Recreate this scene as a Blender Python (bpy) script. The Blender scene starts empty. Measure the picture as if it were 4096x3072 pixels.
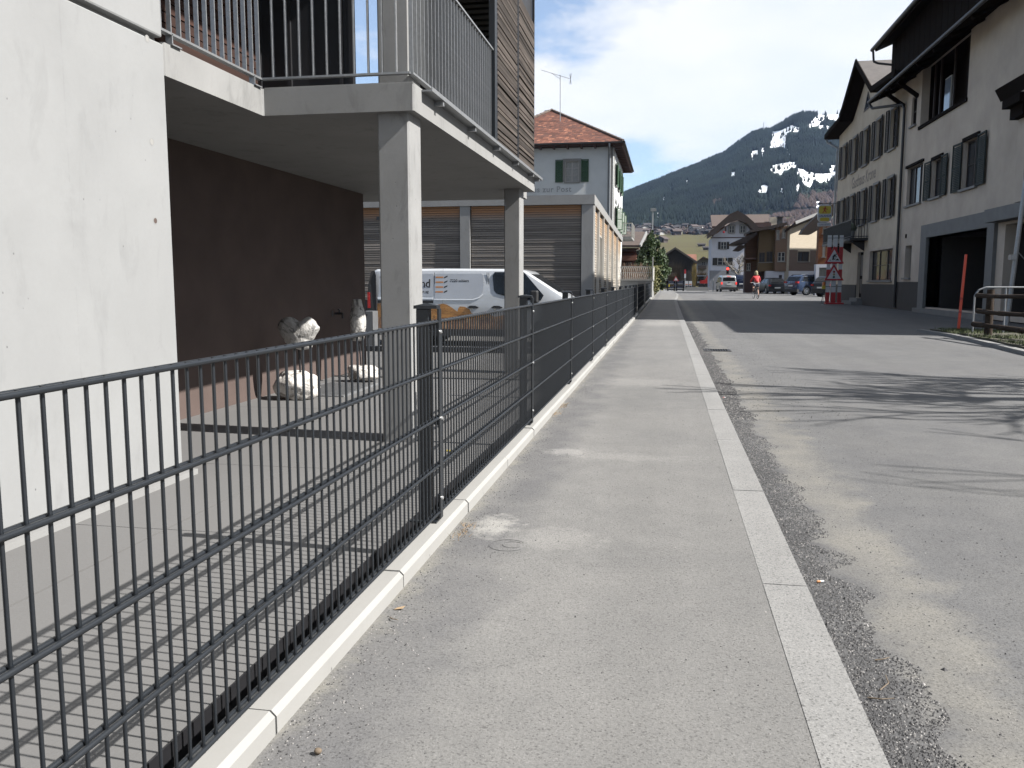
import bpy, bmesh, math, random
from mathutils import Vector, Matrix, noise
R = math.radians
random.seed(7)
scene = bpy.context.scene
COL = scene.collection

# ---------------------------------------------------------------- camera
F_PX = 3430.0; CAM_H = 1.065
PITCH = math.atan(409.0 / F_PX)
YAW = math.atan(622.0 * math.cos(PITCH) / F_PX)
cam_d = bpy.data.cameras.new('camera')
cam_d.sensor_width = 36.0
cam_d.lens = 36.0 * F_PX / 4096.0
cam_d.clip_start = 0.05
cam_d.clip_end = 20000.0
cam = bpy.data.objects.new('camera', cam_d)
COL.objects.link(cam)
cam.location = (0, 0, CAM_H)
cam.rotation_euler = (math.pi / 2 - PITCH, 0, YAW)
scene.camera = cam

# ---------------------------------------------------------------- sun and sky
SUN_DIR = Vector((1.10, -0.105, 1.0)).normalized()      # towards the sun
SUN_EL = math.asin(SUN_DIR.z)
SUN_AZ = math.atan2(SUN_DIR.x, SUN_DIR.y)
sun_d = bpy.data.lights.new('sun', 'SUN')
sun_d.energy = 5.0
sun_d.angle = R(0.5)
sun_d.color = (1.0, 0.965, 0.92)
sun = bpy.data.objects.new('sun', sun_d)
COL.objects.link(sun)
sun.rotation_euler = (-SUN_DIR).to_track_quat('-Z', 'Y').to_euler()

world = bpy.data.worlds.new('World')
scene.world = world
world.use_nodes = True
wt = world.node_tree; wt.nodes.clear()
def wn(t, **k):
    n = wt.nodes.new(t)
    for a, b in k.items():
        setattr(n, a, b)
    return n
sky = wn('ShaderNodeTexSky', sky_type='NISHITA', sun_disc=False)
sky.sun_elevation = SUN_EL; sky.sun_rotation = SUN_AZ
sky.altitude = 700; sky.air_density = 1.0; sky.dust_density = 0.6; sky.ozone_density = 1.6
bg1 = wn('ShaderNodeBackground'); bg1.inputs[1].default_value = 0.058
bg2 = wn('ShaderNodeBackground'); bg2.inputs[1].default_value = 0.345
tc = wn('ShaderNodeTexCoord')
sep = wn('ShaderNodeSeparateXYZ')
wt.links.new(tc.outputs['Generated'], sep.inputs[0])
def wmath(op, a, b=None, clamp=False):
    n = wn('ShaderNodeMath', operation=op, use_clamp=clamp)
    for i, v in enumerate((a, b)):
        if v is None: continue
        if isinstance(v, (int, float)): n.inputs[i].default_value = v
        else: wt.links.new(v, n.inputs[i])
    return n.outputs[0]
zz = wmath('ADD', wmath('MAXIMUM', sep.outputs[2], 0.0), 0.16)
comb = wn('ShaderNodeCombineXYZ')
wt.links.new(wmath('DIVIDE', sep.outputs[0], zz), comb.inputs[0])
wt.links.new(wmath('DIVIDE', sep.outputs[1], zz), comb.inputs[1])
comb.inputs[2].default_value = 3.7
def wnoise(scale, detail, rough, dist=0.0, off=None):
    n = wn('ShaderNodeTexNoise')
    n.inputs['Scale'].default_value = scale; n.inputs['Detail'].default_value = detail
    n.inputs['Roughness'].default_value = rough; n.inputs['Distortion'].default_value = dist
    if off:
        mp = wn('ShaderNodeMapping'); mp.inputs['Location'].default_value = off
        wt.links.new(comb.outputs[0], mp.inputs[0]); wt.links.new(mp.outputs[0], n.inputs[0])
    else:
        wt.links.new(comb.outputs[0], n.inputs[0])
    return n.outputs[0]
n1 = wnoise(0.80, 9.0, 0.54, 0.2, (1.3, 0.4, 0.0))
n2 = wnoise(3.1, 6.0, 0.6, 0.3, (4.1, 1.0, 0.0))
cov = wmath('ADD', n1, wmath('MULTIPLY', n2, 0.22))
# cloud deck thicker towards the right of the street, broken on the left
bias = wmath('MULTIPLY', wmath('SUBTRACT', sep.outputs[0], -0.07), 0.80)
bias = wmath('ADD', wmath('MAXIMUM', wmath('MINIMUM', bias, 0.12), -0.03), -0.045)
cov = wmath('ADD', cov, bias)
cr = wn('ShaderNodeValToRGB')
cr.color_ramp.elements[0].position = 0.545; cr.color_ramp.elements[0].color = (0, 0, 0, 1)
cr.color_ramp.elements[1].position = 0.640; cr.color_ramp.elements[1].color = (1, 1, 1, 1)
e = cr.color_ramp.elements.new(0.585); e.color = (0.55, 0.55, 0.55, 1)
wt.links.new(cov, cr.inputs[0])
mask = wmath('ADD', wmath('MULTIPLY', cr.outputs[0], 0.84), 0.13)
cc = wn('ShaderNodeValToRGB')
cc.color_ramp.elements[0].position = 0.35; cc.color_ramp.elements[0].color = (0.86, 0.90, 0.96, 1)
cc.color_ramp.elements[1].position = 0.62; cc.color_ramp.elements[1].color = (1.0, 0.99, 0.97, 1)
wt.links.new(wnoise(2.0, 6.0, 0.55, 0.2, (9.0, 3.0, 1.0)), cc.inputs[0])
wt.links.new(cc.outputs[0], bg2.inputs[0])
wt.links.new(sky.outputs[0], bg1.inputs[0])
mx = wn('ShaderNodeMixShader')
wt.links.new(mask, mx.inputs[0]); wt.links.new(bg1.outputs[0], mx.inputs[1]); wt.links.new(bg2.outputs[0], mx.inputs[2])
wo = wn('ShaderNodeOutputWorld'); wt.links.new(mx.outputs[0], wo.inputs[0])

vs = scene.view_settings
vs.view_transform = 'Standard'; vs.look = 'None'; vs.gamma = 1.0; vs.use_curve_mapping = False
vs.exposure = 1.6
scene.cycles.max_bounces = 6
scene.cycles.diffuse_bounces = 3

# ---------------------------------------------------------------- pixel -> place helpers (photograph pixels, 4096 wide)
FW = Vector((-math.sin(YAW) * math.cos(PITCH), math.cos(YAW) * math.cos(PITCH), -math.sin(PITCH)))
RT = Vector((math.cos(YAW), math.sin(YAW), 0)); UP = RT.cross(FW); C0 = Vector((0, 0, CAM_H))
def ray(x, y): return FW + RT * ((x - 2048) / F_PX) - UP * ((y - 1536) / F_PX)
def aty(x, y, Y): r = ray(x, y); return C0 + r * (Y / r.y)
def atx(x, y, X): r = ray(x, y); return C0 + r * (X / r.x)
def atz(x, y, Z=0.0): r = ray(x, y); return C0 + r * ((Z - CAM_H) / r.z)

# ---------------------------------------------------------------- mesh builder
class MB:
    def __init__(s): s.v = []; s.f = []; s.m = []; s.sm = []
    def add(s, vs, fs, m=0, sm=False):
        b = len(s.v); s.v.extend([tuple(p) for p in vs])
        for f in fs: s.f.append([b + i for i in f]); s.m.append(m); s.sm.append(sm)
        return s
    def box(s, x0, x1, y0, y1, z0, z1, m=0):
        return s.add([(x0,y0,z0),(x1,y0,z0),(x1,y1,z0),(x0,y1,z0),(x0,y0,z1),(x1,y0,z1),(x1,y1,z1),(x0,y1,z1)],
                     [(0,3,2,1),(4,5,6,7),(0,1,5,4),(1,2,6,5),(2,3,7,6),(3,0,4,7)], m)
    def obox(s, c, a, b, d, m=0):
        c = Vector(c); a = Vector(a); b = Vector(b); d = Vector(d)
        P = [c-a-b-d, c+a-b-d, c+a+b-d, c-a+b-d, c-a-b+d, c+a-b+d, c+a+b+d, c-a+b+d]
        if a.cross(b).dot(d) < 0: fs = [(0,1,2,3),(4,7,6,5),(0,4,5,1),(1,5,6,2),(2,6,7,3),(3,7,4,0)]
        else: fs = [(0,3,2,1),(4,5,6,7),(0,1,5,4),(1,2,6,5),(2,3,7,6),(3,0,4,7)]
        return s.add(P, fs, m)
    def beam(s, p, q, w, h, m=0, up=(0,0,1)):
        p = Vector(p); q = Vector(q); d = (q - p); L = d.length
        if L < 1e-6: return s
        d /= L; u = Vector(up)
        if abs(d.dot(u)) > .98: u = Vector((1,0,0))
        a = d.cross(u).normalized(); b = a.cross(d)
        return s.obox((p+q)/2, d*(L/2), a*(w/2), b*(h/2), m)
    def tube(s, p, q, r0, r1=None, n=8, m=0, caps=True, sm=True):
        r1 = r0 if r1 is None else r1
        p = Vector(p); q = Vector(q); d = (q-p)
        if d.length < 1e-7: return s
        d.normalize(); u = Vector((0,0,1)) if abs(d.z) < .95 else Vector((1,0,0))
        a = d.cross(u).normalized(); b = d.cross(a)
        V = []
        for c, r in ((p, r0), (q, r1)):
            for i in range(n):
                t = 2*math.pi*i/n; V.append(c + a*(r*math.cos(t)) + b*(r*math.sin(t)))
        s.add(V, [(i, i+n, (i+1) % n + n, (i+1) % n) for i in range(n)], m, sm)
        if caps:
            s.add(V[:n], [tuple(range(n))], m); s.add(V[n:], [tuple(reversed(range(n)))], m)
        return s
    def path(s, pts, r, n=6, m=0):
        for a, b in zip(pts[:-1], pts[1:]): s.tube(a, b, r, r, n, m)
        return s
    def poly(s, pts, m=0): return s.add(pts, [tuple(range(len(pts)))], m)
    def prism(s, pts, vec, m=0, m2=None):
        pts = [Vector(p) for p in pts]; vec = Vector(vec); n = len(pts)
        V = pts + [p+vec for p in pts]
        nr = Vector((0,0,0))
        for i in range(n): nr += pts[i].cross(pts[(i+1) % n])
        fl = nr.dot(vec) > 0
        bot = tuple(reversed(range(n))) if fl else tuple(range(n))
        top = tuple(range(n, 2*n)) if fl else tuple(reversed(range(n, 2*n)))
        side = [((i, (i+1)%n, (i+1)%n+n, i+n) if fl else (i, i+n, (i+1)%n+n, (i+1)%n)) for i in range(n)]
        s.add(V, [bot, top], m); s.add(V, side, m if m2 is None else m2)
        return s
    def disc(s, c, nrm, r, n=16, m=0, r2=0):
        c = Vector(c); d = Vector(nrm).normalized(); u = Vector((0,0,1)) if abs(d.z) < .95 else Vector((1,0,0))
        a = d.cross(u).normalized(); b = d.cross(a)
        V = [c + (a*math.cos(2*math.pi*i/n) + b*math.sin(2*math.pi*i/n))*r for i in range(n)]
        if r2 > 0:
            V += [c + (a*math.cos(2*math.pi*i/n) + b*math.sin(2*math.pi*i/n))*r2 for i in range(n)]
            return s.add(V, [(i, (i+1)%n, (i+1)%n+n, i+n) for i in range(n)], m)
        return s.add(V, [tuple(range(n))], m)
    def ico(s, c, r, sub=1, m=0, sq=(1,1,1), rough=0.0, seed=0, sm=False):
        bm = bmesh.new(); bmesh.ops.create_icosphere(bm, subdivisions=sub, radius=1.0)
        V = []
        for v in bm.verts:
            k = 1.0 + rough*noise.noise(v.co*1.7 + Vector((seed*3.1, seed, 0)))
            V.append((c[0]+v.co.x*r*sq[0]*k, c[1]+v.co.y*r*sq[1]*k, c[2]+v.co.z*r*sq[2]*k))
        F = [tuple(x.index for x in f.verts) for f in bm.faces]; bm.free()
        return s.add(V, F, m, sm)
    def mesh(s, name):
        me = bpy.data.meshes.new(name); me.from_pydata(s.v, [], s.f)
        me.polygons.foreach_set('material_index', s.m); me.polygons.foreach_set('use_smooth', s.sm)
        me.update(); return me
    def build(s, name, mats, parent=None, label=None, kind=None, local=False, bevel=0.0):
        me = s.mesh(name)
        return link(name, me, mats, parent, label, kind, local, bevel)

def link(name, me, mats, parent=None, label=None, kind=None, local=False, bevel=0.0):
    if not isinstance(mats, (list, tuple)): mats = [mats]
    if not me.materials:
        for k in mats: me.materials.append(k)
    o = bpy.data.objects.new(name, me); COL.objects.link(o)
    if parent is not None:
        o.parent = parent
        if not local: o.matrix_parent_inverse = pinv(parent)
    if label: o['label'] = label
    if kind: o['kind'] = kind
    if bevel > 0:
        b = o.modifiers.new('bevel', 'BEVEL'); b.width = bevel; b.segments = 1 if bevel < .012 else 2
        b.limit_method = 'ANGLE'; b.angle_limit = R(40)
    return o
def pinv(p): return wmat(p).inverted()
def wmat(o):
    if o.parent is None: return o.matrix_basis.copy()
    return wmat(o.parent) @ o.matrix_parent_inverse @ o.matrix_basis
def thing(name, label, cat, loc=(0,0,0), rz=0.0, group=None):
    o = bpy.data.objects.new(name, None); COL.objects.link(o)
    o.location = loc; o.rotation_euler = (0, 0, rz); o.empty_display_size = .2
    o['label'] = label; o['category'] = cat
    if group: o['group'] = group
    return o
def tag(o, label, cat, group=None):
    o['label'] = label; o['category'] = cat
    if group: o['group'] = group
    return o
def struct(name, mb, mats, parent=None):
    o = mb.build(name, mats, parent)
    o['kind'] = 'structure'; return o
def copy_tree(o, parent=None):
    c = o.copy(); COL.objects.link(c)
    if parent is not None: c.parent = parent
    for ch in list(o.children): copy_tree(ch, c)
    return c
def text_mesh(body, size, extrude=0.002, bold=0.0, shear=0.0, sx=1.0, align='LEFT', space=1.0):
    cu = bpy.data.curves.new('text', 'FONT'); cu.body = body; cu.size = size; cu.extrude = extrude
    cu.offset = bold; cu.shear = shear; cu.align_x = align; cu.space_character = space; cu.resolution_u = 3
    o = bpy.data.objects.new('text', cu); COL.objects.link(o)
    dg = bpy.context.evaluated_depsgraph_get(); dg.update()
    me = bpy.data.meshes.new_from_object(o.evaluated_get(dg))
    bpy.data.objects.remove(o); 
    if sx != 1.0:
        for v in me.vertices: v.co.x *= sx
    me.materials.clear()
    return me
def put_text(name, body, size, origin, u, n, mt, parent, **k):
    """text starting at origin running along u, facing n"""
    me = text_mesh(body, size, **k)
    u = Vector(u).normalized(); n = Vector(n).normalized(); v = n.cross(u)
    M = Matrix((u, v, n)).transposed().to_4x4(); M.translation = Vector(origin)
    me.transform(M)
    loc = k.get('local', False)
    return link(name, me, mt, parent)

# ---------------------------------------------------------------- materials
MATS = {}
K_ALB = 0.655          # overall reflectance level of the painted and mineral surfaces
def kc(c): return tuple(x*K_ALB for x in c)
class NT:
    def __init__(s, m): s.t = m.node_tree; s.n = s.t.nodes
    def new(s, ty, **k):
        n = s.n.new(ty)
        for a, b in k.items(): setattr(n, a, b)
        return n
    def lk(s, a, b): s.t.links.new(a, b)
    def val(s, sock, v):
        if isinstance(v, (int, float)): sock.default_value = v
        elif isinstance(v, (tuple, list)): sock.default_value = (*v, 1.0) if len(v) == 3 and sock.type == 'RGBA' else v
        else: s.lk(v, sock)
    def math(s, op, a, b=0.0, clamp=False):
        n = s.new('ShaderNodeMath', operation=op, use_clamp=clamp); s.val(n.inputs[0], a); s.val(n.inputs[1], b); return n.outputs[0]
    def noise(s, vec, scale, detail=3.0, rough=0.55, dist=0.0):
        n = s.new('ShaderNodeTexNoise'); s.lk(vec, n.inputs['Vector'])
        n.inputs['Scale'].default_value = scale; n.inputs['Detail'].default_value = detail
        n.inputs['Roughness'].default_value = rough; n.inputs['Distortion'].default_value = dist
        return n.outputs[0]
    def voro(s, vec, scale, feat='F1', out=0):
        n = s.new('ShaderNodeTexVoronoi', feature=feat); s.lk(vec, n.inputs['Vector']); n.inputs['Scale'].default_value = scale
        return n.outputs[out]
    def ramp(s, fac, stops, interp='LINEAR'):
        n = s.new('ShaderNodeValToRGB'); cr = n.color_ramp; cr.interpolation = interp
        while len(cr.elements) > len(stops): cr.elements.remove(cr.elements[-1])
        while len(cr.elements) < len(stops): cr.elements.new(0.5)
        for e, (p, c) in zip(cr.elements, stops):
            e.position = p; e.color = (c, c, c, 1) if isinstance(c, (int, float)) else (*c, 1)
        s.lk(fac, n.inputs[0]); return n.outputs[0]
    def mix(s, fac, a, b, mode='MIX'):
        n = s.new('ShaderNodeMix', data_type='RGBA', blend_type=mode)
        s.val(n.inputs[0], fac); s.val(n.inputs[6], a); s.val(n.inputs[7], b); return n.outputs[2]
    def map(s, vec, scale=(1,1,1), rot=(0,0,0), loc=(0,0,0)):
        n = s.new('ShaderNodeMapping'); s.lk(vec, n.inputs[0])
        n.inputs['Scale'].default_value = scale; n.inputs['Rotation'].default_value = rot; n.inputs['Location'].default_value = loc
        return n.outputs[0]
def newmat(name):
    m = bpy.data.materials.new(name); m.use_nodes = True
    nt = NT(m); b = nt.n['Principled BSDF']; tcn = nt.new('ShaderNodeTexCoord')
    MATS[name] = m; return m, nt, b, tcn.outputs['Object']
def mat(name, col, rough=0.7, var=0.12, nscale=6.0, metal=0.0, bump=0.0, bscale=60.0, rnd=0.0, stretch=(1,1,1), emit=None, coat=0.0, spec=None):
    m, nt, b, oc = newmat(name)
    v = nt.map(oc, stretch)
    c = kc(col)
    lo = tuple(x*(1-var) for x in c); hi = tuple(min(1, x*(1+var)) for x in c)
    nz = nt.noise(v, nscale, 5.0, 0.6)
    out = nt.ramp(nz, [(0.3, lo), (0.7, hi)])
    if rnd:
        oi = nt.new('ShaderNodeObjectInfo')
        k = nt.math('ADD', nt.math('MULTIPLY', oi.outputs['Random'], 2*rnd), 1-rnd)
        hsv = nt.new('ShaderNodeHueSaturation'); nt.lk(out, hsv.inputs['Color']); nt.lk(k, hsv.inputs['Value'])
        out = hsv.outputs[0]
    nt.lk(out, b.inputs['Base Color'])
    rr = nt.math('ADD', nt.math('MULTIPLY', nz, 0.16), rough-0.08, True)
    nt.lk(rr, b.inputs['Roughness']); b.inputs['Metallic'].default_value = metal
    if coat: b.inputs['Coat Weight'].default_value = coat
    if spec is not None: b.inputs['Specular IOR Level'].default_value = spec
    if bump:
        bp = nt.new('ShaderNodeBump'); bp.inputs['Strength'].default_value = bump; bp.inputs['Distance'].default_value = 0.01
        nt.lk(nt.noise(v, bscale, 4.0, 0.6), bp.inputs['Height']); nt.lk(bp.outputs[0], b.inputs['Normal'])
    if emit:
        b.inputs['Emission Color'].default_value = (*emit[0], 1); b.inputs['Emission Strength'].default_value = emit[1]
    return m

def asphalt(name, base, dust, patch=0.5, speck=0.5, dustbands=(), spots=()):
    m, nt, b, oc = newmat(name); base = kc(base); dust = kc(dust)
    big = nt.noise(oc, 0.7, 6.0, 0.6, 0.4)
    mid = nt.noise(oc, 4.5, 5.0, 0.62)
    fine = nt.noise(oc, 110.0, 5.0, 0.75)
    cell = nt.voro(oc, 210.0, 'F1', 1)
    cellv = nt.new('ShaderNodeSeparateColor'); nt.lk(cell, cellv.inputs[0])
    c = nt.mix(nt.ramp(big, [(0.35, 0.0), (0.68, patch)]), base, dust)
    c = nt.mix(nt.ramp(mid, [(0.42, 0.0), (0.75, 0.45)]), c, tuple(x*1.12 for x in dust))
    for (x0, x1, amt, colr, ns) in dustbands:
        sx = nt.new('ShaderNodeSeparateXYZ'); nt.lk(oc, sx.inputs[0])
        wob = nt.math('MULTIPLY', nt.math('SUBTRACT', nt.noise(oc, ns, 5.0, 0.65), 0.5), (x1-x0)*1.6)
        xx = nt.math('ADD', sx.outputs[0], wob)
        up = nt.math('MULTIPLY', nt.math('SUBTRACT', xx, x0), 1.0/max(.02, (x1-x0)*.35), True)
        dn = nt.math('MULTIPLY', nt.math('SUBTRACT', x1, xx), 1.0/max(.02, (x1-x0)*.35), True)
        k = nt.math('MULTIPLY', nt.math('MULTIPLY', up, dn), amt)
        k = nt.math('MULTIPLY', k, nt.ramp(nt.noise(oc, 2.3, 4.0, 0.6), [(0.3, 0.25), (0.6, 1.0)]))
        c = nt.mix(k, c, kc(colr))
    for (sx0, sy0, rx, ry, amt, colr) in spots:       # lime spills and scuffed places
        v = nt.map(oc, (1/rx, 1/ry, 0), (0, 0, 0), (-sx0/rx, -sy0/ry, 0))
        ln = nt.new('ShaderNodeVectorMath', operation='LENGTH'); nt.lk(v, ln.inputs[0])
        k = nt.ramp(nt.math('ADD', ln.outputs['Value'], nt.math('MULTIPLY', nt.math('SUBTRACT', nt.noise(oc, 16.0, 6.0, 0.7), .5), 2.2)), [(0.35, 1.0), (0.95, 0.0)])
        c = nt.mix(nt.math('MULTIPLY', k, amt), c, kc(colr))
    streak = nt.noise(nt.map(oc, (1.6, 0.10, 1)), 1.0, 4.0, 0.6)
    c = nt.mix(1.0, c, nt.ramp(streak, [(0.3, 0.90), (0.7, 1.08)]), 'MULTIPLY')
    k = nt.ramp(cellv.outputs[0], [(0.0, 1-speck*1.1), (0.12, 1-speck*.35), (0.5, 1.0), (0.93, 1.03), (1.0, 1+speck*.45)])
    c = nt.mix(1.0, c, k, 'MULTIPLY')
    k2 = nt.ramp(fine, [(0.3, 0.84), (0.7, 1.15)])
    c = nt.mix(1.0, c, k2, 'MULTIPLY')
    # small dark and pale chips
    chip = nt.voro(oc, 9.0, 'F1', 0)
    c = nt.mix(nt.ramp(chip, [(0.0, 0.8), (0.028, 0.8), (0.042, 0.0)]), c, tuple(x*.3 for x in base))
    chip2 = nt.voro(nt.map(oc, loc=(3.3, 1.7, 0)), 6.3, 'F1', 0)
    c = nt.mix(nt.ramp(chip2, [(0.0, 0.7), (0.016, 0.7), (0.024, 0.0)]), c, (0.33, 0.32, 0.30))
    nt.lk(c, b.inputs['Base Color']); b.inputs['Roughness'].default_value = 0.88
    b.inputs['Specular IOR Level'].default_value = 0.3
    bp = nt.new('ShaderNodeBump'); bp.inputs['Strength'].default_value = 0.55; bp.inputs['Distance'].default_value = 0.004
    nt.lk(nt.math('ADD', cellv.outputs[1], fine), bp.inputs['Height']); nt.lk(bp.outputs[0], b.inputs['Normal'])
    return m

def concrete(name, base, dark=0.75, pits=True, seam=None, rough=0.75, streak=0.5, sc=1.0):
    m, nt, b, oc = newmat(name); base = kc(base)
    big = nt.noise(oc, 1.3*sc, 6.0, 0.62, 0.3)
    bl = nt.noise(nt.map(oc, (1, 1, 0.35)), 5.5*sc, 6.0, 0.68, 0.6)
    fine = nt.noise(oc, 45.0, 4.0, 0.65)
    lo = tuple(x*dark for x in base)
    c = nt.mix(nt.ramp(big, [(0.3, 0.75), (0.66, 0.0)]), base, tuple(x*(0.5+dark*.5) for x in base))
    c = nt.mix(nt.ramp(bl, [(0.55, 0.0), (0.74, streak)]), c, lo)
    c = nt.mix(nt.ramp(fine, [(0.3, 0.10), (0.7, 0.0)]), c, lo)
    h = fine
    if pits:
        pv = nt.voro(nt.map(oc, (1, 1, .8)), 11.0, 'F1', 0)
        pk = nt.ramp(pv, [(0.0, 1.0), (0.035, 1.0), (0.055, 0.0)])
        sel = nt.ramp(nt.noise(nt.map(oc, loc=(5, 2, 1)), 3.0, 2.0), [(0.44, 0.0), (0.54, 1.0)])
        pk = nt.math('MULTIPLY', pk, sel)
        c = nt.mix(nt.math('MULTIPLY', pk, 0.75), c, tuple(x*.3 for x in base))
        h = nt.math('SUBTRACT', nt.math('MULTIPLY', fine, 0.3), pk)
    if seam is not None:
        sx = nt.new('ShaderNodeSeparateXYZ'); nt.lk(oc, sx.inputs[0])
        d = nt.math('ABSOLUTE', nt.math('SUBTRACT', sx.outputs[1], seam))
        sm = nt.ramp(nt.math('MULTIPLY', d, 5.0), [(0.0, 0.8), (0.012, 0.7), (0.03, 0.25), (0.6, 0.0)])
        sm = nt.math('MULTIPLY', sm, nt.ramp(nt.noise(oc, 7.0, 5.0, 0.7), [(0.42, 0.0), (0.62, 1.0)]))
        c = nt.mix(nt.math('MULTIPLY', sm, 0.6), c, lo)
    nt.lk(c, b.inputs['Base Color']); b.inputs['Roughness'].default_value = rough
    bp = nt.new('ShaderNodeBump'); bp.inputs['Strength'].default_value = 0.35; bp.inputs['Distance'].default_value = 0.004
    nt.lk(h, bp.inputs['Height']); nt.lk(bp.outputs[0], b.inputs['Normal'])
    return m

def wood(name, a, c_, rnd=0.25, axis=(0.6, 12, 12), rough=0.75, zfade=None):
    m, nt, b, oc = newmat(name); a = kc(a); c_ = kc(c_)
    oc = nt.new('ShaderNodeNewGeometry').outputs['Position']
    oi = nt.new('ShaderNodeObjectInfo')
    cmb = nt.new('ShaderNodeCombineXYZ'); nt.lk(nt.math('MULTIPLY', oi.outputs['Random'], 31.0), cmb.inputs[0]); nt.lk(nt.math('MULTIPLY', oi.outputs['Random'], 17.0), cmb.inputs[2])
    va = nt.new('ShaderNodeVectorMath', operation='ADD'); nt.lk(nt.map(oc, axis), va.inputs[0]); nt.lk(cmb.outputs[0], va.inputs[1])
    nz = nt.noise(va.outputs[0], 1.6, 6.0, 0.65, 0.5)
    c = nt.ramp(nz, [(0.3, a), (0.52, tuple((x+y)/2 for x, y in zip(a, c_))), (0.72, c_)])
    hsv = nt.new('ShaderNodeHueSaturation'); nt.lk(c, hsv.inputs['Color'])
    nt.lk(nt.math('ADD', nt.math('MULTIPLY', oi.outputs['Random'], 2*rnd), 1-rnd), hsv.inputs['Value'])
    c = hsv.outputs[0]
    if zfade:                                      # unweathered orange boards under the eave
        z0, z1, colr = zfade
        sx = nt.new('ShaderNodeSeparateXYZ'); nt.lk(oc, sx.inputs[0])
        k = nt.math('DIVIDE', nt.math('SUBTRACT', nt.math('ADD', sx.outputs[2], nt.math('MULTIPLY', nz, 0.25)), z0), z1-z0, True)
        c = nt.mix(k, c, kc(colr))
    nt.lk(c, b.inputs['Base Color']); b.inputs['Roughness'].default_value = rough
    b.inputs['Specular IOR Level'].default_value = 0.25
    bp = nt.new('ShaderNodeBump'); bp.inputs['Strength'].default_value = 0.3; bp.inputs['Distance'].default_value = 0.004
    nt.lk(nz, bp.inputs['Height']); nt.lk(bp.outputs[0], b.inputs['Normal'])
    return m

M_side = asphalt('sidewalk_asphalt', (0.160, 0.158, 0.154), (0.208, 0.203, 0.194), 0.8, 0.42,
                 spots=[(-.72, 3.60, .12, .20, .6, (.42, .41, .38)), (-.45, 3.45, .28, .22, .25, (.34, .33, .31)), (-.60, 5.3, .20, .15, .4, (.38, .37, .35)), (-.2, 5.2, .5, .16, .25, (.36, .35, .33)), (-.3, 9.2, .6, .5, .25, (.36, .35, .33)), (-.1, 22.5, .7, 2.2, .4, (.38, .37, .35))],
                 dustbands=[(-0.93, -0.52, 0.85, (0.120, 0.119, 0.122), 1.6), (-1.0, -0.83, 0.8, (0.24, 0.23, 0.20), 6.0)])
M_road = asphalt('road_asphalt', (0.116, 0.116, 0.118), (0.158, 0.156, 0.151), 0.6, 0.5,
                 dustbands=[(0.63, 1.02, 0.80, (0.215, 0.205, 0.182), 3.0), (0.40, 0.70, 0.95, (0.066, 0.066, 0.068), 3.0)])
M_road2 = asphalt('road_repair', (0.095, 0.096, 0.10), (0.12, 0.12, 0.12), 0.5, 0.3)
M_kerbR = asphalt('granite_kerb', (0.235, 0.234, 0.228), (0.285, 0.281, 0.272), 0.6, 0.5)
M_yard = asphalt('yard_gravel_asphalt', (0.115, 0.113, 0.11), (0.16, 0.155, 0.148), 0.5, 0.75)
M_patio = concrete('patio_paving', (0.134, 0.132, 0.130), 0.86, False, streak=0.25)
M_kerb = concrete('kerb_concrete', (0.305, 0.301, 0.286), 0.75, True, streak=0.4)
M_wall = concrete('fair_faced_concrete', (0.278, 0.283, 0.282), 0.66, True, seam=3.78, streak=0.5)
M_slab = concrete('slab_concrete', (0.275, 0.275, 0.268), 0.55, True, streak=0.75)
M_colc = concrete('column_concrete', (0.285, 0.285, 0.28), 0.52, True, streak=0.8, sc=2.0)
M_lowc = concrete('old_concrete', (0.27, 0.27, 0.265), 0.65, False, streak=0.6)
M_brown = mat('brown_render', (0.105, 0.078, 0.069), 0.9, 0.14, 2.2, bump=0.25, bscale=160, spec=.2)
M_anth = mat('anthracite_powder_coat', (0.0105, 0.0135, 0.0175), 0.42, 0.10, 12.0)
M_black = mat('black_metal', (0.012, 0.012, 0.014), 0.5, 0.1)
M_steel = mat('galvanised_steel', (0.33, 0.34, 0.35), 0.42, 0.12, 30.0, metal=0.55)
M_bolt = mat('bright_bolt', (0.75, 0.75, 0.74), 0.3, 0.05, metal=0.8)
M_slat = wood('weathered_slat', (0.042, 0.034, 0.029), (0.105, 0.088, 0.076), 0.45, (12, 0.9, 12))
M_redw = wood('red_brown_board', (0.024, 0.011, 0.008), (0.058, 0.026, 0.017), 0.3, (12, 0.9, 12))
M_louv = wood('louvre_wood', (0.05, 0.045, 0.04), (0.10, 0.09, 0.08), 0.2, (0.9, 12, 12))
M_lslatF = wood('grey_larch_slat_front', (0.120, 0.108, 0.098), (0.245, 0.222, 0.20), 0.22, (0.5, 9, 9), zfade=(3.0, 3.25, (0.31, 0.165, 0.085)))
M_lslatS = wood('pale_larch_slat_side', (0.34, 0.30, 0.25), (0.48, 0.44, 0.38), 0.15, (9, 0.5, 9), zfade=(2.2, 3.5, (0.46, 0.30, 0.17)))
M_glassd = mat('dark_glass', (0.012, 0.014, 0.018), 0.08, 0.05, spec=.7)
M_panel = mat('dark_facade_panel', (0.010, 0.011, 0.014), 0.5, 0.2)
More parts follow.
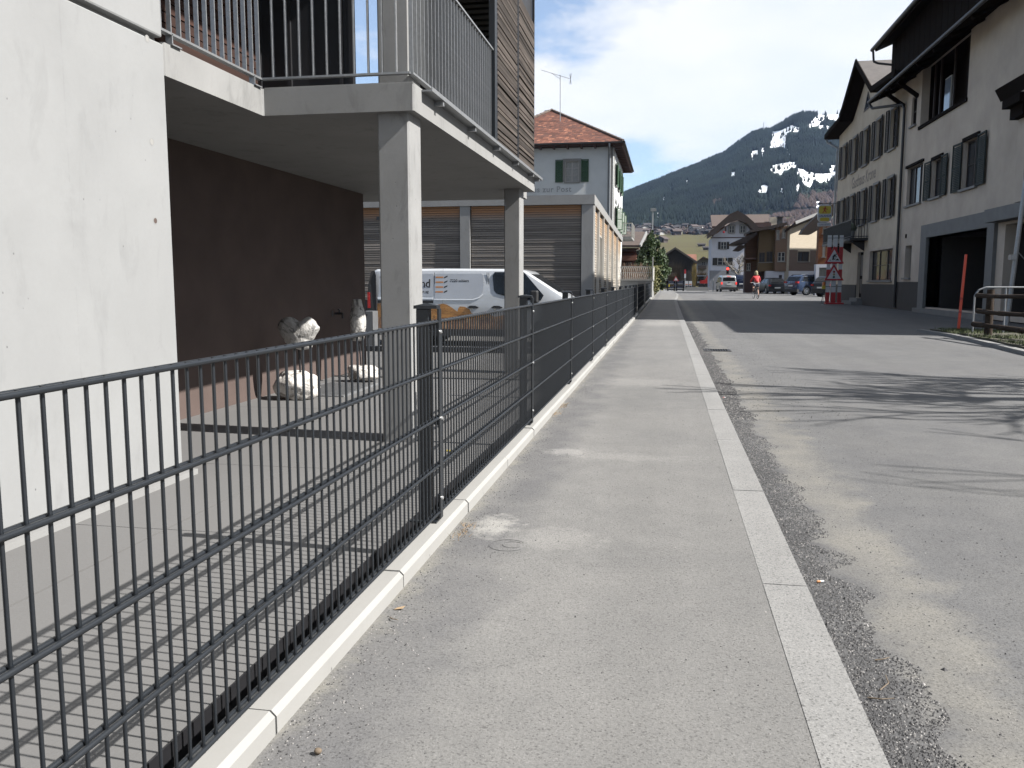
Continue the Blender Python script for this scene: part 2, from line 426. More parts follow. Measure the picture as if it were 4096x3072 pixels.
# ================================================================ setting: ground sheets
def sheet(name, pts, z, m, kind='structure'):
    mb = MB(); mb.poly([(x, y, z) for x, y in pts], 0)
    o = mb.build(name, m); o['kind'] = kind; return o
def strip(name, left, right, z, m):
    """sheet between two polylines running down the street, cut finely enough for the eye"""
    mb = MB()
    for (a, b), (c, d) in zip(zip(left[:-1], left[1:]), zip(right[:-1], right[1:])):
        mb.poly([(a[0], a[1], z), (c[0], c[1], z), (d[0], d[1], z), (b[0], b[1], z)])
    o = mb.build(name, m); o['kind'] = 'structure'; return o
KY = [-6, 26, 40, 52, 62, 75, 92, 112]
KXo = [.512, .49, .52, .56, .75, .95, .80, .10]            # road side of the granite kerb
KXi = [x - .145 for x in KXo]
SXl = [-.89, -.89, -.90, -1.02, -1.05, -.95, -1.0, -1.1]
strip('sidewalk', list(zip(SXl, KY)), list(zip(KXi, KY)), 0.0, M_side)
strip('road', list(zip(KXo, KY)), [(70, y) for y in KY], -0.035, M_road)
sheet('road', [(-14, 112), (70, 112), (70, 150), (-14, 150)], -0.035, M_road).name = 'village_square'
# repaired asphalt strip and mottled patch in the roadway
mb = MB()
mb.poly([(1.45, 26, -.031), (2.2, 26, -.031), (3.0, 60, -.031), (2.2, 60, -.031)])
struct('road_patch', mb, M_road2)
# granite kerb, stone by stone
kerb = MB().box(.37, .50, -6, -5.9, -.12, .0); kr = struct('road_kerb', kerb, M_kerbR)
yy = -5.9; i = 0
joints = [-5.9, -4.5, -3.1, -1.7, -.2, 1.55, 3.05, 4.45, 5.9, 7.3]
while joints[-1] < 112: joints.append(joints[-1] + 1.4)
def kx(y):
    for a in range(len(KY)-1):
        if y <= KY[a+1]:
            t = (y-KY[a])/(KY[a+1]-KY[a]); return KXo[a]+t*(KXo[a+1]-KXo[a])
    return KXo[-1]
for a, b in zip(joints[:-1], joints[1:]):
    mb = MB(); g = .004
    x0, x1 = kx(a), kx(b); dz = random.uniform(-.0015, .0015)
    P = [(x0-.150, a+g), (x0, a+g), (x1, b-g), (x1-.150, b-g)]
    mb.prism([(x, y, -.14) for x, y in P], (0, 0, .1418+dz*.5))
    o = mb.build('kerb_stone', M_kerbR, kr, bevel=.003 if a < 12 else 0)

# concrete edging under the fence: one-metre stones with a chamfered front edge
ke = struct('fence_kerb', MB().box(-.975, -.90, -6.2, -6.0, -.4, .058), M_kerb)
def edge_stone(L, jit=0.0):
    mb = MB()
    x1, x0, zt, zb, c = -.888, -.994, .060, -.45, .014
    prof = [(x0, zb), (x1, zb), (x1, zt-c), (x1-c, zt), (x0+.006, zt), (x0, zt-.006)]
    mb.prism([(x, .004, z) for x, z in prof], (0, L-.008, 0)); return mb
em = edge_stone(1.0).mesh('kerb_block')
for k in range(-6, 27):
    o = link('kerb_block', em, M_kerb, ke)
    o.location = (random.uniform(-.002, .002), k+.79, random.uniform(-.003, .002)); o.rotation_euler = (0, 0, random.uniform(-.0015, .0015))
mb = MB()
prof = [(-1.10, -.45), (-.975, -.45), (-.975, .046), (-.989, .060), (-1.10, .06)]
mb.prism([(x, 27.79, z) for x, z in prof], (0, 29, 0)); mb.build('far_kerb_run', M_kerb, ke)

# patio in front of the apartment building, large slabs with open joints
pb = struct('patio', MB().box(-6.5, -1.226, -6, 10.0, -.45, -.112), M_lowc)
MB().box(-1.225, -1.219, -6, 10.0, -.30, -.099).build('shade_band_plate', M_black, pb)  # black plate that puts the kerb's shadow band into the colour
MB().box(-1.218, -.985, -6, 10.0, -.40, -.24).build('shade_band_channel', M_black, pb)  # added black channel, deepens the painted shadow band behind the kerb
for (x0, x1) in ((-6.5, -4.06), (-4.05, -2.32), (-2.312, -1.225)):
    ys = [-6, -3.2, -.9, 1.4, 3.6, 5.0, 7.4, 10.0]
    for a, b in zip(ys[:-1], ys[1:]):
        MB().box(x0+.003, x1-.003, a+.003, b-.003, -.13, -.10).build('paving_slab', M_patio, pb)
MB().box(-2.90, -2.80, -4, 4.72, -.10, -.068).build('wall_footing', M_lowc, pb)

# yard behind, level to the kerb strip, then down to the parking ground
mb = MB()
yp = [(10.0, -.118), (14.1, -.122), (14.14, -.13), (17.6, -.55), (60, -.56)]
for (a, za), (b, zb) in zip(yp[:-1], yp[1:]):
    mb.poly([(-16, a, za), (-.98, a, za), (-.98, b, zb), (-16, b, zb)])
mb.poly([(-1.06, 28, -.56), (-1.06, 60, -.56), (-1.06, 60, .02), (-1.06, 28, .02)])
yard = struct('yard', mb, M_yard)
mb = MB().box(-9.5, -1.5, 14.02, 14.14, -.16, -.03)
tag(mb.build('edging_beam', M_black, None), 'low black edging beam lying across the yard before the van', 'edging')
mb = MB().box(-6.4, -1.06, 9.985, 10.02, -.12, -.088)
mb.build('patio_trim', M_black, pb)
# entrance mat between the two stones
mt = thing('entrance_mat', 'grey ribbed metal entrance grating set in the patio by the boulders', 'door mat', (-3.5, 8.7, -.1))
MB().box(-3.82, -3.24, 8.22, 9.28, -.099, -.094).build('tray', M_black, mt)
fr = MB().box(-3.84, -3.21, 8.19, 8.225, -.099, -.085).box(-3.84, -3.21, 9.275, 9.31, -.099, -.085).box(-3.245, -3.21, 8.225, 9.275, -.099, -.085).box(-3.84, -3.815, 8.225, 9.275, -.099, -.085)
fr.build('frame', M_steel, mt)
rib = MB().box(-3.812, -3.248, -.006, .006, -.094, -.086).mesh('rib')
for k in range(46):
    o = link('rib', rib, M_steel, mt); o.location = (0, 8.24+k*.0227, 0)

# ================================================================ apartment building on the left
ab = thing('apartment_building', 'pale fair-faced concrete apartment building with timber screens and steel balcony railing', 'building', (-2.85, 4.6, -.1))
MB().box(-3.10, -2.85, -5, 4.64, -.055, 2.405).build('wall', M_wall, ab, bevel=.008)
MB().box(-3.10, -2.885, -5, 4.61, 2.405, 2.432).build('shadow_gap', M_lowc, ab)
up = MB().box(-3.10, -2.838, -5, 4.612, 2.432, 6.5); up.build('upper_wall', M_wall, ab, bevel=.012)
for (px, py, op) in ((589, 155, 0), (608, 567, 0), (622, 883, 1)):
    p = atx(px, py, -2.849)
    mb = MB(); mb.disc(p, (1, 0, 0), .021, 18, 0, .0155)
    mb.disc(p + Vector((-.0005, 0, 0)), (1, 0, 0), .0155, 18, 1)
    mb.build('tie_hole', [M_lowc, M_kerb if not op else M_brown], ab)
sl = MB()
L = [(-2.85, 4.64), (-2.85, 5.86), (-1.74, 5.86), (-1.74, 11.35), (-2.0, 11.35), (-2.0, 12.3), (-7, 12.3), (-7, 4.64)]
sl.prism([(x, y, 2.235) for x, y in L], (0, 0, .185))
slab = sl.build('balcony_slab', M_slab, ab, bevel=.01)
MB().box(-2.84, -1.75, 5.872, 5.90, 2.421, 2.43).build('slab_upstand', M_slab, ab)
def column(x0, x1, y0, y1, z0, z1):
    c = .012
    P = [(x0+c, y0), (x1-c, y0), (x1, y0+c), (x1, y1-c), (x1-c, y1), (x0+c, y1), (x0, y1-c), (x0, y0+c)]
    return MB().prism([(x, y, z0) for x, y in P], (0, 0, z1-z0))
column(-2.03, -1.80, 5.93, 6.23, -.11, 2.235).build('column', M_colc, ab)
column(-2.065, -1.86, 10.9, 11.19, -.2, 2.235).build('column', M_colc, ab)
column(-2.03, -1.80, 5.96, 6.24, 2.421, 5.2).build('upper_column', M_colc, ab)
MB().box(-7, -1.74, 4.62, 11.35, 5.2, 5.4).build('upper_slab', M_slab, ab)
MB().box(-4.25, -4.05, 4.64, 11.2, -.11, 2.234).build('rendered_wall', M_brown, ab)
MB().box(-4.25, -3.10, 4.40, 4.64, -.11, 2.40).build('return_wall', M_lowc, ab)
# tap on the rendered wall
tp = MB(); p = atx(900+1040*.4219, 1100+365*.4219, -4.02)
tp.tube(p, p+Vector((.10, 0, 0)), .014, .014, 8); tp.tube(p+Vector((.10, 0, .01)), p+Vector((.10, 0, -.06)), .012, .012, 8)
tp.disc(p+Vector((-.028, 0, 0)), (1, 0, 0), .04, 12); tp.tube(p+Vector((.06, 0, 0)), p+Vector((.06, 0, .05)), .008); tp.tube(p+Vector((.06, -.035, .05)), p+Vector((.06, .035, .05)), .008)
tp.build('tap', M_black, ab)
# red-brown boards behind the railing
yb = 5.0
wbp = MB().box(-4.0, -3.955, 4.7, 8.0, 2.42, 5.2).build('board_wall', M_black, ab)
for r in range(30):
    z = 2.43 + r*.083
    for a, b in ((4.7, 6.3), (6.3, 8.0)):
        bd = MB().box(-3.955, -3.932+random.uniform(-.003, .003), a+.002, b-.002, z, z+.072)
        bd.build('board', M_redw, wbp)
# dark window panels facing the camera
wp = MB().box(-3.93, -2.98, 8.02, 8.10, 2.42, 5.2).build('window_wall', M_panel, ab)
for x in (-3.93, -3.62, -3.10, -3.0): MB().box(x, x+.035, 7.99, 8.02, 2.42, 5.2).build('window_frame', M_black, wp)
# balcony railing: flat bars standing edge-on, bottom and top flats, short posts
rl = MB()
Zb, Zt = 2.495, 3.36
def rail_run(p, q):
    rl.beam((p[0], p[1], Zb), (q[0], q[1], Zb), .042, .014)
    rl.beam((p[0], p[1], Zt), (q[0], q[1], Zt), .046, .016)
XA, YA, XB, YB = -2.885, 5.905, -1.775, 8.80
rail_run((XA, 4.615), (XA, YA)); rail_run((XA, YA), (XB, YA)); rail_run((XB, YA), (XB, YB))
ro = rl.build('railing', M_steel, ab)
bm1 = MB().box(-.014, .014, -.0045, .0045, Zb, Zt).mesh('baluster')
bm2 = MB().box(-.0045, .0045, -.014, .014, Zb, Zt).mesh('baluster')
k = 0
for i in range(13):
    o = link('baluster', bm1, M_steel, ro); o.location = (XA, 4.66+i*.1015, 0)
for i in range(1, 11):
    o = link('baluster', bm2, M_steel, ro); o.location = (XA+i*.1010, YA, 0)
for i in range(29):
    o = link('baluster', bm1, M_steel, ro); o.location = (XB, YA+.02+i*.0995, 0)
for (x, y) in ((XA, 4.76), (XA, 5.78), (XB, 7.2), (XB, 8.7)):
    MB().box(x-.021, x+.021, y-.005, y+.005, 2.42, Zb).box(x-.05, x+.05, y-.05, y+.05, 2.42, 2.428).build('railing_foot', M_steel, ro)
# steel channel that carries the sliding screens along the slab edge
ch = MB().box(-1.738, -1.66, 6.05, 11.52, 2.40, 2.412).box(-1.668, -1.66, 6.05, 11.52, 2.412, 2.43)
for y in (6.4, 7.5, 8.6, 9.7, 10.8, 11.3): ch.box(-1.739, -1.67, y-.02, y+.02, 2.365, 2.40)
ch.build('screen_rail', M_steel, ab)
# timber sliding screens
for (y0, y1) in ((8.86, 10.03), (10.15, 11.30)):
    sc = MB().box(-1.775, -1.745, y0-.05, y0, 2.43, 5.15).box(-1.775, -1.745, y1, y1+.03, 2.43, 5.15).box(-1.80, -1.776, y0, y1, 2.43, 5.15)
    so = sc.build('timber_screen', M_black, ab)
    sm_ = MB().obox((0, (y0+y1)/2, 0), (.011, 0, -.003), (0, (y1-y0)/2-.002, 0), (.003, 0, .0150)).mesh('slat')
    z = 2.46; 
    while z < 4.35:
        o = link('slat', sm_, M_slat, so); o.location = (-1.755, 0, z); o.rotation_euler = (random.uniform(-.0015, .0015), 0, 0)
        z += .0455
MB().box(-1.80, -1.74, 8.70, 8.80, 2.42, 5.15).build('screen_post', M_anth, ab)
lo_ = MB().box(-1.86, -1.82, 10.55, 10.62, 2.42, 5.0).box(-3.2, -3.16, 10.55, 10.62, 2.42, 5.0).build('louvre_screen', M_black, ab)
lm = MB().box(-3.16, -1.86, 10.56, 10.60, 0, .036).mesh('louvre')
for k in range(32):
    o = link('louvre', lm, M_louv, lo_); o.location = (0, 0, 2.5+k*.066); o.rotation_euler = (0, 0, 0)
MB().box(-3.16, -1.86, 10.66, 10.70, 2.42, 5.1).build('louvre_backing', M_black, lo_)
MB().box(-3.1, -1.95, 9.3, 9.4, 2.42, 2.62).box(-2.9, -1.9, 8.0, 8.05, 2.42, 2.47).build('balcony_plinth', M_black, ab)

# ================================================================ double-rod mesh fence
fence = thing('mesh_fence', 'anthracite double-rod mesh fence with capped posts on the pale concrete kerb', 'fence', (-.93, .9, .06))
FX = -.932; RZ = [.103, .303, .503, .703, .903]
wire = MB().tube((0, 0, .088), (0, 0, .9085), .0038, .0038, 6).mesh('wire')
posts = [.92 + 2.505*k for k in range(-1, 11)]
def mesh_post(y, x=FX, far=False):
    p = MB()
    p.box(x-.082, x-.028, y-.022, y+.022, .062, .955)
    po = p.build('post', M_anth, fence, bevel=0 if far else .003)
    cp = MB(); a, b, c, d = x-.090, x+.008, y-.028, y+.028
    cp.box(a, b, c, d, .955, .968)
    cp.add([(a, c, .968), (b, c, .968), (b, d, .968), (a, d, .968), ((a+b)/2, y, .978)], [(0,1,4),(1,2,4),(2,3,4),(3,0,4)])
    cp.build('post_cap', M_anth, po)
    br = MB().box(x+.0075, x+.0145, y-.02, y+.02, .075, .955)
    for z in RZ[::2]: br.box(x-.028, x+.008, y-.008, y+.008, z-.03, z+.002)
    br.build('clamp_bar', M_anth, po)
    if not far:
        bo = MB()
        for z in (.16, .50, .86): bo.tube((x+.0145, y+.004, z), (x+.021, y+.004, z), .0085, .0065, 8)
        bo.build('bolt', M_bolt, po)
        MB().box(x-.115, x+.002, y-.045, y+.045, .0605, .068).build('base_plate', M_anth, po)
for i, y in enumerate(posts): mesh_post(y, far=i > 6)
nw = 0
for i, (a, b) in enumerate(zip(posts[:-1], posts[1:])):
    rb = MB()
    for z in RZ:
        for dx in (-.0092, .0092): rb.tube((FX+dx, a+.004, z), (FX+dx, b-.004, z), .0058, .0058, 6)
    rb.build('rail', M_anth, fence)
    n = 50; st = (b-a)/n
    if 1 <= i <= 5:
        for k in range(n):
            o = link('wire', wire, M_anth, fence); o.location = (FX, a+st*(k+.5), 0)
    else:
        wm = MB()
        for k in range(n):
            wm.tube((FX, a+st*(k+.5), .088), (FX, a+st*(k+.5), .9085), .0034, .0034, 5, caps=False)
        wm.build('wire_infill', M_anth, fence, kind='stuff')
# second fence further on, turning with the pavement
fence2 = thing('mesh_fence', 'dark mesh fence carrying on past the pillar below the terrace', 'fence', (-1.0, 33, .06))
def far_run(p, q):
    p = Vector((*p, 0)); q = Vector((*q, 0)); L = (q-p).length; d = (q-p)/L; n = int(L/2.5)
    rb = MB(); wm = MB()
    for z in RZ: rb.tube(p+Vector((0,0,z)), q+Vector((0,0,z)), .008, .008, 5)
    k = 0
    while k*.05 < L:
        c = p+d*(k*.05); wm.tube(c+Vector((0,0,.08)), c+Vector((0,0,.918)), .0036, .0036, 4, caps=False); k += 1
    rb.build('rail', M_anth, fence2); wm.build('wire_infill', M_anth, fence2, kind='stuff')
    for j in range(n+1):
        c = p+d*(L*j/n); MB().box(c.x-.09, c.x-.02, c.y-.03, c.y+.03, 0, .97).build('post', M_anth, fence2)
far_run((-.95, 28.6), (-1.0, 38.0)); far_run((-1.03, 40.0), (-1.06, 57))
pl = MB().box(-1.25, -.95, 38.5, 39.0, -.1, 1.05)
tag(pl.build('gate_pillar', M_lowc), 'short grey concrete pillar between the two far fence runs', 'pillar')

# ================================================================ stones on rods
def stone_mat(name, lo, hi, scale=9):
    m, nt, b, oc = newmat(name)
    w = nt.noise(nt.map(oc, (1, 1, 1)), scale, 8.0, 0.7, 1.8)
    c = nt.ramp(w, [(0.36, lo), (0.46, tuple(x*.35+y*.65 for x, y in zip(lo, hi))), (0.50, hi), (0.56, tuple(x*.25+y*.75 for x, y in zip(lo, hi))), (0.8, hi)])
    nt.lk(c, b.inputs['Base Color']); b.inputs['Roughness'].default_value = .85
    bp = nt.new('ShaderNodeBump'); bp.inputs['Strength'].default_value = .8; bp.inputs['Distance'].default_value = .012
    nt.lk(nt.math('ADD', w, nt.noise(oc, 30, 5, .7)), bp.inputs['Height']); nt.lk(bp.outputs[0], b.inputs['Normal']); return m
M_stone = stone_mat('veined_boulder', (0.14, 0.12, 0.10), (0.50, 0.48, 0.45), 6)
M_heart = stone_mat('veined_heart_stone', (0.05, 0.05, 0.05), (0.36, 0.35, 0.33), 6)
def rock_mesh(c, sx, sy, sz, seed, sub=4, amp=.28, flat=None, shape=None):
    bm = bmesh.new(); bmesh.ops.create_icosphere(bm, subdivisions=sub, radius=1.0)
    mb = MB(); V = []
    for v in bm.verts:
        d = v.co.copy(); q = d*1.3 + Vector((seed*7.3, seed*2.1, seed))
        r = 1 + amp*noise.noise(q) + amp*.45*noise.noise(q*2.7) + amp*.3*(abs(noise.noise(q*5.0))-.2)
        # flatten into facets
        x, y, z = d.x*r, d.y*r, d.z*r
        z = max(-.80, min(.86, z)); x = max(-.97, min(.97, x))
        p = Vector((x*sx, y*sy, z*sz))
        if shape: p = shape(p)
        V.append(Vector(c)+p)
    F = [tuple(x.index for x in f.verts) for f in bm.faces]; bm.free()
    mb.add(V, F, 0, True); return mb
s1 = thing('stone_sculpture', 'heart-shaped veined stone on an iron rod stuck in a white boulder', 'sculpture', (-3.57, 7.95, -.1))
rock_mesh((-3.62, 8.0, .035), .225, .17, .165, 3).build('boulder', M_stone, s1)
MB().tube((-3.575, 7.98, .10), (-3.585, 7.98, .42), .010, .010, 8).build('rod', M_black, s1)
HO = [((x-685)*.00098, (590-y)*.00098) for x, y in [(470,530),(492,462),(550,430),(615,422),(660,445),(700,468),(738,440),(800,418),(858,448),(888,492),(908,520),(872,592),(822,655),(805,735),(738,786),(652,762),(572,692),(528,645),(485,570)]]
def heart(p):
    n = math.hypot(p.x, p.z); 
    if n < 1e-5: return p
    a = math.atan2(p.z, p.x); best = .2
    for (q0, q1) in zip(HO, HO[1:]+HO[:1]):
        a0, a1 = math.atan2(q0[1], q0[0]), math.atan2(q1[1], q1[0]); d = (a1-a0+math.pi) % (2*math.pi)-math.pi; e = (a-a0+math.pi) % (2*math.pi)-math.pi
        if d and 0 <= e/d <= 1: best = math.hypot(q0[0], q0[1])*(1-e/d)+math.hypot(q1[0], q1[1])*(e/d)
    k = best/.235
    return Vector((p.x*k, p.y, p.z*k))
hs = rock_mesh((-3.575, 7.96, .555), .235, .10, .235, 11, 5, .10, shape=heart); hs.build('heart_stone', M_heart, s1)
s2 = thing('stone_sculpture', 'tall slim upright stone on an iron rod in a long low boulder', 'sculpture', (-3.5, 9.5, -.1))
rock_mesh((-3.50, 9.55, .0), .20, .13, .105, 5).build('boulder', M_stone, s2)
MB().tube((-3.50, 9.5, .06), (-3.52, 9.5, .42), .009, .009, 8).build('rod', M_black, s2)
rock_mesh((-3.53, 9.5, .615), .095, .08, .29, 17, 4, .22, shape=lambda p: Vector((p.x*(1-.35*max(0, p.z/.29)), p.y, p.z))).build('upright_stone', M_heart, s2)
sb = thing('utility_cabinet', 'low grey box standing on the yard behind the upright stone', 'cabinet', (-4.9, 15.5, -.3))
mb = MB(); p = aty(1452, 1245, 15.5); q = aty(1482, 1330, 15.5)
mb.box(p.x, q.x+.05, 15.5, 15.8, -.35, p.z); mb.build('body', mat('cabinet_grey', (.12,.122,.125), .6), sb)
mb = MB(); mb.disc(((p.x+q.x)/2, 15.498, p.z-.07), (0, -1, 0), .018, 10); mb.build('lock', M_black, sb)
# ================================================================ vehicles
def paint(name, col, rough=0.28, metal=0.3):
    return mat(name, col, rough, 0.05, 3.0, metal=metal, coat=0.6)
M_tyre = mat('tyre_rubber', (0.014, 0.014, 0.015), 0.85, 0.1)
M_rim = mat('alloy_rim', (0.55, 0.56, 0.57), 0.3, 0.08, metal=0.8)
M_trim = mat('black_plastic_trim', (0.012, 0.012, 0.013), 0.6, 0.1)
M_tail = mat('red_tail_lamp', (0.38, 0.012, 0.012), 0.2, 0.1)
M_tailon = mat('lit_brake_lamp', (0.5, 0.02, 0.02), 0.3, 0.1, emit=((1.0, 0.06, 0.04), 0.35))
M_clear = mat('clear_lamp', (0.6, 0.62, 0.64), 0.12, 0.1)
M_plate = mat('white_plate', (0.7, 0.7, 0.68), 0.4, 0.05)
M_chrome = mat('chrome', (0.7, 0.7, 0.7), 0.12, 0.03, metal=1.0)
M_glassc = mat('tinted_car_glass', (0.010, 0.012, 0.014), 0.14, 0.1, spec=.35)
def vehicle(root, L, W, belt, top, zb, wheels, r, paintm, swin=(), screens=(), taper=.11, arch=1.14, spokes=9, rimm=None):
    hw = W/2; H = max(z for _, z in top)
    ys = sorted(set([p[0] for p in top] + [c + k*r*arch for c in wheels for k in (-1, -.92, -.75, -.5, -.25, 0, .25, .5, .75, .92, 1)] + [-L/2+.15*k for k in range(int(L/.15)+1)]))
    ys = [y for y in ys if top[0][0]-1e-6 <= y <= top[-1][0]+1e-6]
    def zt(y):
        for (a, za), (b, zc) in zip(top[:-1], top[1:]):
            if y <= b: return za+(zc-za)*(y-a)/(b-a)
        return top[-1][1]
    def zbo(y):
        z = zb + (.10*max(0, abs(y)-(L/2-.35))/.35)
        for c in wheels:
            d = abs(y-c)
            if d < r*arch: z = max(z, r + math.sqrt(max(0, (r*arch)**2-d*d)))
        return z
    def wf(y): return 1 - .11*(abs(y)/(L/2))**7
    def sx(z, y=0.0): return (hw - taper*max(0, z-belt)/(H-belt+1e-6))*wf(y)
    def sec(y):
        t = zt(y); b = min(zbo(y), t-.05); m_ = min(max(b+.02, min(belt, t-.09)), t-.04); s = t-.055
        s = max(s, m_+.01); t = max(t, s+.01)
        w = [(sx(0, y)*.96, b), (sx(0, y), min(b+.12, m_-.005) if m_-b > .13 else (b+m_)/2), (sx(m_, y), m_), (sx(s, y)-.008, s), (sx(t, y)-.075, t)]
        return [(x, z) for x, z in w] + [(-x, z) for x, z in reversed(w)]
    mb = MB(); V = []; n = 10
    for y in ys:
        V += [(x, y, z) for x, z in sec(y)]
    F = []
    for i in range(len(ys)-1):
        for j in range(n): F.append((i*n+j, i*n+(j+1) % n, (i+1)*n+(j+1) % n, (i+1)*n+j))
    F.append(tuple(range(n-1, -1, -1))); F.append(tuple((len(ys)-1)*n+j for j in range(n)))
    mb.add(V, F, 0)
    body = mb.build('body', [paintm, M_trim], root, local=True)
    md = body.modifiers.new('bevel', 'BEVEL'); md.width = .018; md.segments = 2; md.angle_limit = R(28); md.limit_method = 'ANGLE'
    for p in body.data.polygons: p.use_smooth = True
    mb = MB()
    for c in wheels:
        for s in (-1, 1):
            mb.box(min(s*(hw-.30), s*(hw-.05)), max(s*(hw-.30), s*(hw-.05)), c-r*1.1, c+r*1.1, zb+.02, r*2.05)
    mb.build('wheel_arch', M_trim, root, local=True)
    for side in (-1, 1):
        for pts in swin:
            m2 = MB(); m2.prism([(side*(sx(z, y)-.02), y, z) for y, z in pts], (side*.036, 0, 0)); m2.build('window', M_glassc, root, local=True)
    for (nm, (y0, z0), (y1, z1)) in screens:
        d = Vector((0, y1-y0, z1-z0)).normalized(); nrm = Vector((0, -d.z, d.y))
        if nrm.z < 0: nrm = -nrm
        off = nrm*.008
        a0, a1 = sx(z0, y0)-.10, sx(z1, y1)-.12
        m2 = MB(); m2.prism([Vector((-a0, y0, z0))-off*2, Vector((a0, y0, z0))-off*2, Vector((a1, y1, z1))-off*2, Vector((-a1, y1, z1))-off*2], off*3)
        m2.build(nm, M_glassc, root, local=True)
    for c in wheels:
        for s in (-1, 1):
            x = s*(hw-.012)
            ty = MB(); ty.tube((x-s*.20, c, r), (x-s*.02, c, r), r, r, 26); ty.tube((x-s*.02, c, r), (x, c, r), r, r*.93, 26)
            wo_ = ty.build('wheel', M_tyre, root, local=True)
            rm = MB(); rr = r*.68
            rm.disc((x+s*.001, c, r), (s, 0, 0), rr, 24, 0, rr*.88)
            for k in range(spokes):
                t = 2*math.pi*k/spokes
                a = Vector((x+s*.002, c+math.cos(t)*rr*.15, r+math.sin(t)*rr*.15)); b2 = Vector((x+s*.002, c+math.cos(t)*rr*.92, r+math.sin(t)*rr*.92))
                rm.beam(a, b2, rr*.20, .01, up=(s, 0, 0))
            rm.disc((x+s*.006, c, r), (s, 0, 0), rr*.22, 12)
            rm.disc((x+.0003*s, c, r), (s, 0, 0), rr*.9, 20, 1)
            rm.build('rim', [rimm or M_rim, M_trim], wo_, local=True)
    return sx, zt, wf

# ---- white delivery van
van = thing('delivery_van', 'white delivery van with wood-grain mountain lettering parked behind the concrete columns', 'van', (-4.955, 21.95, -.55), R(-90))
M_vanp = paint('white_van_paint', (0.50, 0.52, 0.54), 0.30, 0.15)
vtop = [(-2.53, 1.10), (-2.51, 1.72), (-2.46, 1.89), (-2.36, 1.935), (-.6, 1.945), (1.25, 1.93), (1.50, 1.88), (1.58, 1.83), (2.36, 1.335), (2.42, 1.30), (2.66, 1.15), (2.76, .98), (2.80, .62)]
def cv(cx, cy): return ((cx-110)/415-2.53, 1.94-(cy-95)/440)
sxv, ztv, _ = vehicle(van, 5.40, 1.92, 1.15, vtop, .27, (-1.15, 2.02), .335, M_vanp,
    swin=[[cv(*p) for p in [(1440,170),(1462,133),(1765,133),(1975,385),(1948,437),(1800,437),(1560,388),(1482,366),(1456,330)]]],
    screens=[('windscreen', (1.62, 1.80), (2.33, 1.355)), ], taper=.10, rimm=M_trim)
def vside(name, pts, m, d=.006, parent=van, label=None):
    mb = MB(); P = []
    for c in pts:
        y, z = cv(*c); P.append((sxv(z, y)*1.0+.004, y, z))
    mb.prism(P, (d, 0, 0)); o = mb.build(name, m, parent, local=True); 
    if label: o['label'] = label
    return o
M_line = mat('panel_gap', (0.02, 0.02, 0.022), 0.8, 0.05)
M_hi = paint('moulding_highlight', (0.72, 0.74, 0.76), 0.2, 0.1)  # lighter than the body: the moulding's highlight is put in the colour
M_pan = paint('van_side_panel', (0.40, 0.415, 0.44), 0.34, 0.2)
M_orng = mat('orange_stripe', (0.42, 0.17, 0.045), 0.5, 0.05)
M_ink = mat('black_lettering', (0.015, 0.015, 0.015), 0.5, 0.05)
vside('side_panel', [(828,150),(1320,150),(1343,172),(1343,330),(1330,365),(1290,400),(1240,418),(828,418)], M_pan, .003)
vside('side_panel', [(250,150),(808,150),(808,402),(250,402)], M_pan, .003)
for x in (818, 1378, 1396): vside('door_gap', [(x,138),(x+4,138),(x+4,640),(x,640)], M_line, .006)
vside('moulding', [(200,410),(810,410),(810,430),(200,430)], M_hi, .012)
vside('moulding', [(824,424),(1235,424),(1300,402),(1335,372),(1342,380),(1306,416),(1240,438),(824,438)], M_hi, .012)
vside('door_rail', [(200,442),(812,442),(812,474),(200,474)], M_ink, .008)
for cx in (1180, 1432):
    o = vside('door_handle', [(cx,515),(cx+30,498),(cx+85,500),(cx+118,516),(cx+100,528),(cx+20,528)], M_trim, .035)
    vside('handle_recess', [(cx+22,528),(cx+52,528),(cx+44,546),(cx+30,544)], M_chrome, .006)
m_, nt, b_, oc = newmat('wood_grain_print')
w_ = nt.noise(nt.map(oc, (1, 1.2, 7.0), (R(25), 0, 0)), 2.6, 6.0, .6, 1.2)
sxz = nt.new('ShaderNodeSeparateXYZ'); nt.lk(oc, sxz.inputs[0])
c1 = nt.ramp(w_, [(0.3, (0.16, 0.07, 0.022)), (0.46, (0.33, 0.16, 0.045)), (0.5, (0.13, 0.055, 0.02)), (0.55, (0.36, 0.18, 0.055)), (0.75, (0.24, 0.11, 0.035))])
w2 = nt.noise(nt.map(oc, (1, 6.0, 1.5)), 3.2, 6.0, .7, .8)
c2 = nt.ramp(w2, [(0.35, (0.08, 0.035, 0.02)), (0.5, (0.20, 0.095, 0.045)), (0.6, (0.30, 0.20, 0.11)), (0.8, (0.12, 0.05, 0.03))])
kk = nt.math('LESS_THAN', nt.math('ADD', sxz.outputs[2], nt.math('MULTIPLY', w_, .2)), .80)
nt.lk(nt.mix(kk, c1, c2), b_.inputs['Base Color']); b_.inputs['Roughness'].default_value = .35
M_grain = m_
vside('mountain_print', [(196,478),(300,470),(480,505),(650,500),(760,490),(850,492),(920,478),(965,492),(1010,520),(1070,566),(1080,530),(1098,508),(1150,512),(1200,540),(1222,582),(1290,610),(1340,572),(1375,560),(1400,590),(1470,620),(1560,600),(1660,640),(1700,700),(1700,757),(560,757),(196,757)], M_grain, .003)
vside('sill', [(560,758),(1650,758),(1650,835),(560,835)], M_trim, .02)
for k in range(4):
    y = 181+k*53.5
    vside('stripe', [(835,y),(916,y),(916,y+15),(835,y+15)], M_orng, .006)
    vside('stripe', [(926,y+4),(962,y-12),(960,y+4),(924,y+20)], M_ink, .006)
